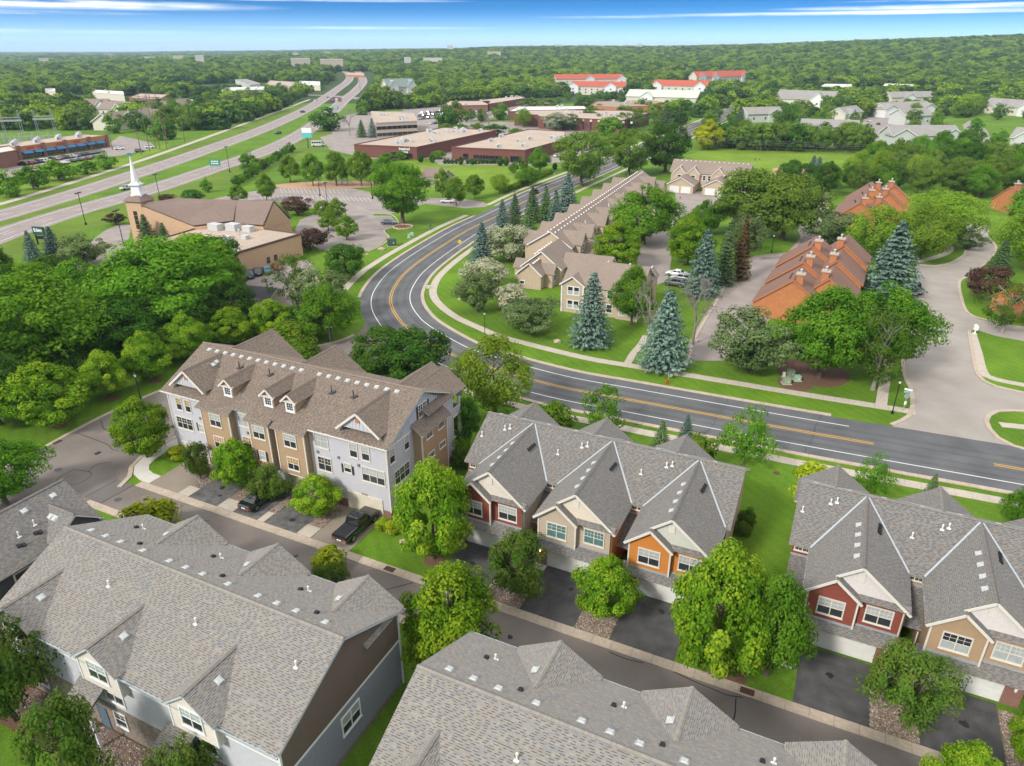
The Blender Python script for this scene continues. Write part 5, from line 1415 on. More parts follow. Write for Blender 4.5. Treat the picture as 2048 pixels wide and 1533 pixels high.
# ---- cedar condominiums
def cedar(label, P, rz, units, step, shift, group='cedar sided homes'):
    root = thing('cedar_home', label, 'condominium', P, rz, group)
    M_cap = mat('chimney_cap', (.42, .34, .27), .7, .05)
    for i in range(units):
        x = i * step; s = shift * i
        # tall gable whose left slope runs far down; ridge along x
        w = MB(); d = MB()
        yl, ym, yr = 6.4 - s, 0 - s, -4.6 - s
        dz = .75 * i; zl, zm, zrr = 2.9 + dz, 7.9 + dz, 4.7 + dz
        L_ = step * .96
        for q in ([(x + L_, yl + .3, zl - .25), (x - .3, yl + .3, zl - .25), (x - .3, ym, zm), (x + L_, ym, zm)], [(x - .3, yr - .3, zrr - .25), (x + L_, yr - .3, zrr - .25), (x + L_, ym, zm), (x - .3, ym, zm)]): d.slab(q, .2, 0, 1)
        w.hexa([(x, yr, 0), (x, yl, 0), (x, yl, zl - .2), (x, ym, zm - .2), (x, yr, zrr - .2)][::-1], [(x + L_ - .3, yr, 0), (x + L_ - .3, yl, 0), (x + L_ - .3, yl, zl - .2), (x + L_ - .3, ym, zm - .2), (x + L_ - .3, yr, zrr - .2)][::-1])
        w.build('wall', W_cedar, root); d.build('roof', [R_rust, W_cedar], root)
        # second, lower gable towards the road
        d = MB(); w = MB(); x2 = x + step * .38; y2 = yr - 1.2
        for q in ([(x2 + L_, y2 + 3.8, 4.6 + dz), (x2 - .3, y2 + 3.8, 4.6 + dz), (x2 - .3, y2, 7.9 + dz), (x2 + L_, y2, 7.9 + dz)], [(x2 - .3, y2 - 5.4, 3.6 + dz), (x2 + L_, y2 - 5.4, 3.6 + dz), (x2 + L_, y2, 7.9 + dz), (x2 - .3, y2, 7.9 + dz)]): d.slab(q, .2, 0, 1)
        w.hexa([(x2, y2 - 5, 0), (x2, y2 + 3.5, 0), (x2, y2 + 3.5, 4.5 + dz), (x2, y2, 7.7 + dz), (x2, y2 - 5, 3.6 + dz)][::-1], [(x2 + L_ - .3, y2 - 5, 0), (x2 + L_ - .3, y2 + 3.5, 0), (x2 + L_ - .3, y2 + 3.5, 4.5 + dz), (x2 + L_ - .3, y2, 7.7 + dz), (x2 + L_ - .3, y2 - 5, 3.6 + dz)][::-1])
        w.build('wall', W_cedar, root); d.build('roof', [R_rust, W_cedar], root)
        for cx_, cy_, zt in ((x + 1.2, ym - 1.0, 8.7 + dz), (x2 + 1.5, y2 + .9, 8.6 + dz)):
            c = MB(); c.box((cx_ - .75, cy_ - .6, 3), (cx_ + .75, cy_ + .6, zt)); c.box((cx_ - .95, cy_ - .8, zt), (cx_ + .95, cy_ + .8, zt + .22), 1); c.tube((cx_ - .3, cy_, zt), (cx_ - .3, cy_, zt + 1.0), .16, .16, 8, 2); c.lathe((cx_ - .3, cy_, zt + .9), [(.26, 0), (.26, .12), (.05, .25)], 8, 2); c.tube((cx_ + .3, cy_, zt), (cx_ + .3, cy_, zt + .7), .13, .13, 8, 2)
            c.build('chimney', [W_cedar, M_cap, M_hvac], root)
        for j in range(4): pent_vent(root, x + 3 + j * 1.1, ym + .9, zm - .85 * .9 + .05, (0, 1), .85, 'blk')
    return root
cedar('near group of orange cedar homes with rusty brown roofs beside the condominium drive', (51.3, 125.0, 0), radians(62.7), 3, 10.7, .3)
cedar('rear group of orange cedar homes with rusty brown roofs before the ball field', (95.5, 197, 0), radians(70), 3, 9.5, 2.4)
cedar('orange cedar home with a tall chimney at the right edge beside the trees', (*G(2008, 425).to_2d(), 0), radians(5), 1, 12, 0)
cedar('orange cedar home at the right edge behind the purple bush', (*G(2040, 640).to_2d(), 0), radians(20), 1, 14, 0)

# ---- the church
def church():
    O = Vector((-51.2, 171.0, 0)); a = Vector((-.884, .467, 0)); b = Vector((-.467, -.884, 0))
    root = thing('church', 'tan church with brown sweeping roof, flat annex and white steeple beside the highway', 'church', O, 0)
    P = lambda s, t, z: tuple(a * s + b * t + Vector((0, 0, z)))
    w = MB(); r = MB()
    # annex with flat gravel roof
    ring = [(0, 0), (0, 31), (24, 31), (26.9, 8.6), (20.2, 1.5), (11.9, .2)]
    w.hexa([P(s, t, 0) for s, t in ring][::-1], [P(s, t, 5.2) for s, t in ring][::-1], 0)
    rr = [(.3, .4), (.3, 30.7), (23.8, 30.7), (26.7, 8.8), (20.2, 1.9), (11.9, .5)]
    r.poly([P(s, t, 5.24) for s, t in rr][::-1], 1)
    for q in range(3):
        A, B = ring[q], ring[q + 1]; w.bar(P(*A, 5.3), P(*B, 5.3), .35, .45, 1)
    w.bar(P(0, 0, 5.3), P(11.9, .2, 5.3), .35, .45, 1)
    for t in (9.0, 11.3, 20.0):
        q = MB(); q.box((-.06, -.5, .9), (.06, .5, 2.3)); q.build('window', M_darkglass, root, loc=a * -.03 + b * t, rz=atan2(b.y, b.x) - pi / 2)
    # nave walls and sweeping roof
    n0 = [(41, 11.8, 10.4), (26.9, 8.6, 6.0), (20.2, 2.0, 6.6), (24, -3.5, 10.3), (38, 4.0, 10.9)]
    r.slab([P(*q) for q in n0][::-1], .35, 0)
    n1 = [(20.2, 2.0, 6.0), (11.4, .6, 6.2), (12.6, -5.0, 11.0), (24, -3.5, 10.3)]
    r.slab([P(*q) for q in n1][::-1], .35, 0)
    n2 = [(12.6, -5.0, 11.0), (13.5, -11, 5.5), (33, -11, 5.5), (38, 4.0, 10.9), (24, -3.5, 10.3)]
    r.slab([P(*q) for q in n2][::-1], .35, 0)
    base = [(41, 11.8), (26.9, 8.6), (20.2, 2.0), (11.6, .6), (13.3, -10.5), (33, -10.5), (40, 5)]
    tops = [10.1, 5.7, 6.2, 5.9, 5.2, 5.2, 10.2]
    w.hexa([P(*q, 0) for q in base][::-1], [P(*q, z) for q, z in zip(base, tops)][::-1], 0)
    w.hexa([P(11.6, .6, 5.5), P(12.2, .6, 5.5), P(13.6, -10.5, 5), P(13.2, -10.5, 5)], [P(12.5, -4.8, 10.6), P(12.9, -4.8, 10.6), P(13, -5.2, 10.6), P(12.6, -5.2, 10.6)], 0)
    w.build('wall', [W_church, mat('roof_edge_dark', (.12, .07, .06), .7, .05)], root); r.build('roof', [R_church, R_gravel], root)
    # tower and steeple
    T = lambda s, t, z: P(s, t, z)
    t = MB(); tw = [(40.8, 11.8), (45.2, 12.9), (46.2, 8.4), (41.8, 7.3)]
    t.hexa([P(*q, 0) for q in tw], [P(*q, 11.3) for q in tw]); t.build('tower', W_church, root)
    c = Vector(((40.8 + 46.2) / 2, (11.8 + 8.4) / 2)); 
    q = MB(); big = [(c.x + (x - c.x) * 1.22, c.y + (y - c.y) * 1.22) for x, y in tw]; sm = [(c.x + (x - c.x) * .55, c.y + (y - c.y) * .55) for x, y in tw]
    q.hexa([P(*p, 11.3) for p in big], [P(*p, 12.6) for p in sm]); q.build('tower_roof', R_church, root)
    s = MB(); cc = Vector(P(c.x, c.y, 0))
    for (r0, z0, r1, z1) in ((1.55, 12.2, 1.55, 12.9), (1.3, 12.9, 1.15, 15.0), (1.6, 15.0, 1.6, 15.25), (1.3, 15.25, 1.0, 15.6), (.95, 15.6, .8, 15.9)):
        s.lathe((cc.x, cc.y, 0), [(r0 * 1.2, z0), (r1 * 1.2, z1)], 4)
    s.lathe((cc.x, cc.y, 0), [(.92, 15.9), (.04, 22.0)], 8); s.build('steeple', mat('steeple_white', (.8, .8, .8), .5, .03), root)
    wv = MB(); wv.box((-.5, -.05, 0), (.5, .05, .7)); wv.build('steeple_finial', mat('finial_teal', (.06, .2, .28), .5, .1), root, loc=(cc.x, cc.y, 22))
    M_brz = mat('bronze_glass', (.035, .028, .025), .15, .1, 2, spec=.8)
    wd = MB()
    for i in range(2):
        for j in range(4): wd.box((-.55 + i * .58, -.05, 4.2 + j * 1.15), (-.03 + i * .58, .05, 5.25 + j * 1.15))
    mid = (Vector(P(*tw[0], 0)) + Vector(P(*tw[1], 0))) / 2; e = (Vector(P(*tw[1], 0)) - Vector(P(*tw[0], 0))).normalized()
    wd.build('tower_window', M_brz, root, loc=mid + Vector((.0, 0, .2)) - b * -.02, rz=atan2(e.y, e.x))
    # rooftop units
    for s_, t_, l, ww, h in ((22, 6.2, 3.4, 2.0, 1.5), (17.8, 4.4, 3.2, 2.2, 1.6), (13.5, 3.6, 2.6, 1.8, 1.3), (11.5, 12.2, 1.7, 1.4, .9), (8.2, 9.6, 1.5, 1.4, .9)):
        u = MB(); u.box((-l / 2, -ww / 2, .15), (l / 2, ww / 2, h)); u.box((-l / 2 - .1, -ww / 2 - .1, 0), (l / 2 + .1, ww / 2 + .1, .15)); u.box((-l / 2 + .2, -ww / 2 - .03, .4), (0, -ww / 2, h - .2), 1); u.box((l * .1, -ww / 2 - .03, .4), (l / 2 - .2, -ww / 2, h - .2), 1)
        u.build('rooftop_unit', [M_hvac, M_grey_metal], root, loc=P(s_, t_, 5.25), rz=atan2(a.y, a.x))
    u = MB(); u.tube((0, 0, 0), (0, 0, 1.2), .15, .15, 8); u.lathe((0, 0, 1.0), [(.3, 0), (.3, .3), (.1, .45)], 8); u.build('roof_stack', M_hvac, root, loc=P(12.5, 7.5, 5.25))
church()

# ---- flat-roofed halls: outline given by the roof corners
def hall(name, label, cat, corners, h, wm, rm, hv=0, parapet=.5, group=None, band=None):
    P = [G(x, y, h) for x, y in corners]
    c = sum(P, Vector()) / len(P); c.z = 0
    a = sum(P[i].x * P[(i+1) % len(P)].y - P[(i+1) % len(P)].x * P[i].y for i in range(len(P)))
    if a < 0: P.reverse()
    root = thing(name, label, cat, c, 0, group)
    Q = [p - c for p in P]; BLD.append((c.x, c.y, max(q.to_2d().length for q in Q)))
    w = MB(); w.hexa([(q.x, q.y, 0) for q in Q], [(q.x, q.y, h) for q in Q])
    for i in range(len(Q)):
        A, B = Q[i], Q[(i + 1) % len(Q)]
        w.bar((A.x, A.y, h + parapet / 2 - .1), (B.x, B.y, h + parapet / 2 - .1), .4, parapet)
    w.build('wall', wm, root)
    r = MB(); r.poly([(q.x * .995, q.y * .995, h + .03) for q in Q]); r.build('roof', rm, root)
    rg = random.Random(int(c.x))
    if 'hv' not in WINCACHE:
        u = MB(); u.box((-1.1, -.8, .2), (1.1, .8, 1.5)); u.box((-1.2, -.9, 0), (1.2, .9, .2)); u.lathe((.3, 0, 1.5), [(.5, 0), (.5, .3), (.35, .35)], 8); u.box((-1.0, -.84, .4), (-.1, -.8, 1.2), 1); WINCACHE['hv'] = u.mesh('rooftop_unit', [M_hvac, M_grey_metal])
    for i in range(hv):
        for _ in range(40):
            x, y = rg.uniform(min(q.x for q in Q), max(q.x for q in Q)), rg.uniform(min(q.y for q in Q), max(q.y for q in Q))
            if inpoly_(x, y, [(q.x * .88, q.y * .88) for q in Q]): break
        put('rooftop_unit', WINCACHE['hv'], root, loc=(x, y, h + .04), rz=rg.choice((0, .4, 1.57)))
    return root, Q
def inpoly_(x, y, P):
    c = False; j = len(P) - 1
    for i in range(len(P)):
        if (P[i][1] > y) != (P[j][1] > y) and x < (P[j][0] - P[i][0]) * (y - P[i][1]) / (P[j][1] - P[i][1]) + P[i][0]: c = not c
        j = i
    return c
def wall_boxes(root, A, B, items, m, name, d=.12):
    """boxes set into a wall from A to B: items are (s0, s1, z0, z1)"""
    e = (B - A); L_ = e.length; rz = atan2(e.y, e.x)
    for s0, s1, z0, z1 in items:
        q = MB(); q.box((0, -d, 0), (s1 - s0, .02, z1 - z0)); q.build(name, m, root, loc=A + e.normalized() * s0 + Vector((0, 0, z0)), rz=rz)
def lettering(root, text, loc, rz, size, m, name='lettering', tilt=pi / 2):
    cu = bpy.data.curves.new(name, 'FONT'); cu.body = text; cu.size = size; cu.extrude = .04; cu.align_x = 'CENTER'; cu.offset = size * .018
    cu.materials.append(m)
    o = bpy.data.objects.new(name, cu); COL.objects.link(o)
    me = bpy.data.meshes.new_from_object(o.evaluated_get(bpy.context.evaluated_depsgraph_get())); bpy.data.objects.remove(o)
    o = put(name, me, root, loc=loc); o.rotation_euler = (tilt, 0, rz)
    return o
M_sign_white = mat('sign_white', (.85, .85, .83), .5, 0)
root, Q = hall('warehouse', 'brick warehouse with sign and many rooftop units, left one of two', 'warehouse', [(708, 290.5), (833, 296), (992, 262), (887, 256)], 5.2, W_brickd, R_gravel, 20)
Q = sorted(Q, key=lambda q: q.y)[:2]; Q.sort(key=lambda q: q.x); A, B = (Vector((q.x, q.y, 0)) for q in Q)
wall_boxes(root, A, B, [(19, 22.5, .2, 2.8)] + [(24 + 2.0 * i, 25.8 + 2.0 * i, .6, 2.6) for i in range(3)], M_darkglass, 'window')
e = (B - A).normalized(); n_ = Vector((e.y, -e.x, 0))
lettering(root, 'inspired', A + e * 26 + n_ * .35 + Vector((0, 0, 4.0)), atan2(e.y, e.x), 1.7, M_sign_white); lettering(root, 'spine', A + e * 26 + n_ * .35 + Vector((0, 0, 2.7)), atan2(e.y, e.x), 1.7, M_sign_white)
C_ = Vector((-9, 412, 0)) - root.location; C_.z = 0; e2 = (C_ - B).normalized()
wall_boxes(root, B, C_, [(18 + 4 * i, 20.8 + 4 * i, .1, 3.4) for i in range(3)] + [(40 + 6 * i, 43 + 6 * i, .1, 3.2) for i in range(4)], M_garage_cream, 'dock_door')
root, Q = hall('warehouse', 'brick warehouse with hedge before its front, right one of two', 'warehouse', [(903, 296), (1050, 302), (1131, 280), (1131, 264), (1057, 260)], 5.2, W_brickd, R_gravel, 10)
Q = sorted(Q, key=lambda q: q.y)[:2]; Q.sort(key=lambda q: q.x); A, B = (Vector((q.x, q.y, 0)) for q in Q)
wall_boxes(root, A, B, [(5.5, 8, .3, 2.9)] + [(10.5 + 1.5 * i, 11.8 + 1.5 * i, .9, 2.5) for i in range(9)] + [(28, 33, .3, 2.7)], M_darkglass, 'window')
root, Q = hall('office_building', 'tan two-storey office with dark glass bands beyond the warehouses', 'office', [(752, 247), (834, 243), (826, 228), (742, 224)], 8, W_tanconc, R_gravel, 5)
Q = sorted(Q, key=lambda q: q.y)[:2]; Q.sort(key=lambda q: q.x); A, B = (Vector((q.x, q.y, 0)) for q in Q); L_ = (B - A).length
wall_boxes(root, A, B, [(i * L_ / 8 + .1, (i + 1) * L_ / 8 - .1, z, z + 1.7) for i in range(8) for z in (4.5, 1.0)], M_darkglass, 'window')
hall('brick_building', 'long low brick building with shopfronts behind the parked cars, left section', 'shop', [(884, 213), (975, 211), (980, 203), (900, 203)], 5, W_brickm, R_gravel, 3)
hall('brick_building', 'long low brick building behind the parked cars, right section', 'shop', [(978, 209), (1052, 197), (1040, 193), (958, 201)], 5, W_brickd, R_gravel, 3)
root, Q = hall('brick_office', 'dark brick office with narrow window slits beyond the park street', 'office', [(1029, 229), (1076, 231), (1077, 234), (1245, 242), (1299, 227), (1250, 222), (1120, 221), (1035, 222)], 7, W_brickd, R_gravel, 8)
Q = sorted(Q, key=lambda q: q.y)[:2]; Q.sort(key=lambda q: q.x)
A, B = G(1077, 234, 7) - root.location, G(1245, 242, 7) - root.location; A.z = B.z = 0
wall_boxes(root, A, B, [(4 + 5.2 * i, 5.2 + 5.2 * i, 1, 5.5) for i in range(12)], M_darkglass, 'window'); wall_boxes(root, A, B, [(3.9 + 5.2 * i, 5.3 + 5.2 * i, 5.6, 6.8) for i in range(12)], W_cream, 'window_head')
hall('white_roof_building', 'low building with a long white roof behind the brick office', 'building', [(1016, 224), (1175, 219), (1168, 213), (1036, 214)], 5.5, W_brickm, R_white, 4)
hall('orange_brick_building', 'orange brick hall with flat brown roof behind the brick office', 'building', [(1180, 212), (1238, 216), (1240, 214), (1296, 213), (1324, 205), (1300, 202), (1195, 204)], 8, W_obrick, roofmat('roof_taupe', (.3, .235, .19)), 4)
hall('school_building', 'low brick school with flat white roof in the woods, left part', 'school', [(1640, 174), (1702, 176), (1705, 169), (1650, 168)], 6, W_brickm, R_white, 0)
hall('school_building', 'low school with flat white roof in the woods, right part', 'school', [(1765, 174), (1825, 176), (1828, 169), (1770, 168)], 6, W_cream, R_white, 0)

def far_house(label, pL, pR, depth, ze, zr, wm, rm, group, cross=(), cat='building', name='apartment_building', win=0, glass='dark', base_fix=0):
    root, L_ = frame(label, cat, pL, pR, name, group)
    root.location.z = terrain(root.location.x, root.location.y); m_ = root.location + Vector((cos(root.rotation_euler.z), sin(root.rotation_euler.z), 0)) * L_ / 2; BLD.append((m_.x, m_.y, L_ * .55))
    gable_block(root, 0, L_, 0, depth, ze, zr, wm, rm, 'x', .8, th=.4)
    for f in cross:
        x = L_ * f; hw = min(6, L_ * .11 + 2)
        gable_block(root, x - hw, x + hw, -1.5, depth * .5, ze, zr * .92, M_trimw if wm is W_cream else wm, rm, 'y', .7, th=.4)
        for z in np.arange(2.2, ze - 1, 3.0): simple_window(root, (x - 1, -1.5, 0), (1, 0), .2, float(z), 1.6, 1.5, 1, glass)
    if win:
        for z in np.arange(1.8, ze - 1.2, 3.0):
            for i in range(win): simple_window(root, (0, 0, 0), (1, 0), L_ * (i + .5) / win - .8, float(z), 1.6, 1.5, 1, glass)
    return root
GR = 'red roofed apartment blocks'
far_house('red-roofed apartment block, front left of the four', (1142, 190), (1248, 192), 14, 8.5, 13.5, W_cream, R_red, GR, (.04, .75), win=9)
far_house('red-roofed apartment block behind the front left one', (1112, 176), (1246, 175), 14, 9, 14.5, W_cream, R_red, GR, (.5, .97), win=9)
far_house('red-roofed apartment block, front right of the four', (1304, 188), (1412, 191), 14, 8.5, 14, W_cream, R_red, GR, (.08, .88), win=8)
far_house('red-roofed apartment block, rightmost of the four', (1392, 174), (1494, 170), 14, 9, 16, W_cream, R_red, GR, (.1, .35, .92), win=8)
far_house('pale metal-roofed hall before the red roofs', (1252, 204), (1392, 208), 26, 5, 10.5, W_cream, R_pale, None, (.3,), cat='hall', name='pale_hall')
far_house('white gabled house with grey-green roof beside the highway wood', (776, 194), (832, 192), 16, 9, 17, W_cream, roofmat('roof_green_grey', (.2, .24, .22)), None, (.2, .85), cat='house', name='gabled_house', win=5)
GN = 'grey condominium blocks'
far_house('long grey-roofed condominium block left of the tall trees', (1550, 212), (1662, 217), 17, 6, 13, W_cream, R_grey, GN, (.75,), win=5)
far_house('small grey condominium behind the screen of trees with white gable', (1495, 246), (1564, 244), 13, 5.5, 9.5, W_paleg, R_grey, GN, (.75,), win=3)
far_house('grey condominium peeking out behind the screen by the car park', (1688, 246), (1722, 240), 11, 5.5, 9.5, W_cream, R_grey, GN, (.3,))
far_house('grey condominium behind the tree screen with a lone chimney', (1600, 272), (1712, 276), 12, 5.5, 9, W_paleg, R_grey, GN, (.85,))
far_house('stepped grey condominium right of the car park, front part', (1808, 252), (1862, 250), 14, 6, 10, W_paleg, R_grey, GN, (.3,), win=3)
far_house('stepped grey condominium right of the car park, rear part', (1768, 236), (1862, 232), 14, 6, 10, W_cream, R_grey, GN, (.1, .9), win=4)
far_house('farthest grey condominium above the car park', (1782, 210), (1868, 208), 14, 6, 10.5, W_cream, R_grey, GN, (.4,), win=4)
far_house('pale grey condominium with two gables beyond the ball field trees', (1782, 294), (1914, 294), 14, 5.5, 10, W_paleg, R_grey, GN, (.15, .88), win=4)
far_house('grey condominium at the right edge, upper of two', (1962, 226), (2090, 238), 14, 6, 11, W_cream, R_grey, GN, (.3, .7), win=5)
far_house('grey condominium at the right edge, lower of two', (2016, 298), (2110, 306), 14, 5.5, 10, W_paleg, R_grey, GN, (.3,), win=3)
GB = 'brown roofed homes left of the highway'
for i, (pL, pR, d, lb) in enumerate((((168, 226), (214, 226), 12, 'farthest brown-roofed home above the shops'), ((200, 232), (252, 234), 14, 'brown-roofed home above the shops with white gable'), ((232, 262), (296, 252), 15, 'large brown-roofed home behind the power poles'), ((286, 256), (326, 246), 14, 'brown-roofed home nearest the tall power pole'), ((300, 236), (352, 230), 14, 'brown-roofed home half hidden by the wood'), ((366, 226), (392, 224), 12, 'small brown-roofed home by the wood edge'))):
    far_house(lb, pL, pR, d, 5, 10, W_cream, R_brown, GB, (.8,), cat='house', name='far_home', win=3)
GC = 'pale commercial buildings by the far highway'
for i, (c, lb) in enumerate((([(185, 186), (248, 190), (246, 184), (192, 181)], 'pale flat building in the woods left of the church spire'), ([(258, 196), (318, 200), (336, 190), (280, 188)], 'long low brown and white building in the left woods'), ([(90, 182), (110, 183), (110, 178), (92, 178)], 'tiny pale building in the far left woods'), ([(440, 184), (530, 180), (528, 174), (452, 176)], 'long pale shop hall left of the highway'), ([(532, 170), (588, 173), (590, 165), (540, 162)], 'tan stepped building left of the highway crossing'), ([(470, 160), (500, 172), (520, 168), (490, 158)], 'grey gabled building beyond the shop hall'), ([(596, 170), (640, 172), (640, 164), (600, 163)], 'pale building beside the highway crossing'), ([(690, 150), (728, 152), (728, 147), (692, 146)], 'far red-banded shop at the highway bend'))):
    hall('commercial_building', lb, 'building', c, 6, (W_cream, W_brickm, W_cream, W_cream, W_tanconc, W_paleg, W_cream, W_obrick)[i], (R_white, R_gravel, R_white, R_white, R_gravel, R_grey, R_white, R_gravel)[i], 2, group=GC)

rg_ = random.Random(9)
for i in range(16):
    r_, a_ = rg_.uniform(1500, 3800), radians(rg_.uniform(-33, 14)); x, y = r_ * sin(a_), r_ * cos(a_); w_, d_, h_ = rg_.uniform(14, 46), rg_.uniform(14, 24), rg_.uniform(17, 24)
    q = thing('distant_building', 'tiny pale building rising from the distant woods', 'building', (x, y, terrain(x, y)), -a_, 'distant buildings')
    m_ = MB(); m_.box((-w_ / 2, 0, 0), (w_ / 2, d_, h_)); m_.build('wall', (W_cream, W_paleg, W_tanconc)[i % 3], q); m_ = MB(); m_.box((-w_ / 2 - .5, -.5, h_), (w_ / 2 + .5, d_ + .5, h_ + 1)); m_.build('roof', R_white, q)
# ---- strip of shops with blue awnings
def shops():
    A, B = G(41, 320), G(216, 294); e = (B - A); L_ = e.length
    root = thing('shop_strip', 'low strip of shops with orange fascia and blue awnings left of the highway', 'shops', A, atan2(e.y, e.x))
    w = MB(); w.box((0, 0, 0), (L_, 16, 5.4), 0); w.box((-.1, -.25, 3.4), (L_ + .1, 0, 5.7), 1); w.box((0, -.1, 0), (L_, 0, .6), 0)
    for x in (0, L_ * .26, L_ * .5, L_ * .78, L_): w.box((x - .9, -.8, 0), (x + .9, .2, 6.1), 2)
    w.build('wall', [W_brickm, W_obrick, W_brickm], root)
    r = MB(); r.box((.3, .3, 5.4), (L_ - .3, 15.7, 5.5)); r.build('roof', R_gravel, root)
    M_aw = mat('awning_blue', (.045, .21, .40), .7, .08)
    for i in range(8):
        x = 1.5 + i * (L_ - 3) / 8; w_ = (L_ - 3) / 8 - .9
        q = MB(); q.slab([(x, -2.0, 2.5), (x + w_, -2.0, 2.5), (x + w_, -.2, 3.5), (x, -.2, 3.5)], .12); q.build('awning', M_aw, root)
        q = MB(); q.box((x, -.12, .3), (x + w_, -.02, 2.4)); q.build('shop_window', M_darkglass, root)
    M_red = mat('sign_red', (.5, .03, .03), .5, 0)
    for f in (.09, .2, .4, .6):   # unreadable red lettering: small strokes
        for k in range(6):
            q = MB(); q.box((L_ * f + k * .62, -.36, 4.1), (L_ * f + k * .62 + .42, -.27, 4.9)); q.build('sign_letter', M_red, root)
    for i in range(12):
        put('rooftop_unit', WINCACHE['hv'], root, loc=(3 + i * (L_ - 6) / 11, 6 + 4 * (i % 3), 5.5))
    root2, _ = hall('shop_end', 'brick corner building with cream bands at the left edge beside the shops', 'shop', [(-60, 318), (33, 302), (20, 293), (-60, 305)], 6, W_brickm, R_pale, 0)
shops()

# pavilion and shed
r, L_ = frame('brown-roofed park pavilion half hidden by lindens', 'pavilion', (842, 372), (880, 376), 'pavilion')
gable_block(r, 0, L_, 0, 9, 3.0, 6.0, W_tanconc, R_church, 'x', .8)
r, L_ = frame('dark-roofed shed behind the maple row', 'shed', (478, 618), (522, 622), 'shed')
gable_block(r, 0, L_ + 2, 0, 6, 2.6, 3.9, W_tanconc, R_char, 'x', .5)
r, L_ = frame('white flat roof glimpsed through the trees at the left', 'building', (60, 640), (150, 600), 'white_roof_building')
r.rotation_euler = (0, 0, radians(30)); gable_block(r, 0, 16, 0, 14, 4.5, 5.2, W_cream, R_white, 'x', .3)
# ------------------------------------------------------------------ trees: prototypes
def leaf_mat(name, dark, mid, light, trans=.45, rnd_obj=.2, hue=.008):
    m = bpy.data.materials.new(name); m.use_nodes = True
    N, L = m.node_tree.nodes, m.node_tree.links
    for n in list(N):
        if n.type != 'OUTPUT_MATERIAL': N.remove(n)
    out = [n for n in N if n.type == 'OUTPUT_MATERIAL'][0]
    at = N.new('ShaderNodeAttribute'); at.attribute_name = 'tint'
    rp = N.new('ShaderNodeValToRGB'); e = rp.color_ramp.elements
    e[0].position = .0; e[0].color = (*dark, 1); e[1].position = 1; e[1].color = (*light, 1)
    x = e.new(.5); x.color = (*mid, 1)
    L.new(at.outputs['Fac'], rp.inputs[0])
    oi = N.new('ShaderNodeObjectInfo')
    mr = N.new('ShaderNodeMapRange'); mr.inputs[3].default_value = 1 - rnd_obj; mr.inputs[4].default_value = 1 + rnd_obj; L.new(oi.outputs['Random'], mr.inputs[0])
    hs = N.new('ShaderNodeHueSaturation'); L.new(rp.outputs[0], hs.inputs['Color']); L.new(mr.outputs[0], hs.inputs['Value'])
    mh = N.new('ShaderNodeMapRange'); mh.inputs[3].default_value = .5 - hue; mh.inputs[4].default_value = .5 + hue
    fr = N.new('ShaderNodeMath'); fr.operation = 'FRACT'; ml = N.new('ShaderNodeMath'); ml.operation = 'MULTIPLY'; ml.inputs[1].default_value = 7.13
    L.new(oi.outputs['Random'], ml.inputs[0]); L.new(ml.outputs[0], fr.inputs[0]); L.new(fr.outputs[0], mh.inputs[0]); L.new(mh.outputs[0], hs.inputs['Hue'])
    df = N.new('ShaderNodeBsdfDiffuse'); tr = N.new('ShaderNodeBsdfTranslucent')
    L.new(hs.outputs[0], df.inputs[0]); L.new(hs.outputs[0], tr.inputs[0])
    mx = N.new('ShaderNodeMixShader'); mx.inputs[0].default_value = trans
    L.new(df.outputs[0], mx.inputs[1]); L.new(tr.outputs[0], mx.inputs[2])
    L.new(mx.outputs[0], out.inputs[0])
    MATS[name] = m
    return m
M_bark = mat('bark', (.13, .10, .08), .95, .25, 8, bump=.6)
M_bark_grey = mat('bark_grey', (.25, .22, .19), .95, .2, 8, bump=.5)
for _n, _d, _m, _l, _t in (
 ('leaf_maple', (.075, .19, .012), (.138, .295, .016), (.32, .43, .03), .45), ('leaf_lush', (.065, .165, .014), (.11, .25, .018), (.19, .34, .03), .45),
 ('leaf_dark', (.032, .09, .012), (.06, .15, .018), (.12, .23, .03), .42), ('leaf_linden', (.075, .165, .014), (.13, .245, .02), (.21, .32, .035), .45),
 ('leaf_locust', (.13, .24, .02), (.20, .325, .028), (.32, .42, .045), .5), ('leaf_woods', (.032, .085, .02), (.062, .135, .028), (.12, .20, .04), .35), ('leaf_woods_deep', (.022, .062, .02), (.042, .10, .026), (.08, .15, .035), .35), ('leaf_woods_light', (.055, .12, .022), (.095, .18, .03), (.17, .25, .045), .35), ('leaf_ash', (.080, .155, .022), (.135, .225, .03), (.20, .29, .045), .45),
 ('leaf_crab', (.05, .115, .014), (.09, .175, .022), (.15, .18, .035), .4), ('leaf_purple', (.045, .022, .02), (.085, .045, .035), (.13, .09, .05), .3),
 ('leaf_white_blossom', (.14, .19, .07), (.32, .34, .19), (.55, .55, .40), .3), ('leaf_gold', (.26, .30, .012), (.40, .42, .016), (.52, .50, .03), .45),
 ('needle_blue', (.045, .09, .07), (.10, .165, .13), (.20, .275, .225), .05), ('needle_green', (.04, .09, .035), (.08, .145, .055), (.15, .215, .08), .05),
 ('needle_rust', (.075, .045, .02), (.12, .075, .03), (.14, .12, .045), .05), ('needle_pine', (.055, .09, .03), (.10, .15, .05), (.17, .22, .08), .1),
 ('leaf_shrub', (.065, .14, .012), (.115, .215, .018), (.20, .29, .028), .4), ('leaf_lime', (.20, .29, .015), (.30, .38, .02), (.44, .47, .035), .45), ('leaf_sage', (.13, .17, .09), (.24, .28, .17), (.36, .37, .25), .3)):
    leaf_mat(_n, _d, _m, _l, _t)

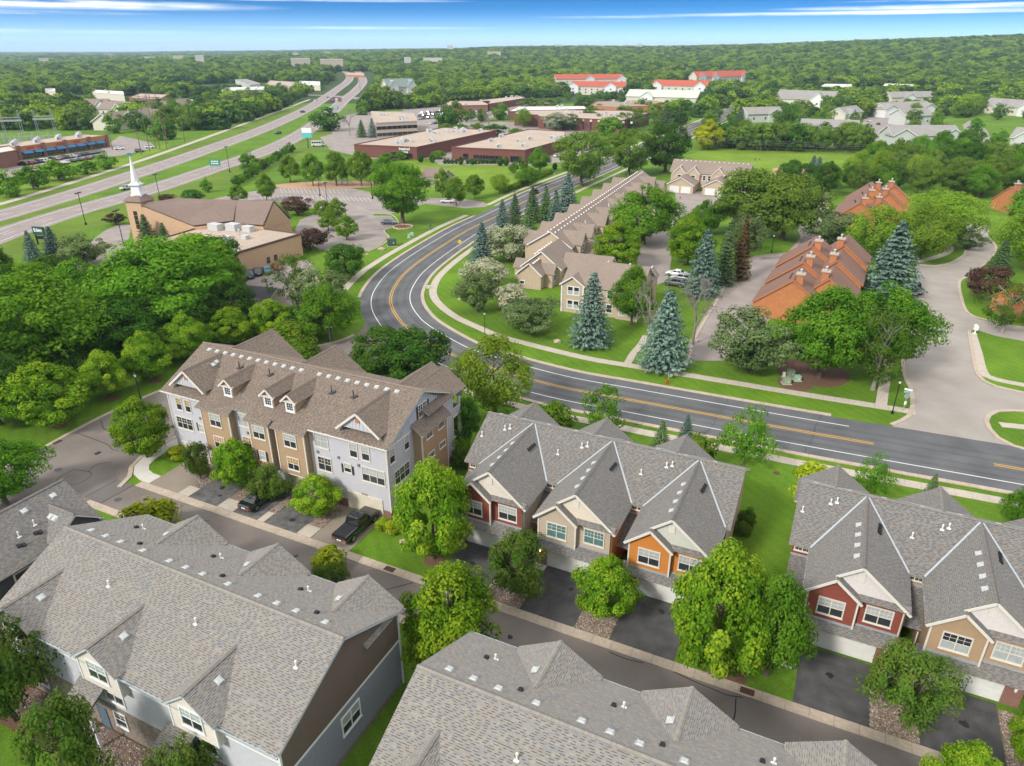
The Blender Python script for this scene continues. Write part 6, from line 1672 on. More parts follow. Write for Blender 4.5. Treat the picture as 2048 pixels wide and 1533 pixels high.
def leaf_mesh(name, C, Nn, size, tint, mats, asp=.62, rng=None):
    """C centres (n,3), Nn normals (n,3), size (n,), tint (n,) -> folded rhombic leaves"""
    n = len(C)
    r = rng.normal(size=(n, 3)); t = np.cross(Nn, r); t /= np.linalg.norm(t, axis=1)[:, None] + 1e-9
    b = np.cross(Nn, t)
    s = size[:, None]
    V = np.empty((n, 4, 3))
    V[:, 0] = C - t * s * .5; V[:, 1] = C - b * s * asp * .5 + Nn * s * .1; V[:, 2] = C + t * s * .5; V[:, 3] = C + b * s * asp * .5 + Nn * s * .1
    me = bpy.data.meshes.new(name)
    me.vertices.add(n * 4); me.vertices.foreach_set('co', V.reshape(-1).astype(np.float32))
    me.loops.add(n * 4); me.loops.foreach_set('vertex_index', np.arange(n * 4, dtype=np.int32))
    me.polygons.add(n); me.polygons.foreach_set('loop_start', np.arange(0, n * 4, 4, dtype=np.int32)); me.polygons.foreach_set('loop_total', np.full(n, 4, np.int32))
    me.update(calc_edges=True)
    at = me.attributes.new('tint', 'FLOAT', 'POINT'); at.data.foreach_set('value', np.repeat(np.clip(tint, 0, 1), 4).astype(np.float32))
    me.materials.append(mats)
    return me

def unit(v): return v / (np.linalg.norm(v, axis=1)[:, None] + 1e-9)

SHAPES = {  # radius of the crown envelope at relative height 0..1
 'round': lambda h: np.sqrt(np.clip(1 - (2 * h - 1) ** 2, 0, 1)),
 'egg': lambda h: np.clip(np.sin(np.pi * np.clip(h, 0, 1) ** .72), 0, 1) ** .75,
 'cone': lambda h: np.clip((1 - h) ** .75 * np.clip(h * 6, 0, 1), 0, 1),
 'spread': lambda h: np.clip(np.sin(np.pi * np.clip(h, 0, 1) ** 1.15), 0, 1) ** .55,
 'vase': lambda h: np.clip(np.sin(np.pi * np.clip(h, 0, 1) ** 1.5), 0, 1) ** .7,
 'oval': lambda h: np.clip(np.sin(np.pi * h), 0, 1) ** .6,
}
def crown(seed, shape='egg', z0=.2, clumps=60, per=110, clump_r=.12, leaf=.034, shell=.55, tips=.0, gap=0.0, droop=0.0, lump=.14):
    """leaf positions of a unit crown: width 1, height 1, leaves gathered in clumps"""
    g = np.random.default_rng(seed)
    f = SHAPES[shape]
    # clump centres inside the envelope, most of them near its surface
    P = []
    ph = g.uniform(0, 6.28, 6)
    while len(P) < clumps:
        h = g.uniform(.04, .97); a = g.uniform(0, 2 * np.pi)
        R = .5 * float(f(np.array([h]))[0])
        R *= 1 + lump * (np.sin(2 * a + ph[0] + 5 * h) + .7 * np.sin(3 * a + ph[1] - 7 * h))
        if g.uniform() > R / .5 + .15: continue
        q = g.uniform() ** .5
        rr = max(0, R - clump_r * .55) * (shell + (1 - shell) * q) if g.uniform() < .8 else max(0, R - clump_r) * q
        P.append((rr * np.cos(a), rr * np.sin(a), z0 + (1 - z0) * (h * (1 - clump_r * .8) )))
    P = np.array(P)
    cr = clump_r * g.uniform(.65, 1.25, clumps)
    ct = g.uniform(-.18, .18, clumps)
    D = unit(g.normal(size=(clumps * per, 3))); D[:, 2] = np.where(D[:, 2] < 0, D[:, 2] * .55 , D[:, 2]); D = unit(D)
    ci = np.repeat(np.arange(clumps), per)
    rad = cr[ci] * g.uniform(.45, 1.08, len(ci)) ** .6
    C = P[ci] + D * rad[:, None] * np.array([1.0, 1.0, .78])
    C[:, 2] -= droop * rad * (1 - D[:, 2])
    if gap:
        k = g.uniform(size=clumps) > gap; keep = k[ci]; C, D, ci, rad = C[keep], D[keep], ci[keep], rad[keep]
    axis = np.array([0, 0, z0 + (1 - z0) * .4])
    O = unit(C - axis)
    Nn = unit(D * .6 + O * .45 + g.normal(size=D.shape) * .3 + np.array([0, 0, .35]))
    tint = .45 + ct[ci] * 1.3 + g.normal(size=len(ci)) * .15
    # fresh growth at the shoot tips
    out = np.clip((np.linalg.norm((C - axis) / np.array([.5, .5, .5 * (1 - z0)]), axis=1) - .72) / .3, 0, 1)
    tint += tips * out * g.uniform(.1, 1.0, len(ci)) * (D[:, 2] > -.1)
    return C, Nn, leaf * g.uniform(.7, 1.3, len(ci)), tint, g

def trunk_mesh(name, seed, z0=.2, top=.75, r=.022, limbs=7, m=None, multi=1, spread=.26):
    g = random.Random(seed); mb = MB()
    for k in range(multi):
        bx, by = (g.uniform(-.02, .02), g.uniform(-.02, .02)) if multi > 1 else (0, 0)
        lean = (g.uniform(-.03, .03) + (.16 * cos(6.28 * k / multi) if multi > 1 else 0), g.uniform(-.03, .03) + (.16 * sin(6.28 * k / multi) if multi > 1 else 0))
        pts = [Vector((bx + lean[0] * t, by + lean[1] * t, t * top - .01)) for t in (0, .12, .35, .65, 1)]
        rr = [r * 1.5, r, r * .8, r * .5, r * .18]
        for i in range(4): mb.tube(pts[i], pts[i+1], rr[i], rr[i+1], 8, cap=False)
        for j in range(limbs):
            t = g.uniform(.3, .9); a = g.uniform(0, 6.28)
            p = Vector((bx + lean[0] * t, by + lean[1] * t, t * top)); l = spread * (1.1 - t * .6)
            q = p + Vector((cos(a) * l * .55, sin(a) * l * .55, l * .45)); e = q + Vector((cos(a) * l * .5, sin(a) * l * .5, l * .3))
            mb.tube(p, q, r * .38, r * .22, 5, cap=False); mb.tube(q, e, r * .22, r * .06, 5, cap=False)
    return mb.mesh(name, m or M_bark, True)

def spruce(seed, levels=17, leaf=.06, full=1.0, taper=.86):
    g = np.random.default_rng(seed)
    Cs, Ns, Ss, Ts = [], [], [], []
    for i in range(levels):
        h = .045 + .93 * (i / levels) ** .92
        R = .5 * (1 - h) ** taper * (1 if h > .1 else .9)
        nb = max(4, int((7 + 26 * R * 2) * full))
        a0 = g.uniform(0, 6.28)
        for k in range(nb):
            a = a0 + 6.28 * k / nb + g.uniform(-.15, .15)
            L_ = R * g.uniform(.78, 1.12); z = h + g.uniform(-.018, .018)
            bt = g.uniform(-.14, .14)
            ns = max(3, int(4 + 8 * L_ / .5))
            for s in range(ns):
                t = (s + .6) / ns
                if t < .25 and g.uniform() < .6: continue
                w = .05 * (1.15 - t) * (1 + R * 2)
                for q in range(2):
                    side = g.uniform(-1, 1) * w
                    zz = z - .10 * L_ * 2 * t * .6 + .06 * t * t * L_ * 2 + g.uniform(-.008, .008)
                    Cs.append((L_ * t * np.cos(a) - side * np.sin(a), L_ * t * np.sin(a) + side * np.cos(a), zz))
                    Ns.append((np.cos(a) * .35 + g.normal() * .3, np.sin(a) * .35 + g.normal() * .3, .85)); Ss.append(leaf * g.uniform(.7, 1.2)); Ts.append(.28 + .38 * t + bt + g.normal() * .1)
    return np.array(Cs), unit(np.array(Ns)), np.array(Ss), np.array(Ts), g

def bare_mesh(name, seed, m):
    g = random.Random(seed); mb = MB()
    def br(p, d, l, r, n):
        e = p + d * l
        mb.tube(p, e, r, r * .62, 5 if n > 2 else 3, cap=False)
        if n == 0: return
        for _ in range(3 if n > 1 else 7):
            a = Vector((g.gauss(0, 1), g.gauss(0, 1), g.gauss(.15, .7))).normalized()
            br(p + d * l * g.uniform(.55, 1), (d * .75 + a * .72).normalized(), l * g.uniform(.55, .8), r * .55, n - 1)
    br(Vector((0, 0, 0)), Vector((.03, .02, 1)), .22, .02, 6)
    zs = max(v[2] for v in mb.v); xs = max(max(abs(v[0]), abs(v[1])) for v in mb.v)
    mb.v = [(v[0] / xs * .5, v[1] / xs * .5, v[2] / zs) for v in mb.v]
    return mb.mesh(name, m)

PROTO = {}
def proto(kind, seeds, trunk=None, **kw):
    out = []
    mk = kw.pop('mat')
    for s in seeds:
        C, Nn, S, T, g = spruce(s, **kw) if mk.startswith('needle') else crown(s, **kw)
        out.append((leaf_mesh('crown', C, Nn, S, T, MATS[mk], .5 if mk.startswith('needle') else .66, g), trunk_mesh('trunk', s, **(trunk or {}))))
    PROTO[kind] = out
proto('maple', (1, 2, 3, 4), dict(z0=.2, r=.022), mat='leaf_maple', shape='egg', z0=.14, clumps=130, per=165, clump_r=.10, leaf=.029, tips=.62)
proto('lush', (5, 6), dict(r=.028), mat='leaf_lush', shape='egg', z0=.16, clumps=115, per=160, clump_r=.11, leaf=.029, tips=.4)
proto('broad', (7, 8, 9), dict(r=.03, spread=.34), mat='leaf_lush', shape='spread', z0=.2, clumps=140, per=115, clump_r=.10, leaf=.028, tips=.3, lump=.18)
proto('dark', (10, 11, 12), dict(r=.03), mat='leaf_dark', shape='round', z0=.14, clumps=110, per=110, clump_r=.11, leaf=.034, tips=.3)
proto('linden', (13, 14), dict(r=.022), mat='leaf_linden', shape='egg', z0=.17, clumps=80, per=95, clump_r=.11, leaf=.042, tips=.3, lump=.06)
proto('locust', (15, 16), dict(r=.02, spread=.4), mat='leaf_locust', shape='spread', z0=.18, clumps=120, per=90, clump_r=.10, leaf=.03, tips=.3, droop=.5, lump=.2)
proto('ash', (17, 18, 19), dict(r=.028, spread=.36), mat='leaf_ash', shape='oval', z0=.14, clumps=120, per=100, clump_r=.105, leaf=.034, tips=.35, lump=.2)
proto('crab', (20, 21, 22), dict(r=.016, multi=3, spread=.4, limbs=6, top=.8), mat='leaf_crab', shape='spread', z0=.16, clumps=105, per=100, clump_r=.10, leaf=.034, tips=.3, lump=.26, droop=.5)
proto('purple', (23,), dict(r=.02, multi=3), mat='leaf_purple', shape='spread', z0=.12, clumps=60, per=90, clump_r=.12, leaf=.045, tips=.3)
proto('white', (24, 25), dict(r=.025, multi=3), mat='leaf_white_blossom', shape='spread', z0=.1, clumps=90, per=100, clump_r=.12, leaf=.04, tips=.5)
proto('gold', (26,), dict(r=.02), mat='leaf_gold', shape='egg', z0=.08, clumps=70, per=90, clump_r=.12, leaf=.05, tips=.3)
proto('spruceb', (27, 28, 29), dict(r=.018, limbs=0, top=.95), mat='needle_blue')
proto('spruceg', (30, 31), dict(r=.018, limbs=0, top=.95), mat='needle_green')
proto('rust', (32,), dict(r=.018, limbs=0, top=.95), mat='needle_rust')
MATS['leaf_pine_'] = MATS['needle_pine']
proto('pine', (33, 34, 47), dict(r=.022, spread=.45), mat='leaf_pine_', shape='spread', z0=.1, clumps=105, per=120, clump_r=.105, leaf=.032, tips=.3, lump=.26)
proto('shrub', (35, 36), dict(r=.01, multi=3, top=.5), mat='leaf_shrub', shape='round', z0=.0, clumps=45, per=80, clump_r=.17, leaf=.065, tips=.3)
proto('lime', (37,), dict(r=.01, multi=3, top=.5), mat='leaf_lime', shape='round', z0=.0, clumps=40, per=70, clump_r=.17, leaf=.08, tips=.3)
proto('slim', (38, 39), dict(r=.014, spread=.3), mat='leaf_lush', shape='oval', z0=.1, clumps=55, per=80, clump_r=.12, leaf=.04, tips=.35, lump=.3, gap=.1)
proto('arb', (40,), dict(r=.01, multi=1, limbs=0, top=.8), mat='leaf_dark', shape='oval', z0=.0, clumps=70, per=60, clump_r=.14, leaf=.07, tips=.2, lump=.04)
proto('sage', (41,), dict(r=.02, multi=2), mat='leaf_sage', shape='spread', z0=.05, clumps=70, per=70, clump_r=.13, leaf=.05, tips=.3, lump=.25)
proto('thin', (42, 43), dict(r=.03, spread=.5, limbs=14, m=M_bark_grey), mat='leaf_crab', shape='spread', z0=.12, clumps=90, per=70, clump_r=.09, leaf=.03, gap=.2, lump=.3)
# light versions for distant individuals
proto('farwide', (50, 51, 52), dict(r=.03, limbs=2), mat='leaf_ash', shape='spread', z0=.08, clumps=45, per=34, clump_r=.15, leaf=.085, tips=.4, lump=.2)
proto('fardark', (53, 54), dict(r=.03, limbs=2), mat='leaf_dark', shape='round', z0=.05, clumps=45, per=34, clump_r=.15, leaf=.085, tips=.4, lump=.2)
proto('farlush', (55, 56), dict(r=.03, limbs=2), mat='leaf_lush', shape='egg', z0=.06, clumps=45, per=34, clump_r=.15, leaf=.085, tips=.4, lump=.2)
PROTO['bare'] = [(None, bare_mesh('branches', s, M_bark_grey)) for s in (61, 62)]

def plant(P, kind, W, Ht, label, cat='tree', group=None, name=None, seed=None, lean=None):
    k = (seed if seed is not None else int(P[0] * 13 + P[1] * 7)) 
    pr = PROTO[kind][k % len(PROTO[kind])]
    nm = name or {'spruceb': 'spruce_tree', 'spruceg': 'spruce_tree', 'rust': 'spruce_tree', 'pine': 'pine_tree', 'shrub': 'shrub', 'lime': 'shrub', 'arb': 'arborvitae_shrub', 'bare': 'bare_tree', 'crab': 'crabapple_tree', 'maple': 'maple_tree'}.get(kind, 'leafy_tree')
    root = thing(nm, label, cat, P, (k * 2.399) % 6.28, group)
    sc_ = (W, W, Ht)
    if pr[0] is not None: put('crown', pr[0], root, scale=sc_)
    put('trunk' if pr[0] is not None else 'branches', pr[1], root, scale=sc_)
    return root

def tree_px(x0, x1, ytop, ybase, kind, label, wk=1.0, **kw):
    """a tree measured in the photograph: left, right, top of the crown, foot of the trunk"""
    P = G((x0 + x1) / 2, ybase)
    d = project(P)[2]
    W = (x1 - x0) * d / FOCAL * wk * (1.16 if kind not in ('spruceb', 'spruceg', 'rust', 'bare', 'arb') else 1)
    # the crown's top edge is its far rim for broad crowns: aim at the crown axis
    lo, hi = .3, 45.0
    for _ in range(40):
        mid = (lo + hi) / 2
        if project((P.x, P.y, mid))[1] > ytop: lo = mid
        else: hi = mid
    if kind.startswith('spruce') or kind == 'rust': W *= 1.15
    return plant(P, kind, W, lo, label, **kw)
# ------------------------------------------------------------------ trees and shrubs, one by one
# (left, right, top, foot, kind, label)
NEAR = [
 # foreground
 (795, 938, 915, 1118, 'maple', 'tall bright maple on the lawn between grey block and red townhouse'),
 (815, 1000, 1125, 1335, 'maple', 'bright maple beside the gap between the two nearest roofs'),
 (1325, 1515, 1080, 1345, 'maple', 'large yellow-green maple in front of the orange townhouse'),
 (1465, 1600, 1132, 1350, 'lush', 'green maple touching the larger yellow-green maple on the alley lawn'),
 (1152, 1268, 1110, 1232, 'maple', 'small round maple in the gravel bed left of the orange townhouse'),
 (975, 1092, 1062, 1185, 'crab', 'dark crabapple in the gravel bed before the beige townhouse'),
 (1738, 1880, 1300, 1440, 'crab', 'dark crabapple in the gravel bed between the red and tan garages'),
 (1845, 1985, 1490, 1640, 'maple', 'yellow-green treetop at the bottom edge near the right corner'),
 (2005, 2080, 1395, 1530, 'maple', 'bright tree cut by the right edge beside the last driveway'),
 (245, 345, 790, 915, 'maple', 'round bright maple at the corner walk left of the grey block'),
 (375, 428, 880, 958, 'crab', 'thin small crabapple between the first two driveways of the grey block'),
 (440, 520, 872, 975, 'maple', 'round maple between the second and third driveway of the grey block'),
 (510, 578, 928, 1000, 'crab', 'small crabapple beside the black coupe'),
 (592, 680, 948, 1030, 'maple', 'small round maple between coupe driveway and pickup driveway'),
 (35, 185, 720, 850, 'maple', 'broad bright maple on the left street lawn, nearest of its row'),
 (172, 262, 698, 795, 'maple', 'second bright maple of the row along the left street'),
 (252, 350, 658, 760, 'maple', 'third bright maple of the row along the left street'),
 (335, 428, 624, 720, 'maple', 'fourth bright maple of the row behind the grey block'),
 (415, 510, 610, 690, 'maple', 'fifth bright maple of the row behind the grey block'),
 (505, 590, 596, 672, 'maple', 'sixth bright maple beside the dark-roofed shed'),
 (610, 712, 562, 680, 'lush', 'tall bright tree at the mouth of the left street'),
 (-60, 85, 865, 1010, 'lush', 'tree cut by the left edge below the left street'),
 (708, 815, 655, 760, 'dark', 'dark round tree behind the grey block, left one of the pair'),
 (770, 898, 650, 768, 'dark', 'dark round tree behind the grey block, right one of the pair'),
 (920, 1062, 665, 832, 'locust', 'light airy birch between the grey block and the curved street'),
 (1160, 1242, 765, 868, 'slim', 'slender young tree behind the orange townhouse row by the street'),
 (1440, 1532, 805, 930, 'slim', 'slender young tree behind the right end of the three-colour row'),
 (1708, 1765, 900, 995, 'slim', 'small upright tree behind the right townhouse row'),
 (1075, 1145, 800, 880, 'shrub', 'round green bush behind the three-colour townhouse row'),
 (1365, 1428, 862, 940, 'shrub', 'round bush near the right rear gable of the three-colour row'),
 (1580, 1665, 920, 1020, 'lime', 'bright bush at the left rear corner of the right townhouse row'),
 (1295, 1345, 838, 910, 'spruceg', 'little green spruce behind the three-colour row'),
 (1350, 1390, 828, 890, 'spruceb', 'little blue spruce by the street behind the three-colour row'),
 (1835, 1875, 945, 1010, 'spruceg', 'little spruce behind the right townhouse row'),
 (2005, 2075, 960, 1070, 'lush', 'tree at the right edge behind the right townhouse row'),
 (-40, 105, 1215, 1440, 'crab', 'leafy tree by the left edge in front of the nearest row house'),
 (100, 245, 1400, 1640, 'crab', 'crabapple at the bottom left before the second entry roof'),
 (325, 440, 1480, 1620, 'crab', 'crabapple top at the bottom edge before the third entry'),
 (255, 360, 1002, 1075, 'lime', 'yellow-green treetop showing above the rear roof edge by the alley'),
 (632, 700, 1125, 1200, 'crab', 'small dark tree between two rear gables by the alley'),
 (625, 690, 1098, 1140, 'lime', 'bright leaf tips behind the rear gable of the nearest row house'),
 (580, 640, 672, 720, 'shrub', 'small bright shrub behind the rear gable of the grey block'),
 (900, 958, 790, 900, 'dark', 'dark bush under the porch of the grey block'),
 (905, 945, 870, 935, 'shrub', 'clipped bush beside the air conditioner of the grey block'),
 (338, 372, 890, 920, 'lime', 'small lime shrub by the left corner of the grey block'),
 (752, 782, 1035, 1058, 'lime', 'small lime shrub beside the pickup, left of two'),
 (770, 802, 1040, 1065, 'lime', 'small lime shrub beside the pickup, right of two'),
 (1475, 1510, 1015, 1050, 'shrub', 'dark round shrub at the right wall of the orange townhouse'),
 (1468, 1500, 1045, 1068, 'shrub', 'lower dark shrub at the right wall of the orange townhouse'),
 # spruces and lawn trees inside the bend
 (1135, 1228, 538, 690, 'spruceb', 'blue spruce on the lawn before the beige corner unit'),
 (1272, 1382, 572, 735, 'spruceb', 'large blue spruce beside the footpath link'),
 (1362, 1442, 450, 590, 'spruceb', 'blue spruce at the edge of the condominium drive'),
 (1455, 1500, 425, 560, 'rust', 'rusty tinged spruce beside the condominium drive'),
 (1420, 1470, 440, 570, 'spruceg', 'green spruce behind the blue one by the condominium drive'),
 (1225, 1300, 520, 650, 'lush', 'leafy tree beside the beige corner unit'),
 (1245, 1345, 555, 690, 'bare', 'leafless grey tree before the beige corner unit'),
 (1330, 1440, 540, 690, 'bare', 'leafless grey tree at the edge of the condominium drive'),
 (920, 990, 540, 625, 'pine', 'dark pine shrub on the inner bend lawn'),
 (985, 1055, 568, 622, 'white', 'pale flowering shrub on the inner bend lawn'),
 (1002, 1108, 595, 662, 'pine', 'dark spreading bush on the inner bend lawn'),
 (925, 1010, 515, 580, 'white', 'pale flowering tree beside the walk on the bend'),
 (975, 1062, 445, 522, 'white', 'round pale blossoming tree below the spruce row'),
 (937, 992, 440, 528, 'spruceb', 'blue spruce nearest the yellow warning sign'),
 (985, 1025, 395, 470, 'spruceb', 'first blue spruce of the row along the street'),
 (1010, 1050, 385, 455, 'spruceg', 'green spruce of the row along the street'),
 (1038, 1080, 400, 485, 'spruceg', 'brownish spruce of the row along the street'),
 (1045, 1085, 370, 440, 'spruceg', 'tall spruce behind the brownish one'),
 (1072, 1110, 368, 445, 'spruceg', 'slim spruce near the parked road car'),
 (1090, 1130, 375, 455, 'spruceb', 'blue spruce beside the beige row gables'),
 (1108, 1160, 342, 425, 'spruceb', 'large blue spruce at the end of the spruce row'),
 (1222, 1350, 362, 488, 'lush', 'large round tree in the beige court'),
 (1185, 1280, 440, 535, 'maple', 'bright round tree at the end of the beige row'),
 (1335, 1415, 425, 530, 'maple', 'bright tree left of the blue spruce by the condominium drive'),
 (1380, 1440, 395, 470, 'lush', 'dark green tree behind the bright court tree'),
 (1420, 1560, 330, 470, 'ash', 'big light tree between the beige court and the orange homes'),
 (1500, 1630, 340, 480, 'ash', 'big light tree left of the rear orange homes'),
 (1455, 1520, 415, 520, 'pine', 'pine standing among the big light trees'),
 (1430, 1570, 615, 745, 'pine', 'spreading pine in front of the near orange homes'),
 (1560, 1715, 558, 755, 'lush', 'large green maple in front of the near orange homes'),
 (1660, 1830, 555, 740, 'lush', 'large light green tree beside the side road'),
 (1690, 1800, 605, 780, 'thin', 'half bare tree on the lawn by the side road corner'),
 (1715, 1835, 435, 590, 'spruceb', 'large blue spruce right of the near orange homes'),
 (1690, 1795, 405, 520, 'locust', 'light yellow-green tree behind the large blue spruce'),
 (1780, 1895, 400, 520, 'locust', 'light yellow-green tree at the side road bend'),
 (1810, 1940, 375, 490, 'locust', 'tall light green tree beyond the side road bend'),
 (1618, 1710, 415, 490, 'pine', 'dark pine between the two groups of orange homes'),
 (1970, 2020, 475, 545, 'spruceg', 'spruce beside the purple bush'),
 (1930, 2010, 530, 600, 'purple', 'purple-leaved bush beside the right orange roof'),
 (1960, 2048, 560, 665, 'thin', 'half bare tree before the right orange wall'),
 (1905, 1960, 460, 500, 'pine', 'low dark pine at the side road bend'),
 (1990, 2110, 400, 540, 'locust', 'light green tree at the right edge by the side road'),
 (2010, 2110, 350, 470, 'lush', 'green tree at the right edge beside the brick-coloured house'),
 # church side
 (235, 475, 470, 660, 'broad', 'huge spreading tree in front of the church'),
 (330, 470, 462, 590, 'maple', 'bright treetop rising before the flat church roof'),
 (275, 325, 425, 500, 'spruceg', 'green spruce against the church tower wall'),
 (315, 355, 443, 505, 'spruceg', 'shorter spruce beside the church wall'),
 (50, 92, 458, 530, 'spruceb', 'blue spruce left of the church sign'),
 (88, 138, 450, 520, 'spruceb', 'blue spruce right of the church sign'),
 (135, 215, 465, 530, 'pine', 'brownish pine right of the sign spruces'),
 (-30, 40, 480, 600, 'dark', 'dark tree at the left edge below the highway'),
 (20, 140, 515, 640, 'lush', 'leafy tree below the sign spruces'),
 (-40, 200, 548, 760, 'broad', 'wide leafy tree over the white roof'),
 (120, 240, 510, 640, 'lush', 'leafy tree left of the huge church tree'),
 (180, 320, 600, 730, 'dark', 'dark tree in the wood behind the maple row'),
 (200, 240, 525, 600, 'spruceb', 'blue-grey spruce between the leafy trees'),
 (-60, 60, 690, 850, 'dark', 'dark wood tree at the left edge'),
 (60, 180, 640, 760, 'dark', 'dark wood tree above the nearest row maple'),
 (290, 420, 590, 690, 'dark', 'dark wood tree behind the third row maple'),
 (430, 520, 560, 660, 'dark', 'dark wood tree before the shed'),
 (555, 640, 505, 620, 'thin', 'open pine with reddish limbs by the church rear lot'),
 (600, 700, 530, 640, 'pine', 'pine beside the street lamp'),
 (655, 730, 485, 560, 'dark', 'dark clipped tree beside the street lamp'),
 (540, 625, 640, 690, 'shrub', 'green thicket behind the grey block'),
 (750, 862, 322, 448, 'broad', 'large oak with ring of stones beside the church lot'),
 (630, 668, 398, 440, 'linden', 'lot island linden, upper left of the four'),
 (655, 695, 395, 442, 'linden', 'lot island linden, upper right of the four'),
 (636, 678, 420, 462, 'linden', 'lot island linden, lower left of the four'),
 (672, 716, 428, 480, 'linden', 'lot island linden beside the flower bed'),
 (515, 552, 345, 402, 'linden', 'pointed linden at the top of the church lot'),
 (460, 496, 366, 408, 'linden', 'round tree beside the pointed linden'),
 (560, 602, 305, 365, 'linden', 'linden of the park row, first from the highway side'),
 (605, 648, 302, 372, 'linden', 'linden of the park row, second from the highway side'),
 (648, 698, 298, 372, 'linden', 'linden of the park row, third from the highway side'),
 (698, 748, 296, 372, 'linden', 'linden of the park row, fourth from the highway side'),
 (745, 790, 308, 372, 'lush', 'leafy tree beside the playground'),
 (868, 902, 335, 395, 'linden', 'park linden near the brown-roofed pavilion'),
 (890, 935, 350, 412, 'linden', 'park linden beside the silver car'),
 (932, 968, 345, 398, 'linden', 'pyramid linden standing on the park meadow'),
 (980, 1018, 346, 388, 'locust', 'thin young tree beside the long hedge'),
 (1035, 1078, 330, 372, 'lush', 'tree at the end of the long hedge'),
 (1058, 1100, 290, 345, 'lush', 'tree at the corner of the right warehouse'),
 (1115, 1210, 255, 372, 'ash', 'tall cottonwood beside the street'),
 (1215, 1300, 250, 352, 'ash', 'tall dark cottonwood right of the street'),
 (1285, 1375, 240, 345, 'dark', 'tall tree behind the beige row end'),
 (1388, 1440, 235, 300, 'gold', 'bright golden tree beside the street'),
 (530, 580, 405, 465, 'lush', 'bright tree at the right end of the church'),
 (568, 625, 392, 430, 'purple', 'dark bronze trees on the church lot island'),
 (590, 655, 455, 500, 'purple', 'dark bronze tree by the church corner'),
 (215, 250, 425, 450, 'purple', 'small bronze tree left of the church tower'),
 (320, 352, 388, 405, 'purple', 'low bronze bush beyond the church roof'),
 (368, 405, 378, 408, 'dark', 'round dark bush at the edge of the church lot'),
 (0, 45, 335, 395, 'farlush', 'tree at the left edge by the trail'), (40, 95, 325, 380, 'farlush', 'second tree along the trail from the left'), (85, 152, 315, 362, 'farlush', 'third tree along the trail from the left'), (155, 195, 318, 348, 'farlush', 'small tree on the lawn before the shops'), (195, 232, 303, 338, 'farlush', 'small tree on the lawn right of the shops'),
 (628, 685, 212, 262, 'fardark', 'dark tree beside the highway sign'),
 (480, 520, 300, 340, 'farlush', 'young tree on the highway bank'), (405, 425, 352, 385, 'farlush', 'thin tree on the highway bank'),
 (712, 736, 238, 275, 'spruceg', 'spruce left of the tan office'), (734, 758, 234, 275, 'spruceb', 'blue spruce at the tan office corner'),
]
for x0, x1, yt, yb, kd, lb in NEAR:
    sh = kd in ('shrub', 'lime', 'arb') or 'bush' in lb or 'shrub' in lb
    tree_px(x0, x1, yt, yb, kd, lb, wk=.9 if 'row along the left street' in lb or 'row behind' in lb else 1.0, cat='shrub' if sh else 'tree', name='shrub' if sh and kd not in ('shrub', 'lime', 'arb') else None)

# hedges and arborvitae by the warehouses
for i, (x, yb, w, h) in enumerate([(841, 325, 13, 18), (865, 326, 14, 20), (922, 330, 12, 18), (945, 330, 10, 14), (1000, 332, 13, 20), (1012, 332, 13, 21), (1042, 332, 13, 20), (1110, 340, 11, 16)]):
    tree_px(x - w / 2, x + w / 2, yb - h, yb, 'arb', 'clipped arborvitae column before the brick warehouses', cat='shrub', group='arborvitae columns by the warehouses')
for i in range(16):
    x = 885 + i * 7.6 + (8 if i > 4 else 0)
    tree_px(x, x + 9.5, 317, 328, 'arb', 'low round hedge shrub in the warehouse hedge', cat='shrub', group='hedge shrubs before the warehouses')
for i in range(16):
    t = i / 15; x = 1008 + 92 * t; y = 386 - 38 * t
    tree_px(x - 5, x + 8, y - 14 + 3 * t, y, 'shrub', 'dark hedge shrub between meadow and sidewalk', cat='shrub', group='long hedge along the park meadow')
for i in range(13):
    x = 465 + i * 9; y = 372 - i * 5.5
    tree_px(x, x + 18, y - 22, y, 'farlush' if i % 3 else 'fardark', 'bushy growth on the bank between highway and park', cat='shrub', group='thicket between highway and park')
for i in range(9):
    tree_px(432 + i * 24, 462 + i * 24, 612 + (i % 3) * 8, 672 - (i % 2) * 6, 'dark', 'dark undergrowth behind the row of bright maples', cat='shrub', group='undergrowth behind the maple row', name='shrub')
# ------------------------------------------------------------------ belts of trees farther off
rb = random.Random(5)
def inpoly(x, y, P):
    c = False; n = len(P); j = n - 1
    for i in range(n):
        if (P[i][1] > y) != (P[j][1] > y) and x < (P[j][0] - P[i][0]) * (y - P[i][1]) / (P[j][1] - P[i][1]) + P[i][0]: c = not c
        j = i
    return c
def belt(poly, n, kinds, h, label, group, cat='tree', wr=(.75, 1.05), mind=6.0):
    """n trees with their feet inside a patch of ground outlined in the photograph"""
    P = [G(*p).to_2d() for p in poly]
    x0, x1 = min(p.x for p in P), max(p.x for p in P); y0, y1 = min(p.y for p in P), max(p.y for p in P)
    got = []; tries = 0
    while len(got) < n and tries < n * 60:
        tries += 1
        x, y = rb.uniform(x0, x1), rb.uniform(y0, y1)
        if not inpoly(x, y, P): continue
        if any((x - a) ** 2 + (y - b) ** 2 < mind ** 2 for a, b in got): continue
        got.append((x, y))
        H_ = rb.uniform(*h)
        plant(Vector((x, y, terrain(x, y))), rb.choice(kinds), H_ * rb.uniform(*wr), H_, label, cat, group, seed=rb.randrange(99))
K = ['farwide', 'farwide', 'fardark', 'farlush']
belt([(235, 262), (330, 282), (440, 262), (560, 216), (598, 198), (560, 192), (430, 205), (300, 235)], 42, K, (9, 15), 'tree in the dense wood left of the highway', 'wood between the homes and the highway', mind=9)
belt([(150, 262), (240, 270), (320, 290), (345, 280), (300, 250), (180, 240)], 9, K, (9, 13), 'tree behind the shops by the power poles', 'trees behind the strip of shops', mind=8)
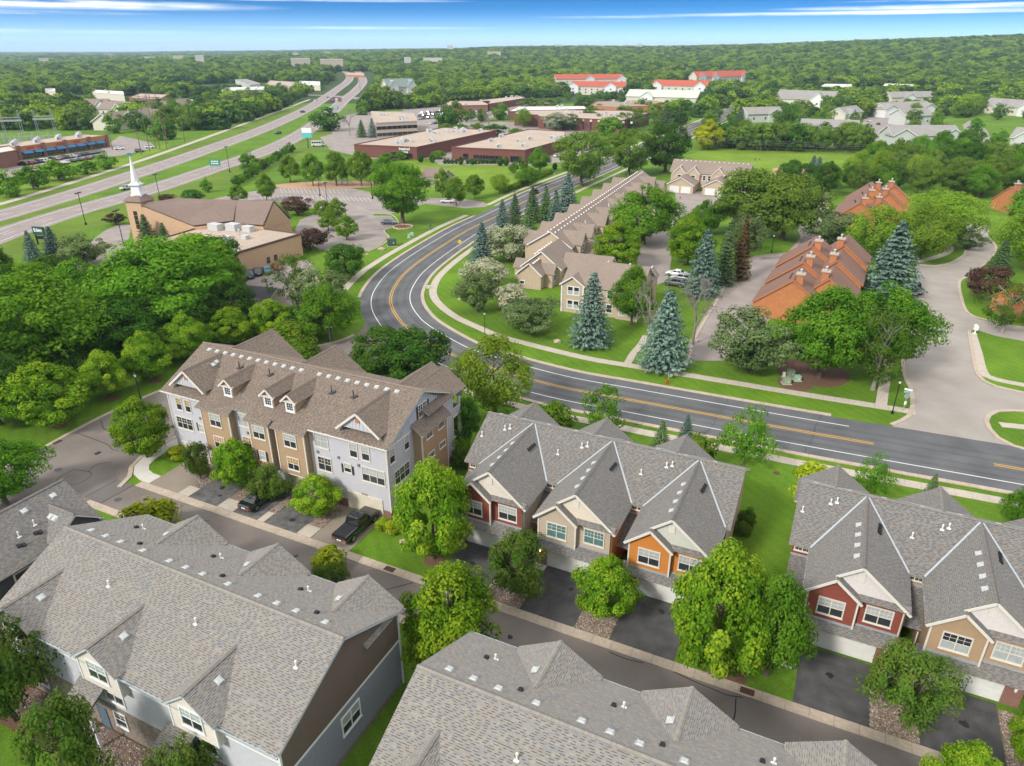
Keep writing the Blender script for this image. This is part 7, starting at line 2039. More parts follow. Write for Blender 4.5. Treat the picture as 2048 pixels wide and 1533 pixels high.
belt([(735, 222), (840, 205), (905, 192), (870, 175), (760, 180), (728, 200)], 22, K, (11, 17), 'tree in the wood behind the tan office', 'wood behind the tan office', mind=10)
belt([(1380, 300), (1480, 300), (1480, 290), (1400, 285)], 7, ['dark', 'fardark', 'farwide'], (10, 13), 'dark tree beside the ball field corner', 'trees at the ball field corner', mind=6)
belt([(1455, 300), (1730, 308), (1730, 296), (1455, 288)], 24, ['ash', 'fardark', 'farwide'], (11, 14), 'tall tree in the screen behind the ball field', 'tree screen behind the ball field', mind=7)
belt([(1700, 340), (1790, 350), (2060, 370), (2080, 330), (1900, 315), (1740, 322)], 26, ['lush', 'ash', 'dark', 'linden'], (8, 14), 'tree right of the ball field', 'trees right of the ball field', mind=8)
belt([(1640, 395), (1800, 385), (1960, 400), (2080, 400), (2080, 372), (1780, 358), (1650, 372)], 24, ['lush', 'ash', 'dark', 'locust'], (8, 13), 'tree behind the rear orange homes', 'trees behind the orange homes', mind=8)
belt([(1560, 372), (1640, 378), (1640, 358), (1580, 355)], 5, ['spruceb', 'dark', 'dark'], (8, 11), 'tree left of the rear orange homes by the infield', 'trees by the infield', mind=5)
belt([(1120, 262), (1290, 250), (1300, 225), (1180, 232)], 8, K, (8, 13), 'tree before the brick offices', 'trees before the brick offices', mind=9)
belt([(880, 258), (960, 250), (985, 242), (900, 238)], 7, K, (6, 10), 'tree in the office car park', 'trees in the office car park', mind=9)
belt([(1380, 262), (1440, 262), (1520, 245), (1420, 235)], 8, K + ['spruceg'], (8, 12), 'tree beside the street before the grey condominiums', 'trees before the grey condominiums', mind=8)
belt([(1530, 262), (1720, 268), (1720, 225), (1560, 220)], 20, K, (9, 14), 'tree among the near grey condominiums', 'trees among the grey condominiums', mind=9)
belt([(1780, 300), (2070, 312), (2090, 215), (1900, 205), (1800, 225)], 34, K, (9, 14), 'tree among the right hand grey condominiums', 'trees among the right hand condominiums', mind=11)
belt([(1010, 345), (1035, 350), (1065, 345), (1050, 335)], 3, ['farlush'], (4, 6), 'small tree at the meadow corner', 'trees at the meadow corner', mind=4)
belt([(80, 640), (200, 700), (420, 640), (470, 600), (430, 560), (250, 640), (120, 600)], 9, ['dark', 'lush'], (9, 12), 'dark tree of the wood left of the grey block', 'wood left of the grey block', mind=6)
belt([(-90, 640), (60, 720), (60, 640), (-60, 580)], 6, ['dark', 'lush'], (9, 13), 'dark tree of the wood at the left edge', 'wood at the left edge', mind=6)

for i, (x0, x1, yt, yb, kd) in enumerate(((872, 912, 205, 262, 'fardark'), (896, 928, 198, 255, 'farwide'), (985, 1018, 203, 240, 'farlush'), (1032, 1062, 215, 255, 'locust'), (1090, 1135, 222, 262, 'sage'), (955, 1000, 222, 256, 'bare'), (1120, 1160, 225, 262, 'thin'), (1195, 1250, 228, 272, 'farlush'), (1150, 1185, 190, 222, 'fardark'), (1080, 1110, 195, 225, 'farwide'), (1225, 1262, 190, 226, 'spruceg'), (1268, 1300, 198, 232, 'spruceg'), (1290, 1330, 205, 245, 'farwide'), (1310, 1350, 205, 262, 'spruceg'), (1335, 1380, 200, 250, 'fardark'), (680, 720, 215, 270, 'bare'), (880, 905, 245, 268, 'shrub'), (905, 935, 246, 268, 'shrub'), (940, 970, 244, 268, 'shrub'), (968, 1010, 246, 272, 'fardark'), (1015, 1045, 255, 275, 'shrub'), (862, 890, 300, 318, 'shrub'), (1160, 1200, 258, 300, 'farlush'), (1240, 1290, 215, 262, 'thin'), (1040, 1080, 195, 222, 'farwide'), (790, 812, 300, 320, 'farlush'), (760, 790, 305, 322, 'shrub'))):
    tree_px(x0, x1, yt, yb, kd, '%s between the brick offices and warehouses' % {'bare': 'leafless tree', 'shrub': 'round bush', 'spruceg': 'dark spruce', 'sage': 'pale greyish tree', 'thin': 'thin leaved tree', 'locust': 'light green tree', 'fardark': 'dark leafy tree', 'farwide': 'broad leafy tree', 'farlush': 'fresh green tree'}[kd], cat='shrub' if kd == 'shrub' else 'tree', group='trees among the offices')
belt([(700, 234), (760, 228), (850, 214), (1000, 200), (1000, 195), (860, 204), (740, 214)], 14, K, (7, 12), 'tree behind the tan office car park', 'trees behind the tan office car park', mind=9)
belt([(1180, 252), (1300, 264), (1350, 250), (1300, 232)], 10, K, (7, 12), 'tree between the brick office and the street', 'trees between brick office and street', mind=8)
belt([(1030, 216), (1170, 208), (1300, 201), (1300, 194), (1030, 205)], 14, K, (6, 10), 'tree behind the white-roofed building', 'trees behind the white roof', mind=9)
# the far woods: nobody could count them
def far_forest():
    pts, scl, idx_ = [], [], []
    g = np.random.default_rng(3)
    EX = [[(640, 280), (690, 258), (738, 222), (850, 216), (1000, 200), (1110, 196), (1330, 203), (1330, 240), (1250, 310), (640, 310)], [(1470, 296), (1790, 312), (1790, 352), (1470, 342)], [(-90, 300), (240, 266), (320, 290), (250, 322), (-90, 410)], [(1722, 285), (1735, 222), (1795, 220), (1790, 270)], [(1925, 290), (1945, 236), (1990, 265), (1990, 292)], [(-60, 292), (80, 280), (80, 262), (-60, 268)]]
    EX = [[(G(*q).x, G(*q).y) for q in c] for c in EX]
    lines = [(spline([G(*q).to_2d() for q in pp], 25), 26) for pp in (hw_near, hw_far)] + [(street[::8], 15), (spline([G(*p).to_2d() for p in ((560, 190), (640, 192), (700, 196), (760, 205))], 20), 14)]
    ln = [(np.array([(p.x, p.y) for p in l]), w) for l, w in lines]
    def blocked(x, y):
        if y < 1500:
            if any(inpoly(x, y, c) for c in EX): return True
            for bx, by, br in BLD:
                d = hypot(x - bx, y - by)
                if d < br * .8 + 4: return True
                # the side towards the camera stays lower and thinner
                if y < by and abs(x - bx * y / by) < br and by - y < 55 and g.uniform() < .93: return True
            for l, w in ln:
                if np.min((l[:, 0] - x) ** 2 + (l[:, 1] - y) ** 2) < w * w: return True
        return False
    # ring by ring, spacing grows with distance
    r = 430.0
    while r < 9000:
        step = 8.8 if r < 900 else 10.5 if r < 1500 else 15 if r < 2600 else 30 if r < 4500 else 60
        n = int(r * 1.5 / step)
        for k in range(n):
            a = -.75 + 1.5 * (k + g.uniform(-.5, .5)) / n
            rr = r + g.uniform(-.5, .5) * step
            x, y = rr * sin(a), rr * cos(a)
            px, py, _ = project((x, y, 0))
            if py > (238 if px > 1100 else 246 if px > 480 else 262): continue
            if rr < 1700 and blocked(x, y): continue
            # open gaps
            if g.uniform() < .1: continue
            low = .55 if rr < 1500 and any(0 < by - y < 150 and abs(x - bx * y / by) < br_ for bx, by, br_ in BLD) else 1.0
            pts.append((x, y, terrain(x, y) - .5))
            base = 13.0 if r < 1500 else 15 if r < 2600 else 26 if r < 4500 else 46
            s = base * g.uniform(.6, 1.3) * low
            scl.append((s * g.uniform(.9, 1.2), s * g.uniform(.9, 1.2), min(s, 13 + 3 * g.uniform()) * g.uniform(.85, 1.15)))
            idx_.append(int(g.choice(5, p=(.3, .26, .24, .185, .015))))
        r += step * .92
    me = bpy.data.meshes.new('forest_points')
    me.vertices.add(len(pts)); me.vertices.foreach_set('co', np.array(pts, np.float32).reshape(-1))
    at = me.attributes.new('sc', 'FLOAT_VECTOR', 'POINT'); at.data.foreach_set('vector', np.array(scl, np.float32).reshape(-1))
    at = me.attributes.new('pick', 'INT', 'POINT'); at.data.foreach_set('value', np.array(idx_, np.int32))
    o = put('forest', me, None, kind='stuff', label='dense green forest stretching to the horizon', cat='forest')
    protos = []
    PM = [('leaf_woods', 'spread'), ('leaf_woods_deep', 'round'), ('leaf_woods', 'egg'), ('leaf_woods_light', 'round'), ('leaf_locust', 'spread')]
    for i, (m, sh) in enumerate(PM):
        C, Nn, S, T, gg = crown(80 + i, shape=sh, z0=.0, clumps=34, per=22, clump_r=.18, leaf=.13, tips=.6, lump=.2)
        pm = leaf_mesh('forest_crown', C, Nn, S, T, MATS[m], .8, gg)
        protos.append(bpy.data.objects.new('forest_crown', pm))
    ng = bpy.data.node_groups.new('forest', 'GeometryNodeTree')
    ng.interface.new_socket('Geometry', in_out='INPUT', socket_type='NodeSocketGeometry'); ng.interface.new_socket('Geometry', in_out='OUTPUT', socket_type='NodeSocketGeometry')
    N, L = ng.nodes, ng.links
    gi, go = N.new('NodeGroupInput'), N.new('NodeGroupOutput')
    gti = N.new('GeometryNodeGeometryToInstance')
    for p in protos:
        oi = N.new('GeometryNodeObjectInfo'); oi.inputs['Object'].default_value = p; oi.inputs['As Instance'].default_value = True
        L.new(oi.outputs['Geometry'], gti.inputs[0])
    jg = N.new('GeometryNodeJoinGeometry')
    N.remove(gti)
    for n_ in [n for n in N if n.type == 'OBJECT_INFO']: L.new(n_.outputs['Geometry'], jg.inputs[0])
    ip = N.new('GeometryNodeInstanceOnPoints'); L.new(gi.outputs[0], ip.inputs['Points']); L.new(jg.outputs[0], ip.inputs['Instance'])
    ip.inputs['Pick Instance'].default_value = True
    a1 = N.new('GeometryNodeInputNamedAttribute'); a1.data_type = 'INT'; a1.inputs[0].default_value = 'pick'; L.new(a1.outputs[0], ip.inputs['Instance Index'])
    a2 = N.new('GeometryNodeInputNamedAttribute'); a2.data_type = 'FLOAT_VECTOR'; a2.inputs[0].default_value = 'sc'; L.new(a2.outputs[0], ip.inputs['Scale'])
    rv = N.new('FunctionNodeRandomValue'); rv.data_type = 'FLOAT_VECTOR'; rv.inputs[1].default_value = (0, 0, 6.28); L.new(rv.outputs[0], ip.inputs['Rotation'])
    L.new(ip.outputs[0], go.inputs[0])
    md = o.modifiers.new('forest', 'NODES'); md.node_group = ng
    return len(pts)
print('forest', far_forest())
# ------------------------------------------------------------------ vehicles
M_tyre = mat('tyre_rubber', (.012, .012, .013), .85, .1); M_rim = mat('wheel_rim', (.42, .43, .44), .3, 0, metal=.9); M_tail = mat('tail_light', (.35, .012, .01), .25, 0, spec=.8); M_head = mat('head_light', (.75, .76, .76), .15, 0, spec=.9)
M_carglass = mat('car_glass', (.012, .015, .018), .04, 0, spec=1.0); M_chrome = mat('chrome', (.6, .6, .6), .12, 0, metal=1)
def paint(name, c): 
    m = mat('car_paint_' + name, c, .22, .02, 1, spec=.7)
    m.node_tree.nodes['Principled BSDF'].inputs['Coat Weight'].default_value = .8
    return m
PA = {n: paint(n, c) for n, c in dict(black=(.006, .007, .009), navy=(.012, .017, .04), blue=(.02, .06, .22), red=(.28, .012, .012), white=(.72, .72, .71), silver=(.40, .41, .42), grey=(.10, .105, .11), maroon=(.09, .012, .018), teal=(.02, .22, .32), slate=(.05, .075, .11)).items()}
CARM = {}
def car_parts(kind, pm):
    key = (kind, pm.name)
    if key in CARM: return CARM[key]
    # stations: x, half width, low, shoulder height (x from rear to front)
    if kind == 'pickup':
        ST_ = [(-2.95, .88, .55, .98), (-2.9, .96, .45, 1.12), (-1.9, 1.0, .42, 1.14), (-.75, 1.0, .42, 1.14), (-.7, 1.0, .42, 1.14), (1.2, 1.0, .42, 1.16), (1.9, 1.0, .45, 1.14), (2.7, .97, .45, 1.08), (2.95, .86, .55, .9)]
        cab = dict(b0=-.75, b1=1.45, t0=-.55, t1=.62, z0=1.13, z1=1.90, w0=.92, w1=.74); wb = (-1.85, 1.85); wr = .43; bed = True
    elif kind == 'coupe':
        ST_ = [(-2.45, .80, .45, .90), (-2.35, .92, .35, 1.02), (-1.4, .97, .28, 1.04), (0, .95, .28, .98), (1.1, .95, .28, .96), (1.9, .95, .3, .90), (2.35, .9, .36, .80), (2.5, .74, .42, .68)]
        cab = dict(b0=-1.95, b1=1.0, t0=-.95, t1=.15, z0=.97, z1=1.40, w0=.88, w1=.62); wb = (-1.45, 1.5); wr = .36; bed = False
    elif kind == 'suv':
        ST_ = [(-2.3, .82, .5, 1.0), (-2.25, .93, .4, 1.08), (-1.3, .97, .32, 1.1), (0, .97, .32, 1.08), (1.1, .97, .32, 1.06), (1.8, .95, .34, 1.0), (2.2, .9, .4, .9), (2.32, .76, .5, .78)]
        cab = dict(b0=-2.2, b1=1.2, t0=-1.9, t1=.4, z0=1.05, z1=1.70, w0=.9, w1=.7); wb = (-1.35, 1.4); wr = .38; bed = False
    else:
        ST_ = [(-2.3, .78, .42, .86), (-2.22, .88, .34, .95), (-1.3, .91, .26, .97), (0, .91, .26, .93), (1.1, .91, .26, .9), (1.8, .9, .28, .84), (2.2, .84, .34, .74), (2.32, .7, .42, .62)]
        cab = dict(b0=-1.75, b1=1.1, t0=-1.0, t1=.3, z0=.9, z1=1.42, w0=.84, w1=.62); wb = (-1.35, 1.4); wr = .33; bed = False
    mb = MB(); rings = []
    for x, hw, lo, top in ST_:
        sh = top - .14
        rings.append([(x, -hw * .86, lo), (x, -hw, lo + .18), (x, -hw, sh), (x, -hw * .9, top), (x, hw * .9, top), (x, hw, sh), (x, hw, lo + .18), (x, hw * .86, lo)])
    i0 = len(mb.v)
    for r in rings: mb.v.extend(r)
    n = 8
    for q in range(len(rings) - 1):
        for k in range(n):
            j = (k + 1) % n
            mb.f.append((i0 + q*n + k, i0 + q*n + j, i0 + (q+1)*n + j, i0 + (q+1)*n + k)); mb.m.append(0)
    mb.f.append(tuple(i0 + k for k in reversed(range(n)))); mb.m.append(0)
    mb.f.append(tuple(i0 + (len(rings)-1)*n + k for k in range(n))); mb.m.append(0)
    c = cab
    lo = [(c['b0'], -c['w0'], c['z0'] - .06), (c['b1'], -c['w0'], c['z0'] - .06), (c['b1'], c['w0'], c['z0'] - .06), (c['b0'], c['w0'], c['z0'] - .06)]
    hi = [(c['t0'], -c['w1'], c['z1']), (c['t1'], -c['w1'], c['z1']), (c['t1'], c['w1'], c['z1']), (c['t0'], c['w1'], c['z1'])]
    mb.hexa(lo, hi, 0)
    mb.hexa([(p[0] * .99, p[1] * .96, c['z1']) for p in hi], [(p[0] * .85, p[1] * .8, c['z1'] + .05) for p in hi], 0)
    if bed:
        mb.box((-2.88, -.9, 1.13), (-.8, -.8, 1.2)); mb.box((-2.88, .8, 1.13), (-.8, .9, 1.2))
    body = mb.mesh('body', pm)
    parts = [('body', body, [])]
    def quad(face, i, s0=.08, s1=.92, t0=.18, t1=.88, o=.012):
        A, B, C2, D2 = (Vector(p) for p in face)
        P = lambda s, t: A.lerp(B, s).lerp(D2.lerp(C2, s), t)
        nn = (B - A).cross(D2 - A).normalized() * o
        m = MB(); m.poly([P(s0, t0) + nn, P(s1, t0) + nn, P(s1, t1) + nn, P(s0, t1) + nn]); return m
    faces = [(lo[0], lo[1], hi[1], hi[0]), (lo[1], lo[2], hi[2], hi[1]), (lo[2], lo[3], hi[3], hi[2]), (lo[3], lo[0], hi[0], hi[3])]
    for fi, nm_ in ((1, 'windscreen'), (3, 'rear_window')): parts.append((nm_, quad(faces[fi], 0, .07, .93, .12, .93).mesh(nm_, M_carglass), []))
    for fi in (0, 2):
        for s0, s1 in ((.06, .47), (.52, .94)): parts.append(('side_window', quad(faces[fi], 0, s0, s1, .2, .88).mesh('side_window', M_carglass), []))
    if bed:
        m = MB(); m.box((-2.84, -.8, 1.14), (-.82, .8, 1.19)); parts.append(('bed_cover', m.mesh('bed_cover', M_black), []))
        m = MB(); m.box((-2.86, -.86, 1.2), (-.9, -.83, 1.225)); m.box((-2.86, .83, 1.2), (-.9, .86, 1.225)); m.box((-3.08, -.85, .5), (-2.92, .85, .68)); m.box((-.9, -1.12, .4), (1.2, -1.02, .46)); m.box((-.9, 1.02, .4), (1.2, 1.12, .46)); parts.append(('chrome_trim', m.mesh('chrome_trim', M_chrome), []))
    x0, x1 = ST_[0][0], ST_[-1][0]; zt = ST_[0][3]
    for s in (-1, 1):
        y0, y1 = sorted((s * ST_[0][1] * .98, s * ST_[0][1] * .62)); m = MB(); m.box((x0 - .02, y0, zt - .34), (x0 + .1, y1, zt - .1)); parts.append(('tail_light', m.mesh('tail_light', M_tail), []))
        y0, y1 = sorted((s * ST_[-1][1] * .95, s * ST_[-1][1] * .55)); m = MB(); m.box((x1 - .12, y0, ST_[-1][3] - .22), (x1 + .02, y1, ST_[-1][3] - .06)); parts.append(('headlight', m.mesh('headlight', M_head), []))
        m = MB(); m.box((cab['b1'] - .35, s * (ST_[3][1] + .02), cab['z0'] - .02), (cab['b1'] - .15, s * (ST_[3][1] + .18), cab['z0'] + .14)); parts.append(('wing_mirror', m.mesh('wing_mirror', pm), []))
    t = MB(); t.tube((0, -.11, 0), (0, .11, 0), wr, wr, 16); rim = MB(); rim.tube((0, -.125, 0), (0, .125, 0), wr * .62, wr * .62, 10)
    tm, rm_ = t.mesh('tyre', M_tyre), rim.mesh('rim', M_rim)
    wheels = [(x, s * (ST_[3][1] - .08), wr) for x in wb for s in (-1, 1)]
    m = MB(); m.box((x0 - .03, -.26, .62), (x0, .26, .76)); parts.append(('number_plate', m.mesh('number_plate', M_pvc), []))
    CARM[key] = (parts, tm, rm_, wheels)
    return CARM[key]
def car(kind, col, P, rz, label, group=None, detail=True, name=None):
    nm_ = name or {'pickup': 'pickup_truck', 'suv': 'parked_car', 'coupe': 'coupe_car'}.get(kind, 'parked_car')
    root = thing(nm_, label, 'pickup' if kind == 'pickup' else 'car', P, rz, group)
    parts, tm, rm_, wheels = car_parts(kind, PA[col])
    for n_, me, _ in parts:
        if detail or n_ in ('body', 'windscreen', 'rear_window', 'side_window'): put(n_, me, root)
    for wpos in wheels:
        o = put('wheel', tm, root, loc=wpos)
        if detail: put('rim', rm_, o)
    return root
HV = PHI + pi / 2
car('pickup', 'black', UV(-41.1, 48.2, .03), HV, 'black crew cab pickup with bed cover in the driveway of the grey block')
car('coupe', 'black', UV(-54.0, 47.7, .03), HV, 'black coupe in the driveway under the small crabapple')
def car_px(kind, col, x, y, rz, label, **kw): return car(kind, col, G(x, y) + Vector((0, 0, .03)), radians(rz), label, **kw)
car_px('sedan', 'slate', 778, 449, -8, 'dark blue-grey sedan at the edge of the church lot beside the oak')
car_px('sedan', 'white', 895, 406, 172, 'silver-white car waiting on the church drive')
car_px('suv', 'navy', 1068, 388, 65, 'dark SUV driving away along the street past the spruces', name='driving_car')
car_px('pickup', 'black', 1829, 583, 78, 'black pickup parked at the edge of the side road')
car_px('suv', 'black', 1956, 447, 100, 'dark car parked at the far bend of the side road')
for i, (k, c, x, y, lb) in enumerate((('sedan', 'silver', 461, 566, 'silver car half hidden by the huge tree in the church rear lot'), ('suv', 'maroon', 483, 560, 'maroon SUV in the church rear lot'), ('suv', 'blue', 498, 555, 'bright blue car in the church rear lot'), ('sedan', 'navy', 515, 549, 'dark car beside the blue one in the church rear lot'), ('sedan', 'teal', 534, 545, 'turquoise car in the church rear lot'), ('sedan', 'red', 555, 538, 'red car at the end of the church rear lot'), ('sedan', 'grey', 590, 566, 'grey car behind the open pine'))):
    car_px(k, c, x, y, 118, lb)
for i, (c, x, y, lb) in enumerate((('white', 1352, 552, 'white car parked beside the leafless trees in the beige court'), ('silver', 1362, 562, 'silver car behind the leafless tree in the beige court'), ('grey', 1350, 572, 'grey car under the leafless tree in the beige court'))): car_px('suv' if i else 'sedan', c, x, y, 150, lb)
cols = ['white', 'silver', 'grey', 'black', 'navy', 'red', 'maroon', 'white', 'silver', 'black']
rc = random.Random(3)
A, B = G(44, 332), G(206, 305)
for i in range(19):
    t = (i + .3) / 19; P = A.lerp(B, t); car(rc.choice(('suv', 'sedan')), rc.choice(cols), P + Vector((0, 0, .04)), atan2((B - A).y, (B - A).x) + pi / 2 + .1, 'car parked in the row before the shops with blue awnings', 'cars parked before the shops', False)
for i in range(9):
    P = G(70 + i * 15, 338 - i * 2.6); car('sedan', rc.choice(cols), P + Vector((0, 0, .04)), atan2((B - A).y, (B - A).x) + pi / 2, 'car in the outer row of the shop car park', 'cars in the outer row at the shops', False)
for c, x, y, lb in (('white', 240, 300, 'white SUV turning in the shop car park'), ('grey', 280, 305, 'dark green-grey car beside the power pole at the shops'), ('white', 300, 297, 'white car beyond the power pole at the shops')): car_px('suv', c, x, y, 20, lb, detail=False)
for i in range(40):
    r_, k = divmod(i, 14); P = G(838 + k * 3.9 + r_ * 2, 240 - r_ * 5.5 - k * .35)
    car(rc.choice(('suv', 'sedan')), rc.choice(cols), P + Vector((0, 0, .05)), rc.choice((1.2, 1.25)), 'car in the packed lot behind the tan office', 'cars in the packed lot behind the tan office', False)
for i in range(9):
    P = G(930 + i * 4.2, 230 - i * .9); car('suv', rc.choice(cols), P + Vector((0, 0, .05)), 1.9, 'car parked before the long brick building', 'cars before the long brick building', False)
for i in range(5): car('sedan', rc.choice(cols), G(862 + i * 4.5, 249 - i * .3) + Vector((0, 0, .05)), 1.3, 'car parked right of the tan office', 'cars right of the tan office', False)
for x, y, c in ((1114, 314, 'white'), (1082, 322, 'grey')): car_px('sedan', c, x, y, 60, '%s car at the right warehouse wall' % c, detail=False)
for i, (x, y) in enumerate(((1738, 244), (1756, 250), (1736, 258), (1738, 264), (1742, 270), (1943, 254), (1951, 262))): car_px(rc.choice(('suv', 'sedan')), ('white', 'black', 'grey', 'teal', 'silver', 'white', 'navy')[i], x, y, 80, 'car parked among the grey condominiums', group='cars among the condominiums', detail=False)
for i, (x, y, c, f) in enumerate(((253, 380, 'silver', 1), (556, 269, 'black', 1), (606, 226, 'navy', 0), (631, 236, 'maroon', 1), (632, 203, 'white', 0), (655, 197, 'silver', 0), (664, 190, 'white', 0))): car_px('suv', c, x, y, 62 + (180 if f else 0), ('silver pickup-like car on the highway behind the steeple', 'black car alone on the near carriageway', 'dark blue car on the far carriageway', 'maroon car on the near carriageway by the dark tree', 'white car on the far carriageway', 'silver car near the crossing', 'white car waiting at the crossing')[i], detail=False, name='driving_car')
for i in range(12): car_px('sedan', ('red', 'maroon', 'white', 'red')[i % 4], 665 + (i % 4) * 5, 204 - (i // 4) * 2.5, 62, 'car queueing at the highway crossing', group='cars queueing at the highway crossing', detail=False, name='driving_car')
# shuttle bus
r = thing('shuttle_bus', 'white shuttle bus on the frontage road beside the blue sign', 'bus', G(636, 293), radians(8))
b = MB(); b.box((-3.2, -1.1, .45), (2.0, 1.1, 2.9)); b.hexa([(2.0, -1.05, .45), (3.5, -1.0, .45), (3.5, 1.0, .45), (2.0, 1.05, .45)], [(2.0, -1.05, 2.3), (2.5, -.95, 1.3), (2.5, .95, 1.3), (2.0, 1.05, 2.3)]); b.box((2.4, -1.0, .5), (3.5, 1.0, 1.25)); b.build('body', PA['white'], r)
for i in range(4): q = MB(); q.box((-2.9 + i * 1.2, -1.13, 1.6), (-1.9 + i * 1.2, -1.09, 2.4)); q.build('side_window', M_carglass, r)
q = MB(); q.slab([(2.52, -.9, 1.35), (2.52, .9, 1.35), (2.1, .9, 2.2), (2.1, -.9, 2.2)], .03); q.build('windscreen', M_carglass, r)
for x in (-2, 2.6):
    for y in (-1.0, 1.0): q = MB(); q.tube((0, -.13, 0), (0, .13, 0), .42, .42, 14); q.build('wheel', M_tyre, r, loc=(x, y, .42))

# ------------------------------------------------------------------ street furniture and fittings
def lamp_lantern(P, h, label):
    r = thing('street_lamp', label, 'lamp', P)
    m = MB(); m.lathe((0, 0, 0), [(.16, 0), (.14, .5), (.07, .6), (.055, h - .6), (.1, h - .55)], 8); m.build('post', M_dark_metal, r)
    m = MB(); m.lathe((0, 0, h - .55), [(.1, 0), (.2, .38), (.2, .4)], 8); m.build('lantern', M_sign_white, r)
    m = MB(); m.lathe((0, 0, h - .15), [(.26, 0), (.1, .16), (.03, .28)], 8); m.build('lamp_cap', M_dark_metal, r)
lamp_lantern(G(1784, 828), 5.2, 'black lantern lamp post at the side road corner')
lamp_lantern(G(970, 678), 5.0, 'lantern lamp post beside the walk on the bend lawn')
lamp_lantern(G(282, 800), 4.2, 'dark post lamp on the lawn beside the left street')
lamp_lantern(G(1543, 505), 4.5, 'dark lamp post on the lawn behind the condominium drive')
def shoebox(P, h, label, arm=1.2, rz=0, m=None):
    r = thing('light_pole', label, 'lamp', P, rz)
    q = MB(); q.tube((0, 0, 0), (0, 0, h), .11, .08, 8); q.lathe((0, 0, 0), [(.3, 0), (.3, .6)], 10, 0); q.build('post', m or M_dark_metal, r)
    q = MB(); q.box((-.35, -arm, h - .1), (.35, -.2, h + .12)); q.box((-.35, .2, h - .1), (.35, arm, h + .12)); q.box((-.06, -arm, h - .05), (.06, arm, h + .02)); q.build('lamp_head', m or M_dark_metal, r)
for x, y, h, lb in ((248, 492, 9, 'lamp pole on the kerb island before the church tower'), (172, 450, 9, 'lamp pole beside the highway left of the church'), (320, 398, 8, 'lamp pole behind the church roof'), (640, 392, 9, 'lamp pole in the church lot nearest the warehouses'), (745, 398, 9, 'lamp pole beside the small yellowish tree in the church lot'), (655, 410, 7, 'short lamp pole by the lot island lindens'), (530, 372, 9, 'lamp pole on the bank by the park row'), (695, 470, 8, 'lamp pole beside the flower bed island'), (460, 345, 10, 'lamp pole beside the highway bank'), (575, 352, 9, 'lamp pole near the park row lindens')): shoebox(G(x, y), h, lb)
# cobra-head light by the bend
r = thing('street_light', 'grey cobra-head street light on the outer bend', 'lamp', G(693, 557), radians(10))
q = MB(); q.tube((0, 0, 0), (0, 0, 5.6), .14, .11, 8); q.tube((0, 0, 5.0), (3.6, 0, 5.5), .06, .05, 6); q.tube((0, 0, 4.4), (1.6, 0, 5.2), .04, .04, 6); q.build('post', M_grey_metal, r)
q = MB(); q.hexa([(3.5, -.15, 5.42), (4.3, -.12, 5.42), (4.3, .12, 5.42), (3.5, .15, 5.42)], [(3.5, -.1, 5.6), (4.2, -.06, 5.55), (4.2, .06, 5.55), (3.5, .1, 5.6)]); q.build('lamp_head', M_grey_metal, r)
M_gsign = mat('sign_green', (.02, .25, .17), .5, 0); M_ysign = mat('sign_yellow', (.75, .5, .02), .5, 0); M_galv = mat('galvanised', (.45, .46, .46), .5, .05, metal=.5)
def post_sign(P, h, label, name='road_sign', rz=0, build=None, cat='sign'):
    r = thing(name, label, cat, P, rz)
    q = MB(); q.box((-.035, -.03, 0), (.035, .03, h)); q.build('post', M_galv, r)
    build(r, h); return r
def diamond(r, h):
    q = MB(); q.hexa([(0, -.05, h - 1.0), (.55, -.05, h - .45), (0, -.05, h + .1), (-.55, -.05, h - .45)][::-1], [(0, -.035, h - 1.0), (.55, -.035, h - .45), (0, -.035, h + .1), (-.55, -.035, h - .45)][::-1]); q.build('plate', M_ysign, r)
post_sign(G(920, 503), 2.9, 'yellow diamond warning sign on the inner bend', build=diamond)
def corner_sign(r, h):
    q = MB(); q.lathe((0, 0, 0), [(.42, -.01), (.42, .01)], 8); q.build('stop_plate', M_galv, r, matrix=Matrix.Translation((0, -.05, h - 1.25)) @ Matrix.Rotation(pi / 2, 4, 'X'))
    q = MB(); q.box((-.55, -.02, h - .75), (.55, .02, h - .5)); q.build('street_name_plate', mat('sign_teal', (.25, .55, .5), .5, 0), r)
    q = MB(); q.box((-.02, -.5, h - .45), (.02, .5, h - .2)); q.build('street_name_plate', M_sign_white, r, rz=.9)
    q = MB(); q.box((-.16, -.06, h - 2.6), (.16, -.04, h - 2.1)); q.build('notice_plate', M_sign_white, r)
post_sign(G(1806, 822), 3.6, 'stop sign seen from behind with street name plates at the side road corner', build=corner_sign)
def name_sign(r, h):
    q = MB(); q.box((-.55, -.02, h - .05), (.55, .02, h + .18)); q.build('street_name_plate', mat('sign_pale_green', (.45, .65, .55), .5, 0), r)
post_sign(G(661, 688), 3.0, 'street name sign at the mouth of the left street', build=name_sign)
def green_sign(r, h):
    q = MB(); q.box((-2.2, -.06, h - .4), (2.2, .0, h + 2.0)); q.build('plate', M_gsign, r)
    for t in range(2):
        q = MB()
        for k in range(5): q.box((-1.5 + k * .62, -.09, h + .2 + t * .85), (-1.1 + k * .62, -.06, h + .7 + t * .85))
        q.build('sign_letter', M_sign_white, r)
    q = MB(); q.box((1.5, -.05, 0), (1.6, .05, h)); q.box((-1.6, -.05, 0), (-1.5, .05, h)); q.build('post', M_galv, r)
post_sign(G(433, 345), 3.0, 'green highway direction sign beside the near carriageway', build=green_sign)
post_sign(G(672, 226), 3.0, 'green highway sign by the crossing', build=green_sign)
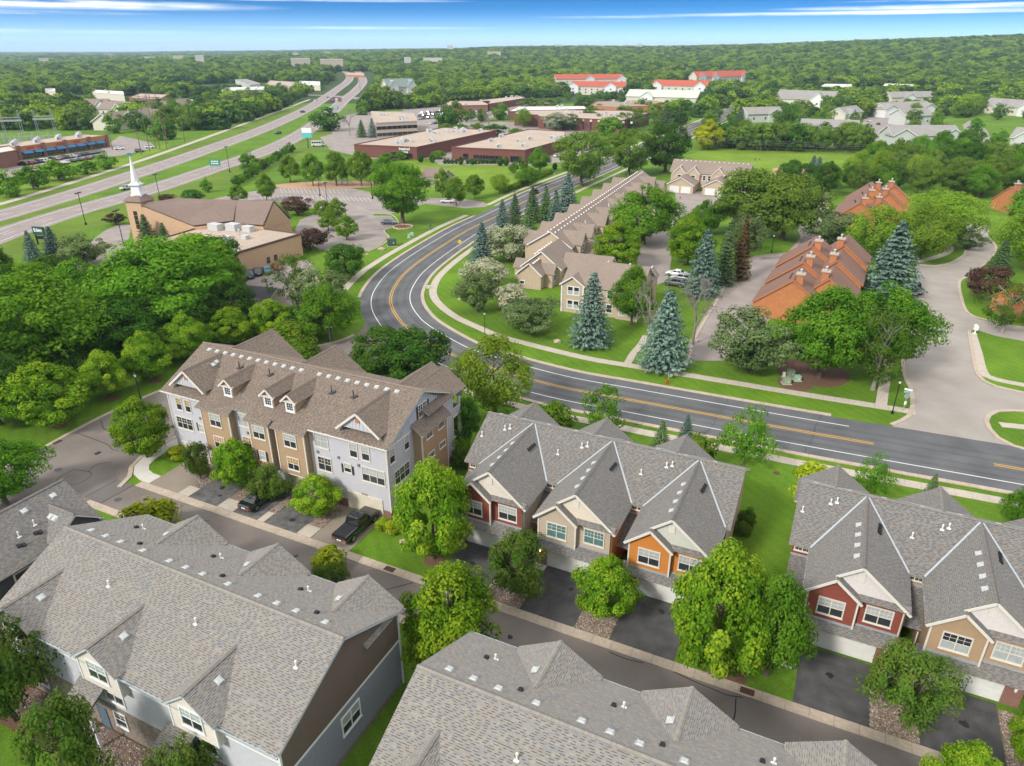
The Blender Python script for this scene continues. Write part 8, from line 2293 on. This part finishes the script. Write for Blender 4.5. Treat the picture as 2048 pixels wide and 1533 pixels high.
def pylon(r, h):
    q = MB(); q.box((-2.4, -.3, h - 2.4), (2.4, .3, h)); q.build('sign_face', mat('sign_turquoise', (.12, .5, .5), .5, .1), r)
    q = MB(); q.box((-2.4, -.32, h), (2.4, .32, h + 2.2)); q.build('sign_face', M_sign_white, r)
    q = MB(); q.box((-.25, -.25, 0), (.25, .25, h)); q.build('post', mat('sign_green_post', (.02, .12, .07), .5, 0), r)
post_sign(G(617, 297), 7.5, 'tall white and turquoise pylon sign beside the highway', name='pylon_sign', build=pylon)
r = thing('church_sign', 'dark green sign board reading Eden between two blue spruces', 'sign', G(85, 490), radians(-12))
q = MB(); q.box((-1.65, -.2, 2.6), (1.65, .2, 4.7)); q.build('sign_board', mat('sign_dark_green', (.02, .075, .07), .5, .05), r)
q = MB(); q.box((-1.4, -.15, 0), (-1.15, .15, 2.6)); q.box((1.15, -.15, 0), (1.4, .15, 2.6)); q.box((-1.1, -.1, 1.5), (1.1, .1, 2.3)); q.build('post', M_dark_metal, r)
lettering(r, 'Eden', (0, -.22, 3.45), 0, 1.25, M_sign_white)
# hydrants
def hydrant(P, label, flag=False):
    r = thing('fire_hydrant', label, 'hydrant', P); m = mat('hydrant_red', (.42, .05, .02), .5, .05)
    q = MB(); q.lathe((0, 0, 0), [(.2, 0), (.2, .06), (.13, .08), (.13, .6), (.17, .62), (.15, .72), (.05, .82)], 10); q.tube((-.28, 0, .45), (.28, 0, .45), .07, .07, 8); q.tube((0, -.24, .42), (0, 0, .42), .09, .09, 8); q.build('body', m, r)
    if flag: q = MB(); q.tube((.1, 0, .7), (.1, 0, 2.0), .015, .012, 5); q.build('marker_rod', M_sign_white, r)
hydrant(G(1334, 768), 'red fire hydrant with marker rod on the street verge', True); hydrant(G(1029, 386), 'red fire hydrant on the park side verge'); hydrant(G(1360, 398), 'red hydrant in the beige court')
# utility boxes, rocks, mailbox
def util(P, w, d, h, m, label, rz=0, base=True):
    r = thing('utility_box', label, 'utility box', P, rz)
    q = MB(); q.hexa([(-w/2, -d/2, .1), (w/2, -d/2, .1), (w/2, d/2, .1), (-w/2, d/2, .1)], [(-w/2, -d/2 + .06, h), (w/2, -d/2 + .06, h), (w/2, d/2, h * .97), (-w/2, d/2, h * .97)]); q.build('cabinet', m, r)
    q = MB(); q.box((-w/2 - .15, -d/2 - .15, 0), (w/2 + .15, d/2 + .15, .12)); q.build('pad', M_conc, r)
    q = MB(); q.box((w * .1, -d/2 - .03, h * .4), (w * .18, -d/2 + .02, h * .6)); q.build('latch', M_sign_white, r)
M_ubox = mat('utility_dark_green', (.055, .09, .06), .6, .1); M_ubox2 = mat('utility_pale_green', (.28, .46, .33), .6, .08); M_ubox3 = mat('utility_sage', (.26, .32, .20), .6, .1)
util(G(784, 492), 2.2, 2.0, 1.9, M_ubox, 'large dark green utility cabinet beside the church lot', .3); util(G(818, 476), .6, .5, 1.1, M_ubox2, 'pale green utility box beside the park walk, left of two'); util(G(824, 474), .9, .7, 1.2, M_ubox2, 'pale green utility box beside the park walk, right of two')
util(G(1572, 768), 1.1, .9, 1.0, M_ubox3, 'sage green utility box in the mulch by the pine, front one'); util(G(1580, 755), 1.0, .9, 1.3, M_ubox3, 'tall sage utility box in the mulch by the pine'); util(G(1594, 762), .9, .8, .9, M_ubox2, 'rounded pale green utility box by the pine'); util(G(1567, 755), .4, .3, .9, M_pvc, 'small white meter box by the pine')
util(G(910, 922), .9, .9, .95, M_hvac, 'air conditioner at the rear corner of the grey block', PHI); util(G(857, 577), .7, .5, .6, M_hvac, 'small pale box on the inner bend verge')
r = thing('mailbox_stand', 'white cluster mailbox on the side road walk', 'mailbox', G(1949, 668), radians(80)); q = MB(); q.box((-.35, -.25, .75), (.35, .25, 1.55)); q.hexa([(-.38, -.28, 1.55), (.38, -.28, 1.55), (.38, .28, 1.55), (-.38, .28, 1.55)], [(-.38, -.03, 1.72), (.38, -.03, 1.72), (.38, .03, 1.72), (-.38, .03, 1.72)]); q.build('box', M_sign_white, r); q = MB(); q.box((-.1, -.1, 0), (.1, .1, .75)); q.box((-.35, -.3, 0), (.35, .3, .06)); q.build('pedestal', M_sign_white, r)
def rock(P, s, label, seed, m=None):
    g = random.Random(seed); mb = MB(); rings = []
    for z, rr in ((0, 1.0), (.25, 1.05), (.5, .8), (.68, .4)): rings.append([(s * rr * g.uniform(.8, 1.15) * cos(a * .785), s * .75 * rr * g.uniform(.8, 1.15) * sin(a * .785), s * z) for a in range(8)])
    i = 0
    for R_ in rings: mb.v.extend(R_)
    for q in range(3):
        for k in range(8): mb.f.append((q*8+k, q*8+(k+1) % 8, (q+1)*8+(k+1) % 8, (q+1)*8+k)); mb.m.append(0)
    mb.f.append(tuple(24 + k for k in range(8))); mb.m.append(0)
    mb.build('boulder', m or mat('boulder_stone', (.42, .33, .25), .9, .2, 4, bump=.5), loc=P, label=label, cat='rock')
rock(G(1115, 685), .75, 'tan boulder on the bend lawn left of the blue spruce', 1); rock(G(921, 600), .55, 'small pinkish boulder on the bend lawn', 2); rock(G(808, 1085), .5, 'pale rock under the tall maple by the grey block', 3); rock(G(763, 500), .9, 'pale standing stone beside the church lot', 4); rock(G(733, 510), .5, 'reddish stone by the church lot corner', 5); rock(G(1395, 683), .4, 'small stone beside the large blue spruce', 6)
# ring of stones below the oak
c = G(806, 455); r = thing('stone_ring', 'ring of tan stones round the oak trunk', 'planter', c)
q = MB(); q.lathe((0, 0, 0), [(2.6, 0), (2.4, .12), (.2, .2)], 16); q.build('mulch', M_mulch, r)
sm = MB(); sm.hexa([(-.42, -.2, 0), (.42, -.2, 0), (.4, .2, 0), (-.4, .2, 0)], [(-.36, -.16, .38), (.38, -.18, .36), (.36, .17, .4), (-.38, .16, .37)]); sme = sm.mesh('stone', mat('ring_stone', (.5, .36, .24), .9, .2, 3))
for k in range(18): a = 2 * pi * k / 18; put('stone', sme, r, loc=(2.7 * cos(a), 2.7 * sin(a), 0), rz=a + pi / 2)
# mulch discs below young trees
for x, y, s in ((118, 852, 1.1), (226, 797, 1.0), (311, 762, 1.0), (868, 1120, 1.1), (1590, 768, 2.6), (1625, 745, 5.5), (1455, 1345, 1.6)):
    q = MB(); q.lathe((0, 0, 0), [(s, .01), (s * .85, .05), (.1, .07)], 14); q.build('mulch_bed', M_mulch, loc=G(x, y), kind='structure')
uvsheet('planting_bed', -52.5, -25.5, 17.2, 20.5, .018, M_mulch)
# satellite dishes by the grey block
for x, y, lb in ((332, 893, 'grey satellite dish on a post in the corner lawn'), (352, 872, 'grey satellite dish on the corner of the grey block')):
    r = thing('satellite_dish', lb, 'dish', G(x, y), radians(200)); q = MB(); q.tube((0, 0, 0), (0, 0, 1.2), .04, .04, 6); q.build('post', M_grey_metal, r)
    q = MB(); q.lathe((0, 0, 0), [(.02, 0), (.3, .04), (.48, .12), (.46, .13)], 14); q.build('dish', M_grey_metal, r, matrix=Matrix.Translation((0, 0, 1.25)) @ Matrix.Rotation(radians(55), 4, 'X'))
# white yard sign, flower pots
q = MB(); q.box((-.18, -.02, .25), (.18, .02, .6)); q.box((-.02, -.02, 0), (.02, .02, .25)); q.build('yard_sign', M_sign_white, loc=UV(-3.4, 45.6), label='small white yard sign on the lawn by the twin maples', cat='sign')
M_flower = mat('flower_maroon', (.16, .01, .04), .8, .3, 20); M_pot = mat('pot_clay', (.2, .09, .05), .8, .1)
for u, v, lb in ((2.1, 49.2, 'maroon flower pot on the entry walk of the red townhouse'), (1.3, 49.9, 'second flower pot further along the red townhouse walk')):
    r = thing('flower_pot', lb, 'flower pot', UV(u, v, .05)); q = MB(); q.lathe((0, 0, 0), [(.16, 0), (.24, .35)], 10); q.build('pot', M_pot, r)
    q = MB(); g = random.Random(int(u * 10))
    for _ in range(60):
        a, z, rr = g.uniform(0, 6.28), g.uniform(.3, .62), g.uniform(0, .3); p = Vector((rr * cos(a), rr * sin(a), z)); q.poly([p, p + Vector((.09, .02, .03)), p + Vector((.02, .09, .05))])
    q.build('blossom', M_flower, r)
# playground
r = thing('playground', 'small playground with climbing frame and swings on a tan pad', 'playground', G(668, 370), radians(5))
M_pg = mat('playground_teal', (.05, .22, .2), .5, .1); M_pr = mat('playground_red', (.35, .06, .04), .5, .1)
q = MB(); q.lathe((0, 0, 0), [(15, .02), (14.9, .03)], 16); q.build('pad', M_dirt, r, scale=(1.5, .55, 1))
q = MB()
for x in (-2, 0, 2):
    for y in (-1, 1): q.tube((x, y, 0), (x, y, 3.2), .08, .08, 6)
q.box((-2, -1, 1.4), (2, 1, 1.5)); q.build('climbing_frame', M_pg, r, loc=(3, 0, 0))
q = MB(); q.slab([(2.4, -.4, 1.45), (4.8, -.4, .2), (4.8, .4, .2), (2.4, .4, 1.45)], .06); q.build('slide', M_pr, r, loc=(3, 0, 0))
q = MB(); q.tube((-10, 0, 2.6), (-5, 0, 2.6), .06, .06, 6)
for x in (-10, -5):
    for s in (-1, 1): q.tube((x, s * 1.1, 0), (x, 0, 2.6), .06, .05, 6)
for x in (-8.8, -6.4): q.bar((x, 0, 2.6), (x, 0, .5), .03, .03); q.box((x - .25, -.1, .46), (x + .25, .1, .52))
q.build('swing', M_pg, r)

# power poles, substation, wires
M_wood = mat('pole_wood', (.17, .125, .09), .9, .15, 3); M_wire = mat('wire', (.12, .12, .12), .6, 0)
def power_pole(P, h, label, rz=0, arms=1):
    r = thing('power_pole', label, 'pole', P, rz)
    q = MB(); q.tube((0, 0, 0), (0, 0, h), .2, .13, 8); q.build('post', M_wood, r)
    for i in range(arms): q = MB(); q.box((-1.6, -.08, h - .8 - i * 1.5), (1.6, .08, h - .62 - i * 1.5)); q.build('crossarm', M_wood, r)
for x, y, h, lb, a in ((300, 305, 26, 'tall power pole left of the twin pole', 1), (320, 300, 27, 'tall power pole right of the twin pole', 1), (335, 288, 13, 'lower power pole behind the tall pair', 1), (370, 285, 13, 'power pole at the wood edge', 1), (283, 310, 12, 'wooden pole at the edge of the shop car park', 2), (108, 252, 22, 'power pole above the shops', 1), (60, 250, 20, 'power pole beside the substation', 1), (722, 200, 22, 'pole beside the highway bend', 1), (1648, 190, 18, 'pole above the grey condominiums', 1), (1062, 212, 16, 'pole among the offices', 1), (225, 300, 9, 'pole right of the shops', 1)): power_pole(G(x, y), h, lb, .4, a)
r = thing('twin_frame', 'tall double power frame with braces above the wood', 'pole', G(312, 298)); q = MB()
for s in (0, 5.5): q.tube((s, 0, 0), (s * .8 + .5, 0, 27), .2, .14, 8)
q.bar((.3, 0, 20), (5.2, 0, 22.5), .15, .15); q.bar((5.2, 0, 20), (.3, 0, 22.5), .15, .15); q.box((-1.5, -.1, 24), (7, .1, 24.3)); q.build('frame', M_wood, r)
r = thing('substation', 'grey lattice substation frames at the left edge behind the shops', 'substation', G(30, 292), radians(20))
for k in range(3):
    q = MB()
    for s in (-4, 4):
        for d in (-.7, .7): q.tube((s + d, 0, 0), (s + d * .3, 0, 17), .12, .1, 5)
        for z in range(1, 8): q.bar((s - .6, 0, z * 2), (s + .6, 0, z * 2 + 1.8), .08, .08)
    q.box((-5, -.5, 11.5), (5, .5, 12.3)); q.box((-4.5, -.3, 13.2), (4.5, .3, 13.5)); q.build('lattice_frame', M_galv, r, loc=(-14 + k * 14, k * 5, 0))
q = MB()
for k in range(22): q.box((-16 + k * 1.7, -4 + (k % 3) * 2, 0), (-15.2 + k * 1.7, -3.4 + (k % 3) * 2, 3 + (k % 4)))
q.box((-18, -4, 4.6), (22, -3.8, 4.8)); q.box((-18, 1, 6), (22, 1.2, 6.2)); q.build('switchgear', M_galv, r)
def wires(label, ends, n, sag, gap):
    P0, P1 = ends; r = thing('power_line', label, 'wire', P0)
    for k in range(n):
        q = MB(); pr = None
        for i in range(25):
            t = i / 24; p = (P1 - P0) * t + Vector((0, 0, -sag * 4 * t * (1 - t) - k * gap)) 
            if pr is not None: q.tube(pr, p, .05, .05, 3, cap=False)
            pr = p
        q.build('wire', M_wire, r)
wires('power lines crossing above the ball field', (G(1390, 310) + Vector((0, 0, 8)), G(2300, 345) + Vector((0, 0, 8))), 3, 1.0, .9)
wires('power lines beside the wood left of the highway', (G(312, 298) + Vector((0, 0, 24)), G(560, 240) + Vector((0, 0, 22))), 3, 2.0, 1.2)

# ball field fence and people
r = thing('field_fence', 'chain fence with posts along the ball field screen', 'fence', G(1476, 303)); P0 = G(1476, 303); P1 = G(1712, 310)
for i in range(13): q = MB(); p = (P1 - P0) * (i / 12); q.tube(p, p + Vector((0, 0, 1.8)), .09, .09, 6); q.build('post', M_wood, r)
q = MB(); q.bar(Vector((0, 0, 1.7)), (P1 - P0) + Vector((0, 0, 1.7)), .08, .08); q.build('rail', M_wood, r)
r = thing('backstop_fence', 'tall grey chain-link backstop frame beside the trees', 'fence', G(1770, 345))
q = MB()
for i in range(6): q.tube((i * 4 - 6, 0, 0), (i * 4 - 6, 0, 6), .07, .07, 6)
for z in (0.2, 3, 6): q.tube((-6, 0, z), (14, 0, z), .05, .05, 5)
q.build('frame', M_galv, r)

# ---- people: one skinned body each
SKIN_M = mat('skin', (.42, .25, .18), .6, .05)
def person(P, rz, label, shirt, legs, pose='walk', group=None):
    """continuous figure grown over a skeleton; clothes are coloured by region"""
    if pose == 'walk':
        J = dict(pel=(0, 0, .93), chest=(0, .02, 1.28), neck=(0, .03, 1.47), head=(0, .06, 1.62), top=(0, .06, 1.74), shL=(-.19, .02, 1.40), elL=(-.25, -.08, 1.15), haL=(-.24, .02, .92), shR=(.19, .02, 1.40), elR=(.25, .08, 1.14), haR=(.22, .24, .98), hiL=(-.1, 0, .9), knL=(-.11, .18, .52), anL=(-.11, .08, .09), toL=(-.11, .26, .04), hiR=(.1, 0, .9), knR=(.11, -.02, .5), anR=(.11, -.26, .12), toR=(.11, -.1, .04))
    else:
        J = dict(pel=(0, -.15, .98), chest=(0, .08, 1.3), neck=(0, .16, 1.47), head=(0, .22, 1.6), top=(0, .24, 1.72), shL=(-.2, .12, 1.40), elL=(-.26, .28, 1.18), haL=(-.24, .48, 1.05), shR=(.2, .12, 1.40), elR=(.26, .28, 1.18), haR=(.24, .48, 1.05), hiL=(-.1, -.12, .95), knL=(-.13, .22, .72), anL=(-.13, .08, .32), toL=(-.13, .28, .27), hiR=(.1, -.12, .95), knR=(.13, .14, .55), anR=(.13, -.02, .18), toR=(.13, .18, .13))
    rad = dict(pel=.15, chest=.16, neck=.06, head=.10, top=.07, shL=.075, elL=.05, haL=.04, shR=.075, elR=.05, haR=.04, hiL=.10, knL=.07, anL=.048, toL=.04, hiR=.10, knR=.07, anR=.048, toR=.04)
    E_ = [('pel', 'chest'), ('chest', 'neck'), ('neck', 'head'), ('head', 'top'), ('chest', 'shL'), ('shL', 'elL'), ('elL', 'haL'), ('chest', 'shR'), ('shR', 'elR'), ('elR', 'haR'), ('pel', 'hiL'), ('hiL', 'knL'), ('knL', 'anL'), ('anL', 'toL'), ('pel', 'hiR'), ('hiR', 'knR'), ('knR', 'anR'), ('anR', 'toR')]
    names = list(J); me = bpy.data.meshes.new('person')
    me.from_pydata([J[n] for n in names], [(names.index(a), names.index(b)) for a, b in E_], [])
    o = bpy.data.objects.new('person', me); COL.objects.link(o)
    md = o.modifiers.new('skin', 'SKIN'); me.skin_vertices.new(name='') if not me.skin_vertices else None
    for i, n in enumerate(names):
        sv = me.skin_vertices[0].data[i]; sv.radius = (rad[n], rad[n] * (.75 if n in ('chest', 'pel') else 1)); sv.use_root = (n == 'pel')
    o.modifiers.new('sub', 'SUBSURF').levels = 1; o.modifiers['sub'].render_levels = 1
    dg = bpy.context.evaluated_depsgraph_get(); ev = o.evaluated_get(dg); em = bpy.data.meshes.new_from_object(ev)
    bpy.data.objects.remove(o)
    em.name = 'person'
    for m in (shirt, legs, SKIN_M, mat('hair_dark', (.03, .02, .015), .8, .1)): em.materials.append(m)
    for p in em.polygons:
        c = p.center; hand = abs(c.x) > .2 and c.z < 1.2 and pose == 'walk' and c.z > .8
        p.material_index = 3 if c.z > 1.64 or (c.z > 1.55 and c.y < J['head'][1] - .02) else 2 if c.z > 1.46 or hand else 0 if c.z > .95 else 1
    return put('person', em, None, loc=P, rz=rz, label=label, cat='person', group=group)
C_k = mat('cloth_black', (.015, .015, .018), .9, .1); C_b = mat('cloth_navy', (.03, .04, .08), .9, .1); C_w = mat('cloth_white', (.6, .6, .58), .9, .1); C_r = mat('cloth_orange', (.5, .16, .05), .9, .1)
pr = G(861, 461)
person(pr + Vector((0, 0, .06)), radians(-60), 'person in black riding a bicycle on the sidewalk by the park', C_k, C_b, 'ride')
r = thing('bicycle', 'small white bicycle ridden along the sidewalk by the park', 'bicycle', pr + Vector((0, 0, .06)), radians(-60))
for y in (-.5, .55):
    q = MB()
    for k in range(16):
        a, b_ = 2 * pi * k / 16, 2 * pi * (k + 1) / 16; q.tube((0, y + .34 * cos(a), .34 + .34 * sin(a)), (0, y + .34 * cos(b_), .34 + .34 * sin(b_)), .02, .02, 4, cap=False)
    q.build('wheel', M_tyre, r)
q = MB(); q.tube((0, -.5, .34), (0, 0, .3), .02, .02, 5); q.tube((0, 0, .3), (0, -.15, .9), .02, .02, 5); q.tube((0, 0, .3), (0, .42, .85), .02, .02, 5); q.tube((0, -.12, .8), (0, .42, .85), .02, .02, 5); q.tube((0, .55, .34), (0, .4, 1.0), .02, .02, 5); q.tube((-.25, .42, 1.0), (.25, .42, 1.0), .015, .015, 5); q.build('frame', C_w, r)
q = MB(); q.box((-.08, -.3, .9), (.08, -.05, .95)); q.build('saddle', M_black, r)
for x, y, s, l, lb in ((1108, 350, C_k, C_w, 'person walking on the sidewalk beside the meadow hedge'), (1510, 322, C_k, C_k, 'dark dressed player on the ball field grass, leftmost of the three'), (1519, 321, C_w, C_b, 'player in light shirt beside the dark dressed one'), (1634, 326, C_r, C_w, 'player in orange standing beyond the infield')): person(G(x, y), 1.0, lb, s, l)

# ------------------------------------------------------------------ haze
hz = bpy.data.materials.new('haze_air'); hz.use_nodes = True
for n_ in list(hz.node_tree.nodes):
    if n_.type != 'OUTPUT_MATERIAL': hz.node_tree.nodes.remove(n_)
pv = hz.node_tree.nodes.new('ShaderNodeVolumePrincipled'); pv.inputs['Color'].default_value = (.60, .80, 1.0, 1); pv.inputs['Density'].default_value = HAZE
pv.inputs['Anisotropy'].default_value = 0.0
hz.node_tree.links.new(pv.outputs[0], [n_ for n_ in hz.node_tree.nodes if n_.type == 'OUTPUT_MATERIAL'][0].inputs['Volume'])
q = MB(); q.box((-14000, -600, -40), (14000, 13500, 122)); o = q.build('haze', hz, kind='stuff', label='pale blue air fading the far woods', cat='haze')

# ------------------------------------------------------------------ labels of look-alikes: their order from the left
def ordinal(n): return '%d%s' % (n, 'th' if 10 < n % 100 < 14 else {1: 'st', 2: 'nd', 3: 'rd'}.get(n % 10, 'th'))
byl = {}
for o in COL.objects:
    if o.parent is None and o.get('label') and o.get('kind') != 'stuff': byl.setdefault(o['label'], []).append(o)
for lb, obs in byl.items():
    if len(obs) > 1:
        obs.sort(key=lambda o: project(o.location)[0])
        for i, o in enumerate(obs): o['label'] = '%s from the left, %s' % (ordinal(i + 1), lb)
